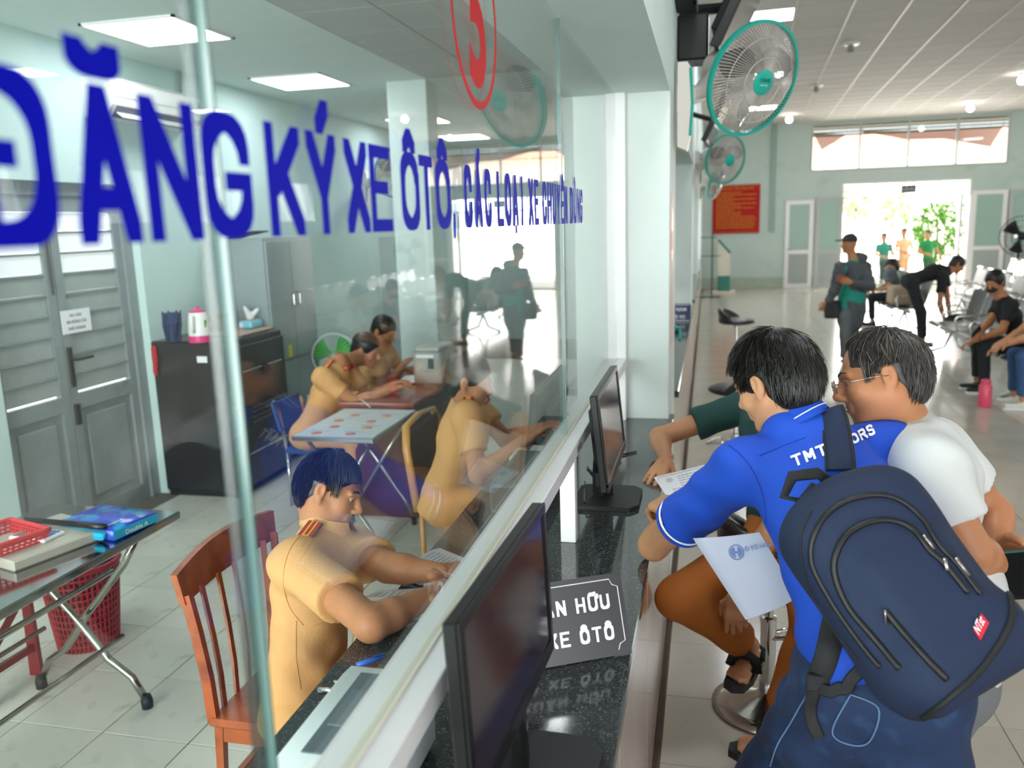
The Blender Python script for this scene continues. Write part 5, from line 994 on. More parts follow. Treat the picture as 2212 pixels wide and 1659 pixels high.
obj('base', MB().lathe([(.078, 0), (.08, .01), (.078, .045), (.07, .048)], (x, y, SZ), 28), pink, t, 40); obj('body', MB().lathe([(.075, .048), (.074, .10), (.066, .18), (.062, .205), (.05, .21)], (x, y, SZ), 28), white_p, t, 40)
obj('lid', MB().lathe([(.055, .21), (.05, .222), (.012, .226), (.010, .245), (.014, .25), (0, .252)], (x, y, SZ), 24), pink, t, 40); obj('handle', MB().tube([(x+.01, y-.066, SZ+.19), (x+.02, y-.105, SZ+.18), (x+.02, y-.11, SZ+.10), (x+.01, y-.075, SZ+.075)], .010, 8), white_p, t, True); obj('decal', MB().obox((x+.068, y-.02, SZ+.13), (.004, .03, .05), None), M('decal_green', '7fae3e', .5), t)
ty0 = float(onS(470, 728)[1]); solo('serving_tray', MB().box(SX0+.16, SX1-.04, SY0+.26, SY1-.06, SZ, SZ+.014, .005), M('tray_wood', 'b59a86', .4), 'pale brown serving tray under the bag and the wipes', 'tray')
c = onS(458, 720); x, y = float(c[0])+.03, float(c[1])+.10; t = thing('snack_bag', 'clear plastic bag of brown snacks on the tray, beside the kettle', 'bag', (x, y, SZ+.014)); rg = random.Random(5)
sn = M('snack_brown', 'c58a5c', .7, var=.15, vs=30)
for k in range(16): cx_, cy_, cz_ = x+rg.uniform(-.06, .06), y+rg.uniform(-.05, .05), SZ+.04+rg.uniform(0, .09); obj('snack', MB().obox((cx_, cy_, cz_), (.05, .045, .035), [rg.uniform(.5, 1)*V3(1, rg.uniform(-.5, .5), 0), V3(-rg.uniform(-.5, .5)*0, 1, 0), (0, 0, 1)], .012), sn, t, 50)
obj('film', fast_mesh('film', *sdf([ell((x, y, SZ+.075), (.085, .07, .07), k=.02), cap((x, y, SZ+.12), (x-.03, y, SZ+.18), .03, .05, k=.03)], .012, folds=(.006, 60, (1, .5, .3)))), glass('bag_film', (.95, .95, .95), .12, .15), t, True)
c = onS(530, 714); x, y = float(c[0])+.02, float(c[1])+.05; t = thing('wet_wipes', 'light blue pack of wet wipes on the tray at the right of the safe top', 'wipes pack', (x, y, SZ+.014)); obj('pack', fast_mesh('pack', *sdf([pbox((x, y, SZ+.045), (.06, .09, .03), [(1, 0, 0), (0, 1, 0), (0, 0, 1)], .02)], .01, folds=(.003, 50, (0, 1, .3)))), M('sky_blue_film', '7cc4dd', .3, col2='e6eef2', c2s=14), t, True); obj('flap', MB().box(x-.02, x+.03, y-.04, y+.03, SZ+.075, SZ+.079), M('wipe_orange', 'e09a4a', .4), t)
solo('tissue', fast_mesh('tissue', *sdf([cap((x-.03, y+.06, SZ+.10), (x-.05, y+.02, SZ+.17), .03, .012, k=.01), cap((x-.03, y+.06, SZ+.10), (x+.02, y+.10, SZ+.15), .03, .01, k=.01)], .01, folds=(.008, 60, (1, 1, 0)))), paper, 'crumpled white tissue standing behind the wet wipes', 'tissue', smooth=True)
c = onZ(323, 788, .98); solo('red_cloth', fast_mesh('red_cloth', *sdf([cap((SX0+.045, SY0-.02, 1.10), (SX0+.04, SY0-.02, .92), .022, .016, k=.01)], .007, folds=(.003, 80, (1, 0, 1)))), M('cloth_red', 'b3202a', .8), 'red cloth hanging at the left edge of the black safe', 'cloth', smooth=True)
# ================================================================== inner side of the counter: printer, stapler, papers
def onC(u, v, h=0.0): return onZ(u, v, HC+h)
PH = .15; c1, c2, c3 = onC(608, 1640, PH), onC(722, 1423, PH), onC(895, 1437, PH); yA, yB = float(c1[1]), float(c2[1]); xA = float(min(c1[0], c2[0])); xB = GX-.055
xA = float((c1[0]+c2[0])/2)
pr2 = thing('printer', 'white desktop printer on the counter behind the glass', 'printer', ((xA+xB)/2, (yA+yB)/2, HC)); obj('housing', MB().box(xA, xB, yA-.10, yB, HC+.002, HC+PH, .018), M('printer_white', 'dfe6e6', .35), pr2, 50)
dgp = M('printer_slate', '5d6a71', .3); xT = float(onC(730, 1520, PH)[0])
obj('output_tray', MB().box(xT, xB-.01, yA+.02, yB-.04, HC+PH, HC+PH+.003, .001), dgp, pr2); obj('tray_flap', MB().box(xT+.012, xT+.06, yA+.09, yB-.10, HC+PH+.003, HC+PH+.006, .001), M('printer_slate2', '6b777d', .3), pr2); obj('tray_ridge', MB().box(xT+.075, xT+.10, yA+.02, yB-.12, HC+PH+.003, HC+PH+.022, .004), dgp, pr2); obj('seam', MB().box(xT+.068, xT+.0695, yA-.09, yB-.002, HC+PH, HC+PH+.0006), black, pr2)
q0, q1 = onC(688, 1492, .012), onC(735, 1500, .012); solo('staple_remover', MB().tube([q0, q0*.5+q1*.5+V3(0, 0, .004), q1], [(.004, .008)]*3, 6).tube([onC(722, 1475, .012), onC(738, 1478, .012)], [(.004, .007)]*2, 6), chrome, 'small chrome nail clipper on the granite beside the white printer', 'clipper', smooth=True) 
q0, q1 = onC(770, 1437, .02), onC(832, 1417, .02); t = thing('stapler', 'blue pen lying behind the white printer', 'pen', q0); t.name = 'pen'; obj('barrel', MB().tube([q0, q1], .006, 8), M('pen_blue', '2f62c8', .3), t, True); obj('clip', MB().tube([q1+V3(0, 0, .007), q0*.4+q1*.6+V3(0, 0, .008)], .002, 5), bluep, t)
sheet('form', [(905, 1206), (950, 1186), (1020, 1212), (985, 1236)], HC+.001, paper, 'white form behind the officer\'s hands', 'paper', lines=8, curl=.006)
sheet('form', [(786, 1290), (822, 1276), (965, 1268), (955, 1300)], HC+.002, paper, 'printed form with round pink stamp under the officer\'s right forearm', 'paper', lines=9, stamp=(.08, .5))
sheet('form', [(840, 1240), (905, 1225), (990, 1252), (930, 1272)], HC+.0035, paper, 'white printed sheet between the officer\'s two forearms', 'paper', lines=8)
sheet('form', [(890, 1322), (985, 1300), (1000, 1330), (880, 1341)], HC+.003, paper, 'white sheet under the officer\'s right wrist near the rail', 'paper')
q0, q1 = onC(915, 1263, .012), onC(985, 1245, .035); t = thing('pen', 'blue ballpoint pen in the foreground officer\'s hand', 'pen', q0); obj('barrel', MB().tube([q0, q1], .004, 8), M('pen_clear', 'cfd7e6', .2), t, True); obj('tip', MB().tube([q0-(q1-q0)*.12, q0], [.001, .004], 8), bluep, t, True)
c = onC(1165, 985, .06); t = thing('stamp_box', 'red and white box on the counter in front of the second officer', 'box', (c[0], c[1], HC)); obj('case', MB().box(c[0]-.035, c[0]+.035, c[1]-.05, c[1]+.05, HC, HC+.07, .005), M('box_red', 'cc3b30', .4), t); obj('lid', MB().box(c[0]-.036, c[0]+.036, c[1]-.051, c[1]+.051, HC+.07, HC+.09, .004), white_p, t)
c = onC(1120, 985, .01); solo('hole_punch', MB().obox((c[0], c[1], HC+.015), (.05, .14, .03), None, .01), M('cream_plastic', 'd9d3b8', .4), 'cream hole punch on the counter beside the red and white box', 'hole punch')
c = onC(1150, 1020, .05); t = thing('stamp_rack', 'dark reddish stamp rack on the counter near the glass', 'stamp rack', (c[0], c[1], HC)); obj('base', MB().box(c[0]-.05, c[0]+.05, c[1]-.06, c[1]+.06, HC, HC+.02, .004), M('dark_maroon', '5b2b2b', .4), t); obj('wheel', MB().lathe([(.02, .02), (.05, .06), (.055, .075), (.03, .09)], (c[0], c[1], HC), 20), M('dark_maroon', '', .4), t, 40)
t = thing('file_box', 'grey-green upright computer case on the inner counter by the rail', 'computer', (-.62, 2.75, HC)); obj('case', MB().box(-.70, -.52, 2.55, 2.98, HC, HC+.10, .006), M('slate_case', '4d5f60', .35), t); obj('front_plate', MB().box(-.69, -.53, 2.545, 2.55, HC+.01, HC+.09), black, t)
# phone holder clip etc. on the rail
c = onX(1252, 985, RX+.001); solo('rail_label', MB().box(RX, RX+.0008, float(c[1])-.04, float(c[1])+.04, 1.212, 1.234), M('label_grey', '8b8688', .5), 'small grey sticker on the white rail above the counter post', 'sticker')
# ================================================================== people
skinA = mat('skin_tan', 'b57a55', .5, var=.05, vs=18, spec=.35, bump=.06, bs=160); skinB = mat('skin_light', 'c08a66', .5, var=.05, vs=18, spec=.35, bump=.06, bs=160)
for s_ in (skinA, skinB): b_ = s_.node_tree.nodes['Principled BSDF']; b_.inputs['Subsurface Weight'].default_value = .12; b_.inputs['Subsurface Radius'].default_value = (.02, .008, .004); b_.inputs['Subsurface Scale'].default_value = .5
hair_m = mat('hair_black', '17130f', .42, spec=.5, var=.2, vs=60); hair_g = mat('hair_greying', '37312d', .45, spec=.5, var=.35, vs=90)
eye_w = mat('eye_white', 'b9ada2', .3); eye_d = mat('eye_dark', '1c120c', .1); lip_m = mat('lips', '9b5a4a', .5)
def frame(f, u):
    f = nrm(f); u = nrm(np.array(u, float)-f*(np.array(u, float)@f)); return np.cross(f, u), f, u      # right, forward, up
def head_prims(c, f, u, s=1.0, fat=0.0):
    r, f, u = frame(f, u); R = [r, f, u]; c = np.array(c, float)
    def L(x, y, z): return c+(r*x+f*y+u*z)*s
    E = lambda p, rr, k=.02, op='u': ell(L(*p), [q*s for q in rr], R, k*s, op)
    C_ = lambda a, b, ra, rb, k=.02, op='u': cap(L(*a), L(*b), ra*s, rb*s, k*s, op=op)
    pr = [E((0, -.014, .036), (.076, .095, .083)), E((0, .028, -.022), (.060+fat, .062, .082)), E((0, -.04, -.01), (.066, .062, .06))]
    for q in (-1, 1):
        pr += [C_((q*.056, -.002, -.045), (q*.022, .062, -.098), .018+fat*.6, .015+fat*.4, .03), E((q*.034, .056, -.026), (.026+fat*.5, .026, .028), .02), C_((q*.012, .088, .024), (q*.044, .074, .022), .009, .007, .012)]
        pr += [E((q*.031, .098, .006), (.017, .014, .011), .012, 's')]
        pr += [E((q*.081, -.014, .000), (.010, .019, .033), .006), E((q*.089, -.008, .004), (.006, .010, .018), .004, 's'), E((q*.077, -.006, -.030), (.009, .010, .012), .006)]
        pr += [E((q*.011, .098, -.032), (.009, .011, .008), .006)]
    pr += [C_((0, .086, .014), (0, .110, -.024), .008, .0125, .010), E((0, .062, -.098), (.020, .018, .015), .02), C_((0, .05, -.06), (0, .074, -.06), .03, .02, .02)]
    pr += [C_((-.020, .085, -.054), (.020, .085, -.054), .0055, .0055, .006), C_((-.018, .084, -.066), (.018, .084, -.066), .006, .006, .006), C_((-.024, .093, -.060), (.024, .093, -.060), .0022, .0022, .003, 's')]
    return pr, L, R
def face_details(L, R, s, body, brows=True, hm=None):
    for q in (-1, 1):
        e = obj('eye', MB().lathe([(0, -.0105*s), (.0075*s, -.0075*s), (.0105*s, 0), (.0075*s, .0075*s), (.0, .0105*s)], L(q*.031, .0735, .004), 14, R[1], cap=False), eye_w, body, True)
        obj('iris', MB().lathe([(.0, .0108*s), (.0045*s, .0102*s), (.005*s, .0092*s)], L(q*.031, .0737, .002), 12, R[1], cap=False), eye_d, e, True)
        obj('eyelid', MB().tube([L(q*.017, .083, .006), L(q*.024, .087, .0125), L(q*.034, .0865, .0130), L(q*.044, .079, .008)], [.0018*s, .003*s, .003*s, .0016*s], 6), MATS['skin_tan'] if body.data.materials[0] == MATS['skin_tan'] else MATS['skin_light'], body, True)
        if brows: obj('eyebrow', MB().tube([L(q*.014, .0945, .028), L(q*.030, .0915, .034), L(q*.047, .079, .030)], [(.0018*s, .004*s), (.002*s, .004*s), (.001*s, .002*s)], 6), hm or hair_m, body, True)
    obj('lips', MB().tube([L(-.020, .0865, -.0585), L(-.008, .0925, -.0550), L(0, .0925, -.0565), L(.008, .0925, -.0550), L(.020, .0865, -.0585)], [.001*s, .0035*s, .003*s, .0035*s, .001*s], 6).tube([L(-.018, .086, -.0625), L(0, .0925, -.0665), L(.018, .086, -.0625)], [.001*s, .0045*s, .001*s], 6), lip_m, body, True)
def hair_cap(L, R, s, th=.012, bald=None, extra=()):
    """solid under-hair: swollen skull minus the face and neck"""
    E = lambda p, rr, k=.02, op='u': ell(L(*p), [q*s for q in rr], R, k*s, op)
    pr = [E((0, -.018, .042), (.077+th, .094+th, .082+th)), E((0, -.045, -.005), (.069+th, .062+th, .062+th)), E((0, -.058, -.040), (.060+th, .046+th, .050+th))]
    pr += list(extra)
    pr += [E((0, .095, -.035), (.082, .072, .085), .012, 's'), E((0, .045, -.080), (.11, .062, .062), .012, 's'), E((0, -.03, -.162), (.10, .13, .068), .010, 's')]
    if bald: pr.append(E(bald[:3], bald[3:], .012, 's'))
    for q in (-1, 1): pr += [E((q*.094, -.010, -.012), (.030, .024, .030), .008, 's')]
    return pr
def strands(L, R, s, n, ln=.06, lift=.010, fr=.0, crown=(0, -.045, .115), seed=1, w=.0007, part=None, lo=-.04, messy=.25, fringe=.03, bald=None, seg=7, flow=None, ymax=.2):
    q = np.random.default_rng(seed); rad = np.array([.078, .096, .104]); cen = np.array([0, -.018, .020]); V, F = [], []
    cr = (np.array(crown)-cen)/rad; cr = nrm(cr); g = MB(); cnt = 0
    while cnt < n:
        d = nrm(q.normal(size=3)); p = cen+rad*d
        if p[2] < lo+(.0 if p[1] < -.02 else .03): continue
        if p[1] > .035 and p[2] < .085-(p[1]-.035)*.2: continue
        if p[1] > .02 and p[2] < .02: continue
        if p[1] > -.045 and p[2] < .022 and p[1] < .024: continue
        if p[2] < -.058: continue
        if bald is not None and np.linalg.norm(p-np.array(bald[:3])) < bald[3] and q.random() < bald[4]: continue
        if p[1] > ymax-.01: continue
        cnt += 1; pts = []; pd = d.copy(); l = ln*q.uniform(.6, 1.15); jit = q.normal(size=3)*messy; of = lift*q.uniform(.35, 1.0)
        for i in range(seg+1):
            t = i/seg; P_ = cen+(rad+of*(t*.9+.35)+.004)*pd+np.array([0, 0, -.008*t*t])
            if len(pts) > 1 and ((P_[2] < .020 and -.046 < P_[1] < .020 and abs(P_[0]) > .05) or (P_[2] < -.088) or (P_[1] > ymax) or (P_[1] > .045 and P_[2] < .050) or (P_[1] > .0 and P_[2] < -.010)): break
            pts.append(L(*P_))
            away = pd-cr; away -= pd*(away@pd); m_ = np.linalg.norm(away); away = away/(m_+1e-6)
            if flow is not None: fl = np.array(flow(pd)); away = nrm(away*(1-fl[3])+fl[:3]*fl[3])
            step = away+jit*.6; step -= pd*(step@pd); pd = nrm(pd+step*(l/seg/.088))
        if len(pts) > 2: g.tube(pts, [w*s]*(len(pts)-2)+[w*s*.7, w*s*.25], 3, cap=False)
    return g
def hand_prims(w, d, n, side, s=1.0, curl=(.3, .35, .4, .45), thumb=.5, spread=.06, elbow_r=.026, fing=True):
    """wrist w, direction d to the fingers, n = out of the back of the hand, side = direction of the thumb; curl per finger in radians per joint"""
    d = nrm(d); n = nrm(n-d*(n@d)); sd = nrm(side-d*(side@d)-n*(side@n)); w = np.array(w, float); pr = []
    for j, o in enumerate((.028, .010, -.010, -.027)):
        k0 = w+d*.018*s+sd*o*.6*s; k1 = w+d*(.088-.004*abs(j-1.2))*s+sd*o*s; pr.append(cap(k0, k1, .0145*s, .0115*s, k=.016*s))
        ln = (.040, .045, .042, .033)[j]*s; c = curl[j]; a = 0; p = k1; dirn = nrm(d+sd*spread*(1.2-j)*1.0)
        for m_, (q, r) in enumerate(((1.0, .0092), (.62, .0085), (.5, .0078))):
            a += c*(1.0 if m_ else .8); dd = nrm(dirn*math.cos(a)-n*math.sin(a)); e = p+dd*ln*q; pr.append(cap(p, e, r*s*(1 if j < 3 else .88), r*s*.92*(1 if j < 3 else .88), k=.004*s)); p = e
    b = w+d*.022*s+sd*.022*s-n*.006*s; t1 = b+nrm(d*.75+sd*.75-n*thumb)*.038*s; t2 = t1+nrm(d*.95+sd*.25-n*thumb*.7)*.030*s; t3 = t2+nrm(d+sd*.0-n*thumb*.9)*.024*s
    pr += [cap(b, t1, .0145*s, .0115*s, k=.014*s), cap(t1, t2, .0108*s, .0098*s, k=.005*s), cap(t2, t3, .0098*s, .0078*s, k=.005*s)]
    pr.append(cap(w-d*.03*s, w+d*.02*s, .0225*s, .021*s, k=.02*s, w=sd, s=.75)); return pr
def person(label, J, skin, shirt_m, pants_m, s=1.0, fdir=(1, 0, 0), udir=(0, 0, 1), res=.012, hres=.008, shirt_len=1.0, sleeve=.62, long_sleeve=False, hair='cap', hair_mat=None, hands=None, shoes=None, shoe_m=None, belly=.0, fat=0.0,
           folds=.0025, face=False, group=None, cut_low=None, width=.5, name='person', hairkw=None, chest=(.155, .135), collar_m=None, extra_shirt=(), pants_r=(.088, .062, .055), skip_legs=False, neckr=.056, hs=None, armr=(.048, .040, .036, .026)):
    """J: pelvis chest neck head shL shR elL elR wrL wrR hipL hipR knL knR anL anR (numpy points)"""
    J = {k: np.array(v, float) for k, v in J.items()}; hm = hair_mat or hair_m
    wd = nrm(J['shR']-J['shL']); hp = nrm(J['hipR']-J['hipL']) if 'hipR' in J else wd
    hs = hs or s; hpr, L, R = head_prims(J['head'], fdir, udir, hs, fat)
    base = J['head']+R[1]*(-.02*hs)+R[2]*(-.06*hs)
    body = [cap(J['pelvis'], J['chest'], .115*s, .125*s, w=wd, s=.68, k=.05), cap(J['shL'], J['shR'], .045*s, .045*s, k=.05), cap(J['neck'], base, neckr*s*1.08, neckr*s, k=.03), cap(J['chest'], J['neck'], .09*s, .055*s, k=.05)]
    for q in 'LR':
        a, b, c = armr[0]*s, armr[1]*s, armr[3]*s; body += [cap(J['sh'+q], J['el'+q], a, b, k=.03)]
        el, wr = J['el'+q], J['wr'+q]; m_ = el*.7+wr*.3; body += [cap(el, m_, b*.98, armr[2]*s*1.05, k=.02), cap(m_, wr, armr[2]*s*1.05, c, k=.02)]
        if not skip_legs and 'kn'+q in J:
            body += [cap(J['hip'+q], J['kn'+q], .07*s, .048*s, k=.03), cap(J['kn'+q], J['an'+q], .046*s, .034*s, k=.03)]
    parts = [sdf(body, res), sdf(hpr+[cap(J['neck'], base, neckr*s*1.08, neckr*s, k=.03)], hres)]
    if hands:
        for h in hands: parts.append(sdf(hand_prims(*h[:4], s=s*h[4].get('s', 1.0), **{k: v for k, v in h[4].items() if k != 's'}), min(hres, .0042 if hres < .006 else .007)))
    bo = solid(name, joinVF(parts), skin); tag(bo, label, 'person', group)
    me_origin(bo, J['pelvis'])
    # shirt
    sh = [cap(J['pelvis']+(J['chest']-J['pelvis'])*(1-shirt_len)*.3, J['chest'], chest[1]*s+belly*.7, chest[0]*s, w=wd, s=.66, k=.06), cap(J['shL'], J['shR'], .062*s, .062*s, k=.07), cap(J['chest'], J['neck'], .11*s, .066*s, k=.06)]
    if belly: sh.append(ell(J['pelvis']*.62+J['chest']*.38+nrm(np.cross(wd, J['pelvis']-J['chest']))*.0, (.14*s+belly, .14*s+belly, .15*s), k=.06))
    pe = nrm(J['pelvis']-J['chest']); sh.append(cap(J['pelvis']-pe*.02, J['pelvis']+pe*(.075*s*shirt_len), chest[1]*s+.012+belly*.4, chest[1]*s+.018+belly*.3, w=hp, s=.70, k=.05, cut='b'))
    for q in 'LR':
        a, b = J['sh'+q], J['el'+q]
        if long_sleeve: sh += [cap(a, b, .064*s, .056*s, k=.04), cap(b, J['wr'+q]*.93+b*.07, .054*s, .040*s, k=.025, cut='b')]
        else: e = a+(b-a)*sleeve; sh.append(cap(a, e, .066*s, .066*s*(1.0 if sleeve > .5 else 1), k=.045, cut='b'))
    sh += list(extra_shirt)
    so = solid('shirt', sdf(sh, max(.007, res*.85) if res > .009 else res, folds=(folds, 55, (.3, .5, .8))), shirt_m, bo)
    # trousers
    if pants_m is not None and 'knL' in J:
        pa = [cap(J['pelvis'], J['pelvis']-pe*.06, .135*s, .13*s, w=hp, s=.78, k=.04), cap(J['hipL'], J['hipR'], .095*s, .095*s, k=.05)]
        for q in 'LR': pa += [cap(J['hip'+q], J['kn'+q], pants_r[0]*s, pants_r[1]*s*1.08, k=.035), cap(J['kn'+q], J['kn'+q]*.12+J['an'+q]*.88, pants_r[1]*s, pants_r[2]*s, k=.03, cut='b')]
        solid('trousers', sdf(pa, max(.008, res), folds=(folds*1.2, 45, (.2, .3, 1))), pants_m, bo)
    if shoes:
        for q, d in zip('LR', shoes):
            an = J['an'+q]; d = nrm(np.array(d, float)*V3(1, 1, 0)); fl = V3(an[0], an[1], J['an'+q][2]-.055); pr = [cap(fl-d*.035+V3(0, 0, .0), fl+d*.14, .036, .032, w=np.cross(d, (0, 0, 1)), s=.75, k=.02), cap(fl-d*.02+V3(0, 0, .045), fl+V3(0, 0, .0), .036, .038, k=.03)]
            sh_ = solid('shoe', sdf(pr, .008), shoe_m or black_matte, bo); rt_ = np.cross(d, (0, 0, 1))
            obj('sole', MB().prism([(-.07, -.03), (-.04, -.04), (.12, -.042), (.17, -.02), (.17, .02), (.12, .042), (-.04, .04), (-.07, .03)], d, rt_, (0, 0, 1), fl-V3(0, 0, .036), .02), white_p, sh_)
    if hair == 'cap':
        kw = dict(hairkw or {}); solid('hair', sdf(hair_cap(L, R, hs, **kw), min(hres, .008), folds=(.0015, 160, (.5, .3, .8))), hm, bo)
    if face: face_details(L, R, hs, bo, hm=hm)
    return bo, so, L, R
def me_origin(o, p):
    """move the object's origin to p without moving the mesh"""
    c = mesh_co(o.data); set_co(o.data, c-np.array(p, np.float32)); o.location = p
def decal(s, org, ux, uy, height, width, m, parent, target, name='lettering', bold=.02, off=.0015):
    """print lying on the surface of `target`: every outline point is dropped onto the cloth"""
    bv = BVHTree.FromObject(target, bpy.context.evaluated_depsgraph_get()); tl_ = Vector(target.matrix_basis.translation)
    me = text_mesh(s, 1.0, bold, 0.0); bm = bmesh.new(); bm.from_mesh(me); bmesh.ops.subdivide_edges(bm, edges=[e for e in bm.edges if e.calc_length() > .12], cuts=2); bm.to_mesh(me); bm.free()
    c = mesh_co(me).copy(); ux, uy = nrm(ux), nrm(uy); n = np.cross(ux, uy); w0 = c[:, 0].max()-c[:, 0].min(); sx = width/w0; sc = height/.727; c[:, 0] -= c[:, 0].min(); W3 = np.array(org)+np.outer(c[:, 0]*sx, ux)+np.outer(c[:, 1]*sc, uy)
    out = []
    for p in W3:
        h = bv.ray_cast(Vector(p+n*.12)-CUR[0], Vector(-n), .4); out.append(np.array(h[0]+CUR[0])+np.array(h[1])*off if h[0] is not None else p)
    set_co(me, np.array(out)); return obj(name, me, m, parent)
CUR = [Vector((0, 0, 0))]
def fit(a, b, L_, pole):
    """joint between a and b with both bones L_ long, bent toward pole"""
    a, b = np.array(a, float), np.array(b, float); d = np.linalg.norm(b-a); h = math.sqrt(max(L_*L_-(d/2)**2, 0)); m_ = (a+b)/2; u = nrm(b-a); p = np.array(pole, float)-m_; p = nrm(p-u*(p@u)); return m_+p*h
# ------------------------------------------------------------------ 1. man in the blue polo with the backpack
tan_cloth = mat('uniform_tan', 'd29c62', .8, bump=.12, bs=120, var=.04, vs=8); tan_trs = mat('uniform_trousers', 'd49c5e', .8, bump=.1, bs=120, var=.05, vs=8)
blue_polo = mat('polo_blue', '0b46ba', .75, bump=.12, bs=300, var=.04, vs=7); jeans = mat('denim', '14294b', .85, bump=.2, bs=260, var=.15, vs=22, col2='264770', c2s=16, c2lo=.55, c2hi=.8)
white_trim = mat('white_trim', 'eceff4', .7)
elB = onZ(1412, 1178, HC+.042); 
JB = dict(head=P(1668, 826, 1.98), neck=P(1742, 945, 1.94), chest=P(1800, 1085, 1.86), pelvis=P(1895, 1425, 1.66), shL=P(1612, 1008, 1.93), shR=P(1925, 970, 2.0), elL=elB, wrL=P(1462, 1108, 2.32), elR=P(1915, 1130, 2.24), wrR=P(1800, 1080, 2.5),
          hipL=P(1828, 1490, 1.70), hipR=P(1965, 1500, 1.64), knL=P(1672, 1720, 1.88), knR=P(1990, 1900, 1.70), anL=P(1700, 2150, 2.0), anR=P(1950, 2350, 1.75))
for q in 'LR': JB['an'+q] = np.array([JB['kn'+q][0]+.02, JB['kn'+q][1]-.05, .10])
hdB = camdir(-.54, .34, .77); huB = camdir(-.22, -.95, .10)
body1, shirt1, L1, R1 = person('man in a bright blue polo leaning on the counter with a navy backpack', JB, skinB, blue_polo, jeans, s=1.03, hs=.93, fdir=hdB, udir=huB, res=.0075, hres=.0042, sleeve=.66, hands=[(JB['wrL'], camdir(-.4, -.2, .85), camdir(-.3, -.9, -.2), camdir(.9, -.2, .2), dict(curl=(.75, .8, .85, .9)))],
                            shoes=[(0, 1, 0), (0, 1, 0)], folds=.0055, shirt_len=.75, hair='cap', hairkw=dict(th=.013), face=True, pants_r=(.108, .085, .08), chest=(.160, .128), skip_legs=True,
                            extra_shirt=[cap(P(1745, 945, 1.94), P(1712, 928, 1.94), .072, .064, k=.02)])
obj('hair_strands', strands(L1, R1, .93, 5200, ln=.075, lift=.026, seed=4, w=.0009, messy=.42, crown=(.01, -.055, .11), lo=-.075), hair_m, body1, kind='stuff')
# polo collar
def ring_collar(name, c, ax, rad, r2, h, m, parent, w=None, tilt=0, open_a=.5, edge=None, face_dir=None):
    ax = nrm(ax); fd = nrm(np.array(face_dir)-ax*(np.array(face_dir)@ax)); sd_ = np.cross(ax, fd); c = np.array(c, float)
    def fn(u, v):
        a = math.pi*(open_a*.25+(2-open_a*.5)*u); rr = rad*(1-.10*v)+.012*(1-v); fr = 1+.15*max(0, math.cos(a))
        return c+(fd*math.cos(a)*fr+sd_*math.sin(a))*rr+ax*(h*v-.012*math.cos(a))
    o = obj(name, MB().quadgrid(fn, 36, 4, (0, 0, .0)).quadgrid(lambda u, v: fn(u, 1)+nrm(fn(u, 1)-c-ax*h)*(.004+.014*v)-ax*(h*.92*v), 36, 4), m, parent, True)
    if edge: obj('collar_stripe', MB().tube([fn(k/36, 1)+nrm(fn(k/36, 1)-c-ax*h)*.0145-ax*h*.62 for k in range(37)], .0016, 5), edge, parent, True)
    return o
nb = JB['neck']*.55+JB['head']*.45; axb = nrm(JB['head']-JB['neck']-R1[1]*.02); ring_collar('collar', JB['neck']+axb*.028, axb, .064, .06, .040, blue_polo, body1, edge=white_trim, face_dir=camdir(-.5, .3, .8))
# sleeve edge stripe
aB, bB = JB['shL'], JB['elL']; eS = aB+(bB-aB)*.63; axs = nrm(bB-aB); a1 = nrm(np.cross(axs, (0, 0, 1))); a2 = np.cross(axs, a1)
obj('sleeve_stripe', MB().tube([eS+(a1*math.cos(w)+a2*math.sin(w))*.0698 for w in np.linspace(0, 2*math.pi, 41)], .0030, 6, cap=False), white_trim, body1, True)
obj('sleeve_band', MB().tube([aB+(bB-aB)*.66+(a1*math.cos(w)+a2*math.sin(w))*.0690 for w in np.linspace(0, 2*math.pi, 41)], .004, 6, cap=False), blue_polo, body1, True)
# ------------------------------------------------------------------ backpack on his back
navy = mat('backpack_navy', '0d1f3e', .75, bump=.25, bs=420, var=.05, vs=6); blk_w = mat('webbing_black', '111214', .7, bump=.2, bs=300); zipm = mat('zip_black', '0d0e10', .5); pull = mat('zip_puller', 'a9a29a', .25, .9)
bpC = P(1934, 1262, 1.545); bu = nrm(CR*-.47+CD*-.85+CF*.42); bnm = nrm(-CF*1.0+CR*.12-CD*.28); bnm = nrm(bnm-bu*(bnm@bu)); br = np.cross(bu, bnm); RB = [br, bnm, bu]
if br@CR < 0: br = -br; RB = [br, bnm, bu]
def BL(x, y, z): return bpC+br*x+bnm*y+bu*z
bp_pr = [pbox(BL(0, 0, 0), (.146, .082, .203), RB, .070, k=.03), ell(BL(0, .01, .11), (.128, .076, .108), RB, k=.05), pbox(BL(.0, .058, -.045), (.106, .048, .132), RB, .05, k=.012), pbox(BL(.010, .02, -.145), (.129, .080, .07), RB, .05, k=.03)]
bkp = thing('backpack', 'navy blue backpack with black zips worn by the man in the blue polo', 'backpack', bpC)
solid('base_panel', sdf([pbox(BL(.012, -.006, -.162), (.136, .078, .058), RB, .05, k=.02)], .008), blk_w, bkp); bk_vf = sdf(bp_pr, .006, folds=(.0018, 48, (.4, .3, .7))); bk_o = solid('main_bag', bk_vf, navy, bkp)
BV = BVHTree.FromPolygons([Vector(v) for v in bk_vf[0].tolist()], bk_vf[1].tolist())
def hitp(u, v, off=.0015):
    r = Vector(nrm(_ray(u, v))); h = BV.ray_cast(Vector(CAM), r)
    return (np.array(h[0])+np.array(h[1])*off) if h[0] is not None else None
def crop1(L_): return [(1250+a/1.7297, 700+b/1.7297) for a, b in L_]
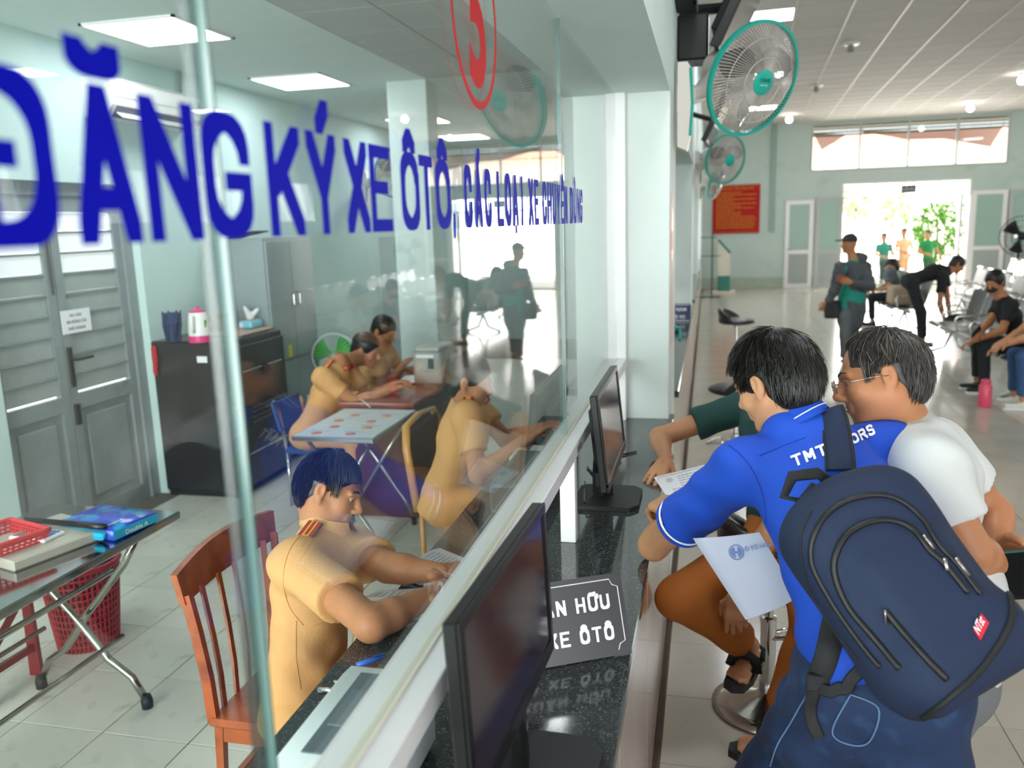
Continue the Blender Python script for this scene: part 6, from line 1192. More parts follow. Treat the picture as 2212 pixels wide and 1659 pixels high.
def dens(L_, n=6):
    out = []
    m_ = len(L_)
    for i in range(m_-1):
        p0, p1, p2, p3 = [np.array(L_[max(0, min(m_-1, i+k))], float) for k in (-1, 0, 1, 2)]
        for t in np.linspace(0, 1, n, endpoint=False): out.append(.5*((2*p1)+(-p0+p2)*t+(2*p0-5*p1+4*p2-p3)*t*t+(-p0+3*p1-3*p2+p3)*t**3))
    return out+[np.array(L_[-1], float)]
def surf_tube(name, L_, r, m, parent, off=.001, flat=False):
    pts = [hitp(*q, off) for q in dens(crop1(L_))]; pts = [p for p in pts if p is not None]
    if len(pts) > 2: return obj(name, MB().tube(pts, r, 6), m, parent, True)
surf_tube('zip_main', [(1128, 1282), (1060, 1200), (960, 1060), (885, 930), (868, 860), (880, 790), (925, 715), (1000, 662), (1100, 640), (1190, 655), (1275, 720), (1350, 830), (1420, 905), (1500, 1010)], .0052, zipm, bkp)
surf_tube('zip_pocket', [(1200, 1288), (1110, 1180), (1010, 1060), (960, 950), (958, 870), (1000, 790), (1080, 742), (1170, 735), (1250, 770), (1310, 845), (1370, 900), (1455, 1005)], .0062, zipm, bkp)
surf_tube('zip_lower', [(1150, 1075), (1220, 1160), (1300, 1250), (1375, 1328)], .0062, zipm, bkp); surf_tube('seam', [(870, 700), (830, 800), (850, 950), (930, 1110), (1050, 1260)], .0022, blk_w, bkp)
surf_tube('edge_piping', [(1440, 745), (1520, 870), (1580, 960), (1618, 1060), (1590, 1160), (1500, 1290), (1380, 1400), (1285, 1470)], .006, blk_w, bkp)
for (a, b) in (((1285, 795), (1322, 845)), ((1360, 880), (1372, 925)), ((1400, 878), (1450, 945)), ((1148, 1065), (1152, 1122))):
    q0, q1 = hitp(*crop1([a])[0], .007), hitp(*crop1([b])[0], .007)
    if q0 is not None and q1 is not None: obj('zip_puller', MB().tube([q0, q0*.7+q1*.3, q1], [(.005, .003), (.0028, .002), (.0045, .002)], 8), pull, bkp, True)
lg = [hitp(*q, .002) for q in crop1([(1472, 1145), (1497, 1182), (1530, 1118), (1500, 1083)])]
if all(p is not None for p in lg):
    obj('brand_patch', MB().add(lg+[p-nrm(np.cross(lg[1]-lg[0], lg[3]-lg[0]))*0+bnm*.002 for p in lg], [(0, 1, 2, 3), (7, 6, 5, 4), (0, 4, 5, 1), (1, 5, 6, 2), (2, 6, 7, 3), (3, 7, 4, 0)]), mat('patch_red', 'c21a30', .6), bkp)
    ux_ = nrm(lg[3]-lg[0]); place_text('NTst', (lg[0]+lg[1])/2+ux_*.002-(lg[1]-lg[0])*.0+bnm*.003+(lg[1]-lg[0])*.12, lg[3]-lg[0], -(lg[1]-lg[0]), .016, np.linalg.norm(lg[3]-lg[0])*.8, white_trim, bkp, bold=.01)
# straps
def shirt_hit(u, v, off=.004, bv=None):
    h = SBV.ray_cast(Vector(CAM), Vector(nrm(_ray(u, v)))); return (np.array(h[0])+np.array(h[1])*off) if h[0] is not None else None
_c = mesh_co(shirt1.data); _f = [tuple(p.vertices) for p in shirt1.data.polygons]; SBV = BVHTree.FromPolygons([Vector(v) for v in _c.tolist()], _f)
def ribbon(name, L_, width, th, m, parent, hit, off=.004, edge=None):
    P_ = [hit(*q, off) for q in dens(L_, 5)]; P_ = [p for p in P_ if p is not None]
    if len(P_) < 3: return None
    g = MB(); vs = []; fs = []; n = len(P_); E1, E2 = [], []
    for i, p in enumerate(P_):
        t = nrm(P_[min(i+1, n-1)]-P_[max(0, i-1)]); vw = nrm(CAM-p); sd = nrm(np.cross(t, vw)); nn = np.cross(sd, t)
        for (a, b) in ((-1, 0), (-.8, 1), (.8, 1), (1, 0), (.8, -.6), (-.8, -.6)): vs.append(p+sd*a*width/2+nn*b*th)
        E1.append(p+sd*width/2); E2.append(p-sd*width/2)
    for i in range(n-1):
        for k in range(6): fs.append((i*6+k, i*6+(k+1) % 6, (i+1)*6+(k+1) % 6, (i+1)*6+k))
    fs += [tuple(range(6)), tuple((n-1)*6+k for k in range(6))]; g.add(vs, fs); o = obj(name, g, m, parent, 50)
    if edge: obj('strap_binding', MB().tube(E1, .0042, 6), edge, o, True); obj('strap_binding', MB().tube(E2, .0042, 6), edge, o, True)
    return o
ribbon('shoulder_strap', [(1786, 880), (1798, 915), (1806, 950), (1812, 985), (1815, 1020)], .054, .006, navy, bkp, shirt_hit, .008, blk_w)
obj('haul_loop', MB().tube([hitp(1800, 1018) if hitp(1800, 1018) is not None else BL(-.06, 0, .21), BL(-.085, -.01, .235), BL(-.05, 0, .262), BL(.0, .0, .245), BL(.01, .0, .22)], [(.012, .004)]*5, 8), blk_w, bkp, True)
obj('side_strap', MB().tube([P(1770, 1052, 1.610), P(1738, 1090, 1.630), P(1722, 1130, 1.630)], [(.018, .005)]*3, 8, flat=-CF), blk_w, bkp, True)
def seams(name, lst, bv, m, parent, r=.0014):
    for L_ in lst:
        pp = []
        for q in dens(L_, 6):
            h = bv.ray_cast(Vector(CAM), Vector(nrm(_ray(*q))))
            if h[0] is not None: pp.append(np.array(h[0])+np.array(h[1])*.0006)
        if len(pp) > 3: obj(name, MB().tube(pp, r, 5), m, parent, True)
seams('seam', [[(1575, 962), (1615, 1000), (1645, 1060), (1655, 1120), (1645, 1180)], [(1640, 985), (1700, 960), (1740, 945)]], SBV, mat('polo_seam', '0836a0', .8), body1)
# lettering across the shoulders of the polo
def cloth_text(s, p0, p1, height, m, parent, bv, bold=.028):
    """text from pixel p0 to p1 laid onto the cloth along the line of sight"""
    me = text_mesh(s, 1.0, bold, 0.0); bm = bmesh.new(); bm.from_mesh(me); bmesh.ops.triangulate(bm, faces=bm.faces); bm.to_mesh(me); bm.free(); c = mesh_co(me).copy(); x0, x1 = c[:, 0].min(), c[:, 0].max(); p0, p1 = np.array(p0, float), np.array(p1, float); dr = p1-p0; L_ = np.hypot(*dr); up = np.array([dr[1], -dr[0]])/L_; out = []
    for q in c:
        uv = p0+dr*(q[0]-x0)/(x1-x0)+up*q[1]/.727*height; h = bv.ray_cast(Vector(CAM), Vector(nrm(_ray(*uv)))); out.append(np.array(h[0])+np.array(h[1])*.0025 if h[0] is not None else P(uv[0], uv[1], 1.75))
    set_co(me, np.array(out)); return obj('lettering', me, m, parent)
def cloth_letters(s_, p0, p1, hgt, m, parent, bv):
    p0, p1 = np.array(p0, float), np.array(p1, float); dr = p1-p0; L_ = np.hypot(*dr); dr /= L_; up = np.array([dr[1], -dr[0]]); g = MB(); k = len(s_); cw = L_/(k+(k-1)*.22)
    for j, ch in enumerate(s_): glyph(g, ch, (j*cw*1.22, 0, 0), (1, 0, 0), (0, 1, 0), cw, hgt, cw*.24, hgt*.2, (0, 0, 1), 0)
    out = []
    for q in g.v:
        uv = p0+dr*q[0]+up*q[1]; h = bv.ray_cast(Vector(CAM), Vector(nrm(_ray(*uv)))); out.append(np.array(h[0])+np.array(h[1])*(.0022+q[2]) if h[0] is not None else P(uv[0], uv[1], 1.85))
    g.v = [tuple(o) for o in out]; return obj('lettering', g, m, parent)
cloth_letters('TMT', (1716, 1010), (1790, 982), 25, white_trim, body1, SBV); cloth_letters('ORS', (1842, 962), (1892, 938), 23, white_trim, body1, SBV)
# jeans: back pocket, seam
_tr = [c for c in body1.children if c.name.startswith('trousers')][0]; _c2 = mesh_co(_tr.data); TBV = BVHTree.FromPolygons([Vector(v) for v in _c2.tolist()], [tuple(p.vertices) for p in _tr.data.polygons])
def tr_hit(u, v, off=.002):
    h = TBV.ray_cast(Vector(CAM), Vector(nrm(_ray(u, v)))); return (np.array(h[0])+np.array(h[1])*off) if h[0] is not None else None
stm = mat('denim_stitch', '5f7fa8', .8)
for nm_, L_ in (('pocket_edge', [(1838, 1500), (1798, 1580), (1840, 1608), (1880, 1598), (1898, 1530), (1838, 1500)]), ('side_seam', [(1745, 1500), (1710, 1560), (1680, 1610), (1665, 1655)])):
    pp = [tr_hit(*q) for q in dens(L_, 6)]; pp = [p for p in pp if p is not None]
    if len(pp) > 3: obj(nm_, MB().tube(pp, .0016, 5), stm, body1, True)
def any_hit(u, v, off=.004):
    best = None
    for bv in (SBV, TBV):
        h = bv.ray_cast(Vector(CAM), Vector(nrm(_ray(u, v))))
        if h[0] is not None and (best is None or h[3] < best[3]): best = h
    return None if best is None else np.array(best[0])+np.array(best[1])*off
ribbon('lower_strap', [(1812, 1320), (1802, 1360), (1795, 1400), (1783, 1445), (1772, 1472)], .046, .005, blk_w, bkp, any_hit, .008)
bq = any_hit(1772, 1476, .012)
if bq is not None: obj('buckle', MB().obox(bq, (.040, .012, .034), [nrm(CR+CD*.1), CF, CD], .003), blk_w, bkp)
ribbon('webbing', [(1775, 1484), (1800, 1492), (1830, 1478), (1862, 1446)], .024, .003, blk_w, bkp, any_hit, .010); ribbon('webbing', [(1768, 1482), (1758, 1520), (1760, 1555), (1772, 1586)], .024, .003, blk_w, bkp, any_hit, .010)
# envelope and document he holds
en = thing('envelope', 'white envelope with blue round logo held under the blue polo man\'s arm', 'envelope', P(1620, 1240, 1.86)); envm = mat('envelope_paper', 'c9cce0', .7)
eq = [P(1497, 1163, 2.05), P(1640, 1150, 1.97), P(1725, 1290, 1.93), P(1611, 1339, 1.98)]
def eqf(u, v): return (eq[0]*(1-u)+eq[1]*u)*(1-v)+(eq[3]*(1-u)+eq[2]*u)*v+(-CF)*.012*math.sin(math.pi*u)
obj('envelope_body', MB().quadgrid(eqf, 8, 8, CF*.003), envm, en, 60)
lgm = mat('logo_blue', '6f86c2', .7); e1, e2 = nrm(eq[1]-eq[0]), nrm(eq[0]-eq[3]); e2 = nrm(e2-e1*(e1@e2)); nrm_e = np.cross(e1, e2); nrm_e = nrm_e if nrm_e@CF < 0 else -nrm_e
cE = eqf(.50, .22)+nrm_e*.003; e1t = nrm(e1+e2*.12)
obj('logo_ring', MB().tube([cE+(e1*math.cos(w)+e2*math.sin(w))*.0175 for w in np.linspace(0, 2*math.pi, 41)], .0009, 5, cap=False), lgm, en, True)
g = MB()
for q in (-1, 1):
    pl_ = [(q*.014*math.cos(a), .014*math.sin(a)) for a in np.linspace(-1.25, 1.25, 12)]+[(q*.003, .004), (q*.003, -.004)]
    g.prism(pl_, e1, e2, nrm_e, cE, .0006)
g.prism([(-.008, -.0022), (.008, -.0022), (.008, .0022), (-.008, .0022)], e1, e2, nrm_e, cE, .0007); obj('logo_mark', g, lgm, en)
place_text('Ô TÔ HÒA PHÁT', cE+e1t*.022-e2*.002+nrm_e*.001, e1t, nrm(e2-e1*.12), .010, .105, lgm, en, bold=.02)
dcm = thing('document', 'printed white document held over the counter edge beside the green sleeve', 'document', P(1465, 1040, 2.3)); dq = [P(1412, 1031, 2.93), P(1522, 1004, 2.96), P(1535, 1066, 2.80), P(1447, 1083, 2.78)]
def dqf(u, v): return (dq[0]*(1-u)+dq[1]*u)*(1-v)+(dq[3]*(1-u)+dq[2]*u)*v-CF*.004*math.sin(math.pi*v)
obj('sheet', MB().quadgrid(dqf, 6, 6, CF*.0008), paper, dcm, 60); g = MB(); rg = random.Random(11)
for k in range(9):
    v0 = .16+.085*k; u = .42 if k < 5 else .2
    while u < .93:
        w = rg.uniform(.03, .09); g.add([dqf(u, v0)-CF*.0008, dqf(u+w, v0)-CF*.0008, dqf(u+w, v0+.025)-CF*.0008, dqf(u, v0+.025)-CF*.0008], [(0, 1, 2, 3)]); u += w+.015
obj('printed_lines', g, MATS['print_grey'], dcm, kind='stuff'); d1_, d2_ = nrm(dq[1]-dq[0]), nrm(dq[0]-dq[3]); cD = dqf(.24, .24)-CF*.001
obj('logo_ring', MB().tube([cD+(d1_*math.cos(w)+d2_*math.sin(w))*.011 for w in np.linspace(0, 2*math.pi, 33)], .0007, 4, cap=False), ink, dcm); place_text('H', cD-d1_*.005-d2_*.004-CF*.0005, d1_, d2_, .008, .010, ink, dcm, bold=.03)
obj('border', MB().tube([dqf(*q)-CF*.001 for q in ((.06, .95), (.06, .06), (.97, .06))], .0005, 4), ink, dcm)
# ------------------------------------------------------------------ 2. older man in the white T-shirt
white_tee = mat('tee_white', 'cfd0ce', .85, bump=.12, bs=200, var=.02); grey_trs = mat('trousers_grey', '6d6f70', .85, bump=.1, bs=150)
JW = dict(head=P(1900, 818, 2.03), neck=P(1946, 935, 2.06), chest=P(1995, 1060, 1.99), pelvis=P(2040, 1440, 1.98), shL=P(2010, 1015, 1.86), shR=P(2022, 965, 2.16), elL=P(2098, 1190, 1.84), wrL=P(2168, 1222, 1.95), elR=P(2148, 1108, 2.16), wrR=P(2158, 1178, 2.06),
          hipL=P(2020, 1480, 1.92), hipR=P(2050, 1470, 2.08), knL=P(2010, 1800, 2.0), knR=P(2040, 1790, 2.1), anL=P(2010, 2150, 2.1), anR=P(2040, 2150, 2.2))
for q in 'LR': JW['kn'+q] = np.array([JW['hip'+q][0]-.05, JW['hip'+q][1]+.02, .48]); JW['an'+q] = np.array([JW['hip'+q][0], JW['hip'+q][1], .09])
hd2 = camdir(-.93, .22, .28)
body2, shirt2, L2, R2 = person('older man with greying hair and glasses in a white T-shirt, arms behind his back', JW, skinA, white_tee, grey_trs, s=1.06, hs=.95, fdir=hd2, udir=camdir(-.20, -.96, .12), res=.0075, hres=.0042, sleeve=.62, fat=.012, belly=.01,
    hands=[(JW['wrL'], camdir(.75, .45, .3), camdir(-.3, .2, -.9), camdir(.3, -.9, -.2), dict(curl=(.5, .6, .7, .8), s=.95)), (JW['wrR'], camdir(.25, .1, -.6), camdir(.8, -.2, .2), camdir(-.2, -.9, .1), dict(curl=(.4, .5, .6, .7), s=.95))],
    shoes=[(-1, .6, 0), (-1, .6, 0)], folds=.0045, shirt_len=.25, hair='cap', hair_mat=hair_g, hairkw=dict(th=.005, bald=(.0, .105, .075, .075, .045, .06)), face=True, neckr=.060)
obj('hair_strands', strands(L2, R2, .95, 4600, ln=.07, lift=.016, seed=9, w=.0008, messy=.45, crown=(.0, -.05, .112), lo=-.07, bald=(.0, -.045, .118, .036, .8), ymax=.062), hair_g, body2, kind='stuff')
obj('grey_hair_strands', strands(L2, R2, .95, 420, ln=.07, lift=.019, seed=19, w=.0007, messy=.5, crown=(.0, -.05, .112), lo=-.07, ymax=.062), mat('hair_grey_strand', '6e6964', .5), body2, kind='stuff')
# glasses
gl = thing('spectacles', 'thin metal-framed glasses worn by the older man in white', 'glasses', L2(0, .1, .0)); gm_ = mat('frame_metal', 'a8a49c', .25, .9); s2 = .95
for q in (-1, 1):
    cc_ = L2(q*.033, .112, .001); obj('lens_rim', MB().tube([cc_+(R2[0]*math.cos(w)*.024+R2[2]*math.sin(w)*.017)*s2 for w in np.linspace(0, 2*math.pi, 29)], .0011, 5, cap=False), gm_, gl, True)
    obj('lens', MB().add([cc_+(R2[0]*math.cos(w)*.0235+R2[2]*math.sin(w)*.0165)*s2+R2[1]*dd for dd in (0, .0012) for w in np.linspace(0, 2*math.pi, 20, endpoint=False)], [tuple(range(20)), tuple(range(39, 19, -1))]), MATS['fan_blade_plastic'] if False else glass_m, gl)
    obj('temple', MB().tube([L2(q*.056, .112, .005), L2(q*.080, .085, .004), L2(q*.086, .02, .004), L2(q*.084, -.012, .000)], .0014, 6), gm_, gl, True)
obj('bridge', MB().tube([L2(-.010, .114, .003), L2(0, .118, .006), L2(.010, .114, .003)], .0012, 5), gm_, gl, True)
ph = thing('smartphone', 'dark smartphone with green case held behind the older man\'s back', 'phone', P(2193, 1240, 1.9)); pu, pv = nrm(CR*.25+CD*.85+CF*.4), nrm(CR*.93-CD*.2-CF*.3); pv = nrm(pv-pu*(pu@pv)); pc_ = P(2196, 1242, 1.90)
obj('case', MB().obox(pc_, (.072, .145, .010), [pv, pu, np.cross(pv, pu)], .003), mat('phone_green', '23463f', .35), ph); nph = np.cross(pv, pu); nph = nph if nph@CF < 0 else -nph; obj('screen', MB().obox(pc_+nph*.0052, (.066, .138, .001), [pv, pu, nph]), mat('phone_glass', '101316', .06), ph)
# ------------------------------------------------------------------ 3. seated man in the dark green T-shirt and orange trousers
green_tee = mat('tee_dark_green', '1d4340', .85, bump=.12, bs=200); orange = mat('trousers_orange', 'a85f1d', .8, bump=.12, bs=160, var=.06, vs=8)
J3 = dict(head=(.27, 3.14, 1.345), neck=(.25, 3.20, 1.22), chest=(.25, 3.20, 1.08), pelvis=(.27, 3.10, .74), shL=(.26, 3.03, 1.15), shR=(.17, 3.40, 1.15), elL=(.25, 2.92, .85), wrL=P(1592, 1283, 2.78), elR=onZ(1425, 945, HC+.07), wrR=onZ(1438, 995, HC+.05),
          hipL=(.24, 3.02, .72), hipR=(.30, 3.17, .71), knL=P(1466, 1292, 2.86), knR=P(1762, 1330, 2.72), anL=P(1620, 1392, 2.98), anR=P(1688, 1545, 2.86))
dR = nrm((onZ(1415, 1030, HC+.02)-J3['wrR']))
body3, shirt3, L3, R3 = person('seated man in a dark green T-shirt and orange-brown trousers beside the counter', J3, skinB, green_tee, orange, s=1.0, fdir=camdir(-.8, .3, .5), udir=(0, 0, 1), res=.009, hres=.006, sleeve=.60,
    hands=[(J3['wrR'], dR, nrm(V3(0, 0, 1)-dR*dR[2]), camdir(.9, .3, .1), dict(curl=(.12, .14, .16, .2), spread=.12)), (J3['wrL'], camdir(.0, .9, .1), camdir(-.3, .1, -.9), camdir(-.9, .1, .3), dict(curl=(.35, .4, .5, .55)))], folds=.003, shirt_len=1.1, hairkw=dict(th=.012), pants_r=(.092, .072, .066))
def sandal(an, d, up, parent, s=1.0):
    d = nrm(d); up = nrm(up-d*(up@d)); rt_ = np.cross(d, up); o = an-up*.05
    obj('sandal_sole', MB().prism([(-.07, -.03), (-.04, -.042), (.10, -.048), (.17, -.035), (.19, 0), (.17, .035), (.10, .045), (-.04, .04), (-.07, .03)], d, rt_, up, o-up*.045, .028), black_matte, parent)
    ft_ = [cap(an-up*.01, o+d*.03-up*.0, .034, .03, k=.02), cap(o-d*.03, o+d*.10-up*.005, .032, .030, w=rt_, s=.6, k=.02)]
    for j in range(5): ft_.append(cap(o+d*.10+rt_*(-.030+.015*j)-up*.006, o+d*(.155-.008*abs(j-1))+rt_*(-.032+.016*j)-up*.010, .011, .0095 if j else .012, k=.004))
    solid('foot', sdf(ft_, .005), skinB, parent)
    obj('sandal_strap', MB().tube([o+rt_*.046+d*.06-up*.02, o+rt_*.035+d*.06+up*.03, o+d*.06+up*.040, o-rt_*.035+d*.06+up*.03, o-rt_*.046+d*.06-up*.02], [(.022, .004)]*5, 8, flat=d), black_matte, parent, True)
    obj('sandal_strap', MB().tube([o+rt_*.040-d*.03-up*.02, o+rt_*.038-d*.045+up*.02, o-d*.062+up*.03, o-rt_*.038-d*.045+up*.02, o-rt_*.040-d*.03-up*.02], [(.010, .003)]*5, 8, flat=up), black_matte, parent, True)
fd_ = P(1588, 1438, 2.84)-J3['anL']; sandal(J3['anL'], fd_, camdir(-.2, -.8, -.5), body3); sandal(J3['anR']+V3(0, 0, -.04), (-.8, -.3, 0), V3(0, 0, 1), body3)
# ------------------------------------------------------------------ 4. officer at the counter
def officer_trim(L_, R_, J, body, s=1.0, side='R', board=True, q_=1.0):
    """collar, red collar tabs and shoulder boards"""
    ax = nrm(J['head']-J['neck']); ring_collar('collar', np.array(J['neck'])+ax*.040*s, ax, .068*s, .05, .040*s, tan_cloth, body, face_dir=R_[1])
    red = mat('insignia_red', 'b01a26', .6); yel = mat('insignia_yellow', 'e2b32c', .45); grn = mat('insignia_green', '2e4a2c', .6)
    wdv = nrm(np.array(J['shR'])-np.array(J['shL'])); fwd = nrm(np.cross((0, 0, 1), wdv)); fwd = fwd if fwd@R_[1] > 0 else -fwd
    for sg, sh in ((1, 'shR'), (-1, 'shL')):
        if not board: break
        S = np.array(J[sh]); N_ = np.array(J['neck']); o = nrm(S-N_+V3(0, 0, -.05)); up = nrm(np.cross(o, fwd)); up = up if up[2] > 0 else -up; up = nrm(up+nrm(CAM-S)*(.55 if sg == 1 else 0)); up = nrm(up-o*(up@o)); fwd_ = np.cross(o, up); fwd_ = fwd_ if fwd_@fwd > 0 else -fwd_; c = N_*.42+S*.58+up*(.074 if sg == 1 else .062)*s-fwd*.002
        b = obj('shoulder_board', MB().obox(c, (.105*s, .044*s, .008), [o, fwd_, up], .002), grn, body); obj('board_field', MB().obox(c+up*.0045, (.099*s, .037*s, .002), [o, fwd_, up]), red, b)
        for e in (-.007, .007): obj('board_stripe', MB().obox(c+up*.006+fwd_*e*s, (.097*s, .0045*s, .001), [o, fwd_, up]), yel, b)
        for e in (.020, .038):
            st = [(.0085*s*(1 if k % 2 == 0 else .42)*math.cos(k*math.pi/5), .0085*s*(1 if k % 2 == 0 else .42)*math.sin(k*math.pi/5)) for k in range(10)]; obj('star', MB().prism(st, o, fwd_, up, c+up*.0065+o*e*s, .002), yel, b)
        d_ = nrm(fwd*.75+o*.55); t_ = nrm(np.cross(d_, up)); cN = N_+ax*.018*s+fwd*.062*s+o*.042*s; nn_ = nrm(fwd*.55+o*.6+up*.5); a1_ = nrm(np.cross(nn_, ax)); a2_ = np.cross(a1_, nn_)
        ct = obj('collar_tab', MB().obox(cN+nn_*.012, (.036*s, .040*s, .003), [a1_, a2_, nn_], .001), red, body); obj('tab_badge', MB().lathe([(.0, .002), (.007*s, .003), (.008*s, .0015)], cN+nn_*.012, 14, nn_), yel, ct, True)
rE = onZ(802, 1348, HC+.045); rW = onZ(938, 1284, HC+.045); lE = onZ(838, 1225, HC+.05); lW = onZ(955, 1238, HC+.045)
J4 = dict(head=P(714, 1060, 2.40), neck=P(703, 1172, 2.40), chest=P(684, 1262, 2.38), pelvis=P(655, 1490, 2.46), shL=P(762, 1188, 2.56), shR=P(640, 1218, 2.24), elL=lE, wrL=lW, elR=rE, wrR=rW)
J4['hipL'] = J4['pelvis']+V3(.03, .09, -.04); J4['hipR'] = J4['pelvis']+V3(.03, -.09, -.04); J4['knL'] = J4['hipL']+V3(.40, .02, -.02); J4['knR'] = J4['hipR']+V3(.38, -.02, -.02); J4['anL'] = V3(J4['knL'][0]-.05, J4['knL'][1], .09); J4['anR'] = V3(J4['knR'][0]-.08, J4['knR'][1], .09)
dRr = nrm(onZ(985, 1248, HC+.03)-rW); dLl = nrm(onZ(1018, 1222, HC+.03)-lW)
body4, shirt4, L4, R4 = person('traffic officer in tan uniform writing at the counter behind the glass', J4, skinA, tan_cloth, tan_trs, s=1.0, hs=.90, fdir=camdir(.90, .36, -.05), udir=camdir(.22, -.97, .05), res=.0075, hres=.0042, sleeve=.62,
    hands=[(rW, dRr, nrm(V3(0, -.3, 1)), camdir(.1, -.6, .6), dict(curl=(.35, .45, .6, .7))), (lW, dLl, V3(0, 0, 1), camdir(.3, .8, 0), dict(curl=(.3, .35, .4, .45)))], shoes=[(1, 0, 0), (1, 0, 0)], folds=.0042, shirt_len=1.15, hairkw=dict(th=.003), face=True)
obj('hair_strands', strands(L4, R4, .90, 4200, ln=.045, lift=.011, seed=14, w=.0009, messy=.3, crown=(0, -.04, .115), lo=-.055), hair_m, body4, kind='stuff'); officer_trim(L4, R4, J4, body4)
_c4 = mesh_co(shirt4.data); BV4 = BVHTree.FromPolygons([Vector(v) for v in _c4.tolist()], [tuple(p.vertices) for p in shirt4.data.polygons]); sm4 = mat('tan_seam', 'c88c50', .85)
seams('seam', [[(655, 1150), (625, 1190), (612, 1250), (625, 1310), (655, 1350)], [(676, 1352), (720, 1335), (768, 1298)], [(640, 1340), (640, 1420), (650, 1490)], [(770, 1225), (800, 1215), (802, 1260), (775, 1275), (770, 1225)]], BV4, sm4, body4, .0010)
obj('button_line', MB().tube([J4['neck']*(1-t)+J4['pelvis']*t+R4[1]*(.075+.05*math.sin(math.pi*t))+V3(0, 0, -.01) for t in np.linspace(.1, .9, 8)], .0022, 5), tan_trs, body4, True)
# ------------------------------------------------------------------ 5-7. officers farther in the office
def seated(label, pel, th, s, skin, shirt, trs, head_px=None, armsR=None, armsL=None, hairkw=dict(th=.010), fdir=None, udir=(0, 0, 1), lean=.12, res=.011, trim=True, hres=.007, hand_curl=.4, group=None, thigh=.40, sit=.0, shoes=True, face=False, **kw):
    """figure seated at pel, turned th (0 = +X), leaning forward"""
    f = V3(math.cos(th), math.sin(th), 0); l = V3(-math.sin(th), math.cos(th), 0); p = np.array(pel, float)
    J = dict(pelvis=p, chest=p+V3(0, 0, .30*s)+f*lean, neck=p+V3(0, 0, .49*s)+f*(lean*1.5), head=p+V3(0, 0, .66*s)+f*(lean*1.9+.03))
    J['shL'] = p+V3(0, 0, .43*s)+f*lean*1.3+l*.175*s; J['shR'] = p+V3(0, 0, .43*s)+f*lean*1.3-l*.175*s
    if head_px is not None: J['head'] = np.array(head_px)
    for q, tg, sg in (('L', armsL, 1), ('R', armsR, -1)):
        w = np.array(tg) if tg is not None else p+f*.36+l*sg*.12+V3(0, 0, .12); S = J['sh'+q]; dd = w-S; n_ = np.linalg.norm(dd)
        if n_ > .52*s: w = S+dd/n_*.52*s
        J['wr'+q] = w; J['el'+q] = fit(S, w, .268*s, (S+w)/2+l*sg*.15-V3(0, 0, .3)-f*.05)
    J['hipL'], J['hipR'] = p+l*.09, p-l*.09; J['knL'], J['knR'] = p+f*thigh+l*.12+V3(0, 0, .0), p+f*thigh-l*.12+V3(0, 0, .0)
    for q in 'LR': J['an'+q] = V3(J['kn'+q][0], J['kn'+q][1], .09+sit)-f*.03
    fd = f if fdir is None else fdir
    hs = [(J['wrR'], nrm(J['wrR']-J['elR']), (0, 0, 1), l, dict(curl=(hand_curl,)*4)), (J['wrL'], nrm(J['wrL']-J['elL']), (0, 0, 1), -l, dict(curl=(hand_curl,)*4))]
    r = person(label, J, skin, shirt, trs, s=s, fdir=fd, udir=udir, res=res, hres=hres, hands=hs, shoes=[f, f] if shoes else None, hairkw=hairkw, shirt_len=1.1, group=group, face=face, **kw)
    if trim: officer_trim(r[2], r[3], J, r[0], s)
    return (*r, J)
c = onX(968, 1010, -1.15); h5 = onX(1014, 822, -1.02)
o5 = seated('traffic officer in tan uniform at the counter beyond the foreground officer', (-1.18, 3.50, .66), .25, .98, skinA, tan_cloth, tan_trs, head_px=h5, armsR=onZ(1140, 946, HC+.05), armsL=onZ(1165, 925, HC+.06), fdir=nrm(V3(.95, .15, -.3)), lean=.10)
h6 = onX(792, 757, -2.36); o6 = seated('traffic officer in tan uniform leaning over the near end of the red desk', (-2.68, 5.12, .52), -.05, .98, skinA, tan_cloth, tan_trs, head_px=h6, armsR=onZ(845, 842, ZD+.04), armsL=onZ(850, 832, ZD+.05), fdir=nrm(V3(.93, .0, -.30)), lean=.17)
h7 = onX(830, 716, -2.40); o7 = seated('traffic officer with glasses at the far side of the red desk beside the printer', (-2.62, 5.90, .55), .15, .95, skinA, tan_cloth, tan_trs, head_px=h7, armsR=onZ(868, 792, ZD+.06), armsL=(-2.15, 6.05, ZD+.06), fdir=nrm(V3(.88, -.25, -.45)), lean=.12, trim=False)
simple_chair('office_chair', 'blue plastic chair under the officer at the near end of the red desk', -2.64, 5.22, bluep, z=.42); simple_chair('office_chair', 'blue plastic chair under the officer beside the printer', -2.62, 6.02, bluep, z=.44)
tan_w = mat('chair_tan', 'c08a4a', .35, var=.1, vs=20); a1y = float(onX(905, 893, -1.46)[1]); cc5 = thing('office_chair', 'chair with curved tan wooden back frame under the second officer', 'chair', (-1.22, 3.5, 0)); a0, a1_, a2_ = onX(880, 1010, -1.42), onX(905, 893, -1.46), onX(938, 905, -1.46)
obj('seat', MB().box(-1.42, -1.0, a1y-.22, a1y+.22, .52, .56, .015), mat('seat_brown', '5d2f24', .4), cc5); yb0, yb1 = a1y-.26, a1y+.26; zt5 = float(a1_[2])
obj('back_frame', MB().tube([(-1.40, yb0, .50), (-1.44, yb0, zt5-.12), (-1.455, yb0+.05, zt5-.02), (-1.46, (yb0+yb1)/2, zt5), (-1.455, yb1-.05, zt5-.02), (-1.44, yb1, zt5-.12), (-1.40, yb1, .50)], [(.014, .022)]*7, 8), tan_w, cc5, True)
obj('back_panel', MB().box(-1.45, -1.43, yb0+.04, yb1-.04, .62, zt5-.04, .01), MATS['seat_brown'], cc5)
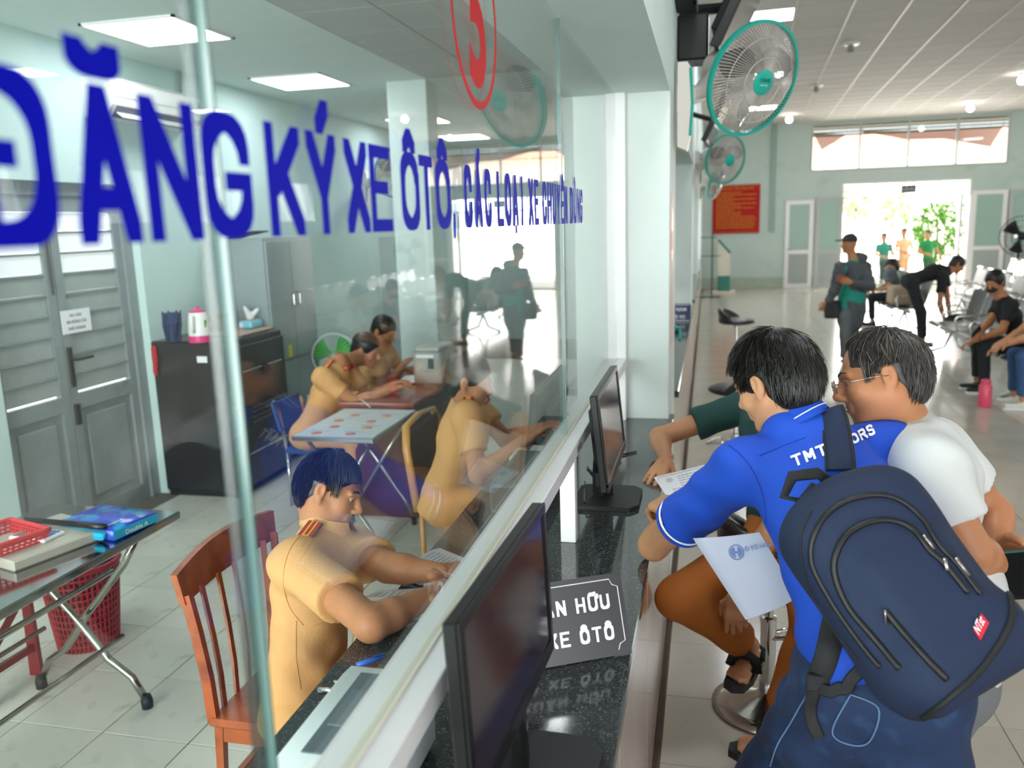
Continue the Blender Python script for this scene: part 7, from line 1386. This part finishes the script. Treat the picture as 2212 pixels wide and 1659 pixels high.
for dx in (-1.40, -1.03):
    for dy in (a1y-.2, a1y+.2): obj('leg', MB().tube([(dx, dy, 0), (dx, dy, .53)], .014, 8), tan_w, cc5, True)
# ------------------------------------------------------------------ hall people
def stand(label, px, d, s, skin, shirt, trs, f, arms, shoes=True, res=.016, group=None, feet=None, **kw):
    """px: dict of pixel joints on a plane d metres in front of the lens, small offsets allowed as third value"""
    J = {k: P(v[0], v[1], d+(v[2] if len(v) > 2 else 0)) for k, v in px.items()}
    return (*person(label, J, skin, shirt, trs, s=s, fdir=f, res=res, hres=.010, shoes=[f*V3(1, 1, 0)]*2 if shoes else None, group=group, hands=[(J['wr'+q], nrm(J['wr'+q]-J['el'+q]), -CF, (0, 0, 1), dict(curl=(.5,)*4)) for q in arms], **kw), J)
tealp = mat('polo_teal', '1f8f80', .8); greyj = mat('jacket_grey', '4c5054', .85, bump=.3, bs=60, var=.25, vs=40); jeang = mat('jeans_grey', '5b6062', .85)
fc = camdir(-.93, .1, -.30)
o8 = stand('man in a dark cap, grey jacket and teal polo standing in the hall', dict(head=(1834, 527), neck=(1842, 562), chest=(1842, 598), pelvis=(1838, 672), shL=(1815, 580, -.15), shR=(1868, 578, .12), elL=(1803, 628, -.1), wrL=(1787, 652, -.05), elR=(1880, 618, -.2), wrR=(1838, 610, -.42), hipL=(1828, 680, -.06), hipR=(1848, 680, .06), knL=(1824, 725, -.08), knR=(1842, 728, .05), anL=(1824, 778, -.0), anR=(1838, 770, .1)), 10.75, 1.0, skinA, tealp, jeang, fc, 'LR', hair=None, belly=.03, shirt_len=1.3, armr=(.05, .045, .04, .03))
bo8, so8, L8, R8, J8 = o8
jk = [cap(J8['pelvis']-R8[1]*.03, J8['chest']-R8[1]*.04, .185, .18, w=nrm(J8['shR']-J8['shL']), s=.78, k=.06), cap(J8['shL'], J8['shR'], .085, .085, k=.06), cap(J8['pelvis']-V3(0, 0, .12), J8['pelvis'], .19, .19, w=nrm(J8['shR']-J8['shL']), s=.75, k=.05), ell(J8['neck']-R8[1]*.10+V3(0, 0, .02), (.11, .08, .08), k=.05)]
jk += [pbox(J8['chest']*.55+J8['pelvis']*.45+R8[1]*.20-np.cross(R8[1], V3(0, 0, 1))*.0-CF*.10, (.062, .16, .34), [nrm(J8['shR']-J8['shL']), R8[1], (0, 0, 1)], .03, k=.03, op='s')]
for q in 'LR': jk += [cap(J8['sh'+q], J8['el'+q], .078, .068, k=.02), cap(J8['el'+q], J8['wr'+q], .065, .045, k=.02, cut='b')]
solid('jacket', sdf(jk, .012, folds=(.006, 40, (.3, .5, .8))), greyj, bo8)
capm = mat('cap_dark', '2b3138', .8); solid('cap', sdf([ell(L8(0, -.014, .055), (.086, .104, .082), R8, k=.01), ell(L8(0, 0, -.02), (.12, .14, .06), R8, k=.01, op='s'), pbox(L8(0, .125, .050), (.058, .055, .008), R8, .006, k=.008)], .008), capm, bo8); obj('cap_logo', MB().obox(L8(.088, .02, .06), (.004, .06, .02), R8), white_p, bo8)
wl_ = thing('wallet', 'brown wallet in the raised hand of the man in the cap', 'wallet', J8['wrR']); obj('cover', MB().obox(P(1818, 603, 10.3), (.13, .03, .09), [camdir(.95, .2, .1), CF, camdir(-.2, .95, 0)], .01), mat('wallet_brown', '8a4a2a', .5), wl_)
bg = thing('handbag', 'small black bag hanging from the hand of the man in the cap', 'bag', P(1795, 672, 10.7)); solid('pouch', sdf([pbox(P(1798, 668, 10.72), (.10, .05, .12), [CR, CF, CD], .03, k=.02)], .012, folds=(.004, 50, (1, 0, 1))), black_matte, bg); obj('strap', MB().tube([P(1788, 655, 10.7), P(1785, 640, 10.72), P(1800, 655, 10.7)], .008, 5), black_matte, bg)
blackp = mat('polo_black', '16171b', .85); blackj = mat('jeans_black', '22262a', .85); fb = camdir(.92, .1, -.2)
o9 = stand('man in a black T-shirt bending down to the waiting bench', dict(head=(2068, 572), neck=(2050, 585), chest=(2018, 588), pelvis=(1966, 606), shL=(2040, 588, .16), shR=(2036, 598, -.16), elL=(2046, 640, .1), wrL=(2052, 690, .0), elR=(2030, 655, -.2), wrR=(2042, 700, -.2), hipL=(1968, 612, .08), hipR=(1970, 612, -.08), knL=(1992, 676, .1), knR=(1988, 676, -.1), anL=(1994, 734, .2), anR=(1990, 738, -.05)), 11.9, 1.0, skinA, blackp, blackj, nrm(fb+V3(0, 0, -.55)), 'LR', hairkw=dict(th=.010), chest=(.16, .13), udir=nrm(V3(.3, .1, 1)))
bag9 = thing('bag', 'black bag on the nearest waiting bench by the bending man\'s hands', 'bag', P(2070, 695, 11.6)); solid('body', sdf([ell(P(2075, 693, 11.5), (.22, .2, .10), k=.03), cap(P(2060, 690, 11.5), P(2100, 700, 11.4), .07, .05, k=.03)], .015, folds=(.008, 40, (1, 0, .5))), black_matte, bag9)
bench_seat = .42
o10 = seated('young man in black polo and black face mask using his phone on the bench', (3.20, 9.50, .50), math.pi*1.0, .98, skinA, blackp, blackj, lean=.15, trim=False, armsR=P(2112, 722, 8.5), armsL=P(2106, 735, 8.6), fdir=camdir(-.70, .38, -.45), res=.013, hres=.009, hairkw=dict(th=.016))
b10, s10, L10, R10, J10 = o10; solid('face_mask', sdf([ell(L10(0, .062, -.045), (.056, .052, .042), R10, k=.01)], .007), black_matte, b10)
p10 = thing('smartphone', 'phone held by the masked man on the bench', 'phone', P(2098, 708, 8.4)); obj('body', MB().obox(J10['wrR']+nrm(J10['wrR']-J10['elR'])*.09+V3(0, 0, .03), (.07, .14, .01), [camdir(.5, .5, .5), camdir(-.6, .75, 0), camdir(.4, .4, -.8)], .003), black, p10)
white_sh = mat('tee_white2', 'd5d6d4', .85); jeanb = mat('jeans_blue', '33537c', .85)
o11 = seated('man in a white shirt and blue jeans at the right edge, hands clasped', (3.32, 8.75, .50), math.pi*1.0, .98, skinB, white_sh, jeanb, lean=.15, trim=False, armsR=P(2155, 748, 7.9), armsL=P(2150, 755, 8.0), fdir=camdir(-.9, .3, -.1), res=.013, hres=.009, shoe_m=mat('sneaker_white', 'd9d6cb', .6))
o12 = seated('woman with dark hair in a grey top seated on the farther bench', (3.08, 14.9, .50), math.pi*.95, .95, skinB, mat('top_grey', '5c666a', .85), blackj, lean=.10, trim=False, head_px=P(1925, 577, 13.9), fdir=camdir(-.8, .5, .2), res=.018, hres=.012, hairkw=dict(th=.03))
bb = P(1908, 628, 13.3); bgb = thing('tote_bag', 'beige tote bag on the farther bench beside the woman', 'bag', bb); solid('body', sdf([pbox(V3(3.0, 14.35, .58), (.16, .24, .15), [(1, 0, 0), (0, 1, 0), (0, 0, 1)], .05, k=.03)], .018, folds=(.006, 30, (1, 0, .5))), mat('tote_beige', 'a8957d', .85), bgb)
for (nm, lab, hx, hy, sh_, tr_, fx, ar) in (('a', 'person in a teal-green shirt standing outside the far entrance, on the left', 1909, 512, mat('shirt_teal_green', '2f8272', .85), mat('trs_dark', '3d4a46', .85), -1, 1), ('b', 'officer in pale tan uniform seen outside between two people in green', 1952, 502, mat('uniform_pale', 'e0b48e', .85), mat('uniform_pale2', 'd9a87c', .85), -1, 0), ('c', 'person in a green uniform and dark cap outside by the tree', 2004, 506, mat('shirt_green', '1c7a40', .85), mat('trs_green', '2f5a3a', .85), -1, 1)):
    d = 24.6; k = 1787/d
    pxs = dict(head=(hx, hy), neck=(hx+1, hy+13), chest=(hx+1, hy+25), pelvis=(hx, hy+52), shL=(hx-12, hy+20, 0), shR=(hx+13, hy+20, 0), elL=(hx-17, hy+38), wrL=(hx-3, hy+42, -.2), elR=(hx+19, hy+33), wrR=(hx+27, hy+48) if ar else (hx+15, hy+45), hipL=(hx-4, hy+56), hipR=(hx+5, hy+56), knL=(hx-5, hy+84), knR=(hx+5, hy+84), anL=(hx-5, hy+110), anR=(hx+6, hy+110))
    J_ = stand(lab, pxs, d, 1.0, skinA, sh_, tr_, camdir(-.6, .0, -.8), 'LR', res=.026, hairkw=dict(th=.014))
bt = onZ(2126, 878, 0); bot = thing('water_bottle', 'pink water bottle standing on the hall floor by the seated men', 'bottle', bt); pk_m = mat('bottle_pink', 'e0526e', .35); obj('body', MB().lathe([(.055, 0), (.06, .01), (.06, .20), (.045, .225)], bt, 20), pk_m, bot, 40); obj('cap', MB().lathe([(.042, .225), (.045, .232), (.045, .265), (.04, .27)], bt, 20), pk_m, bot, 40)
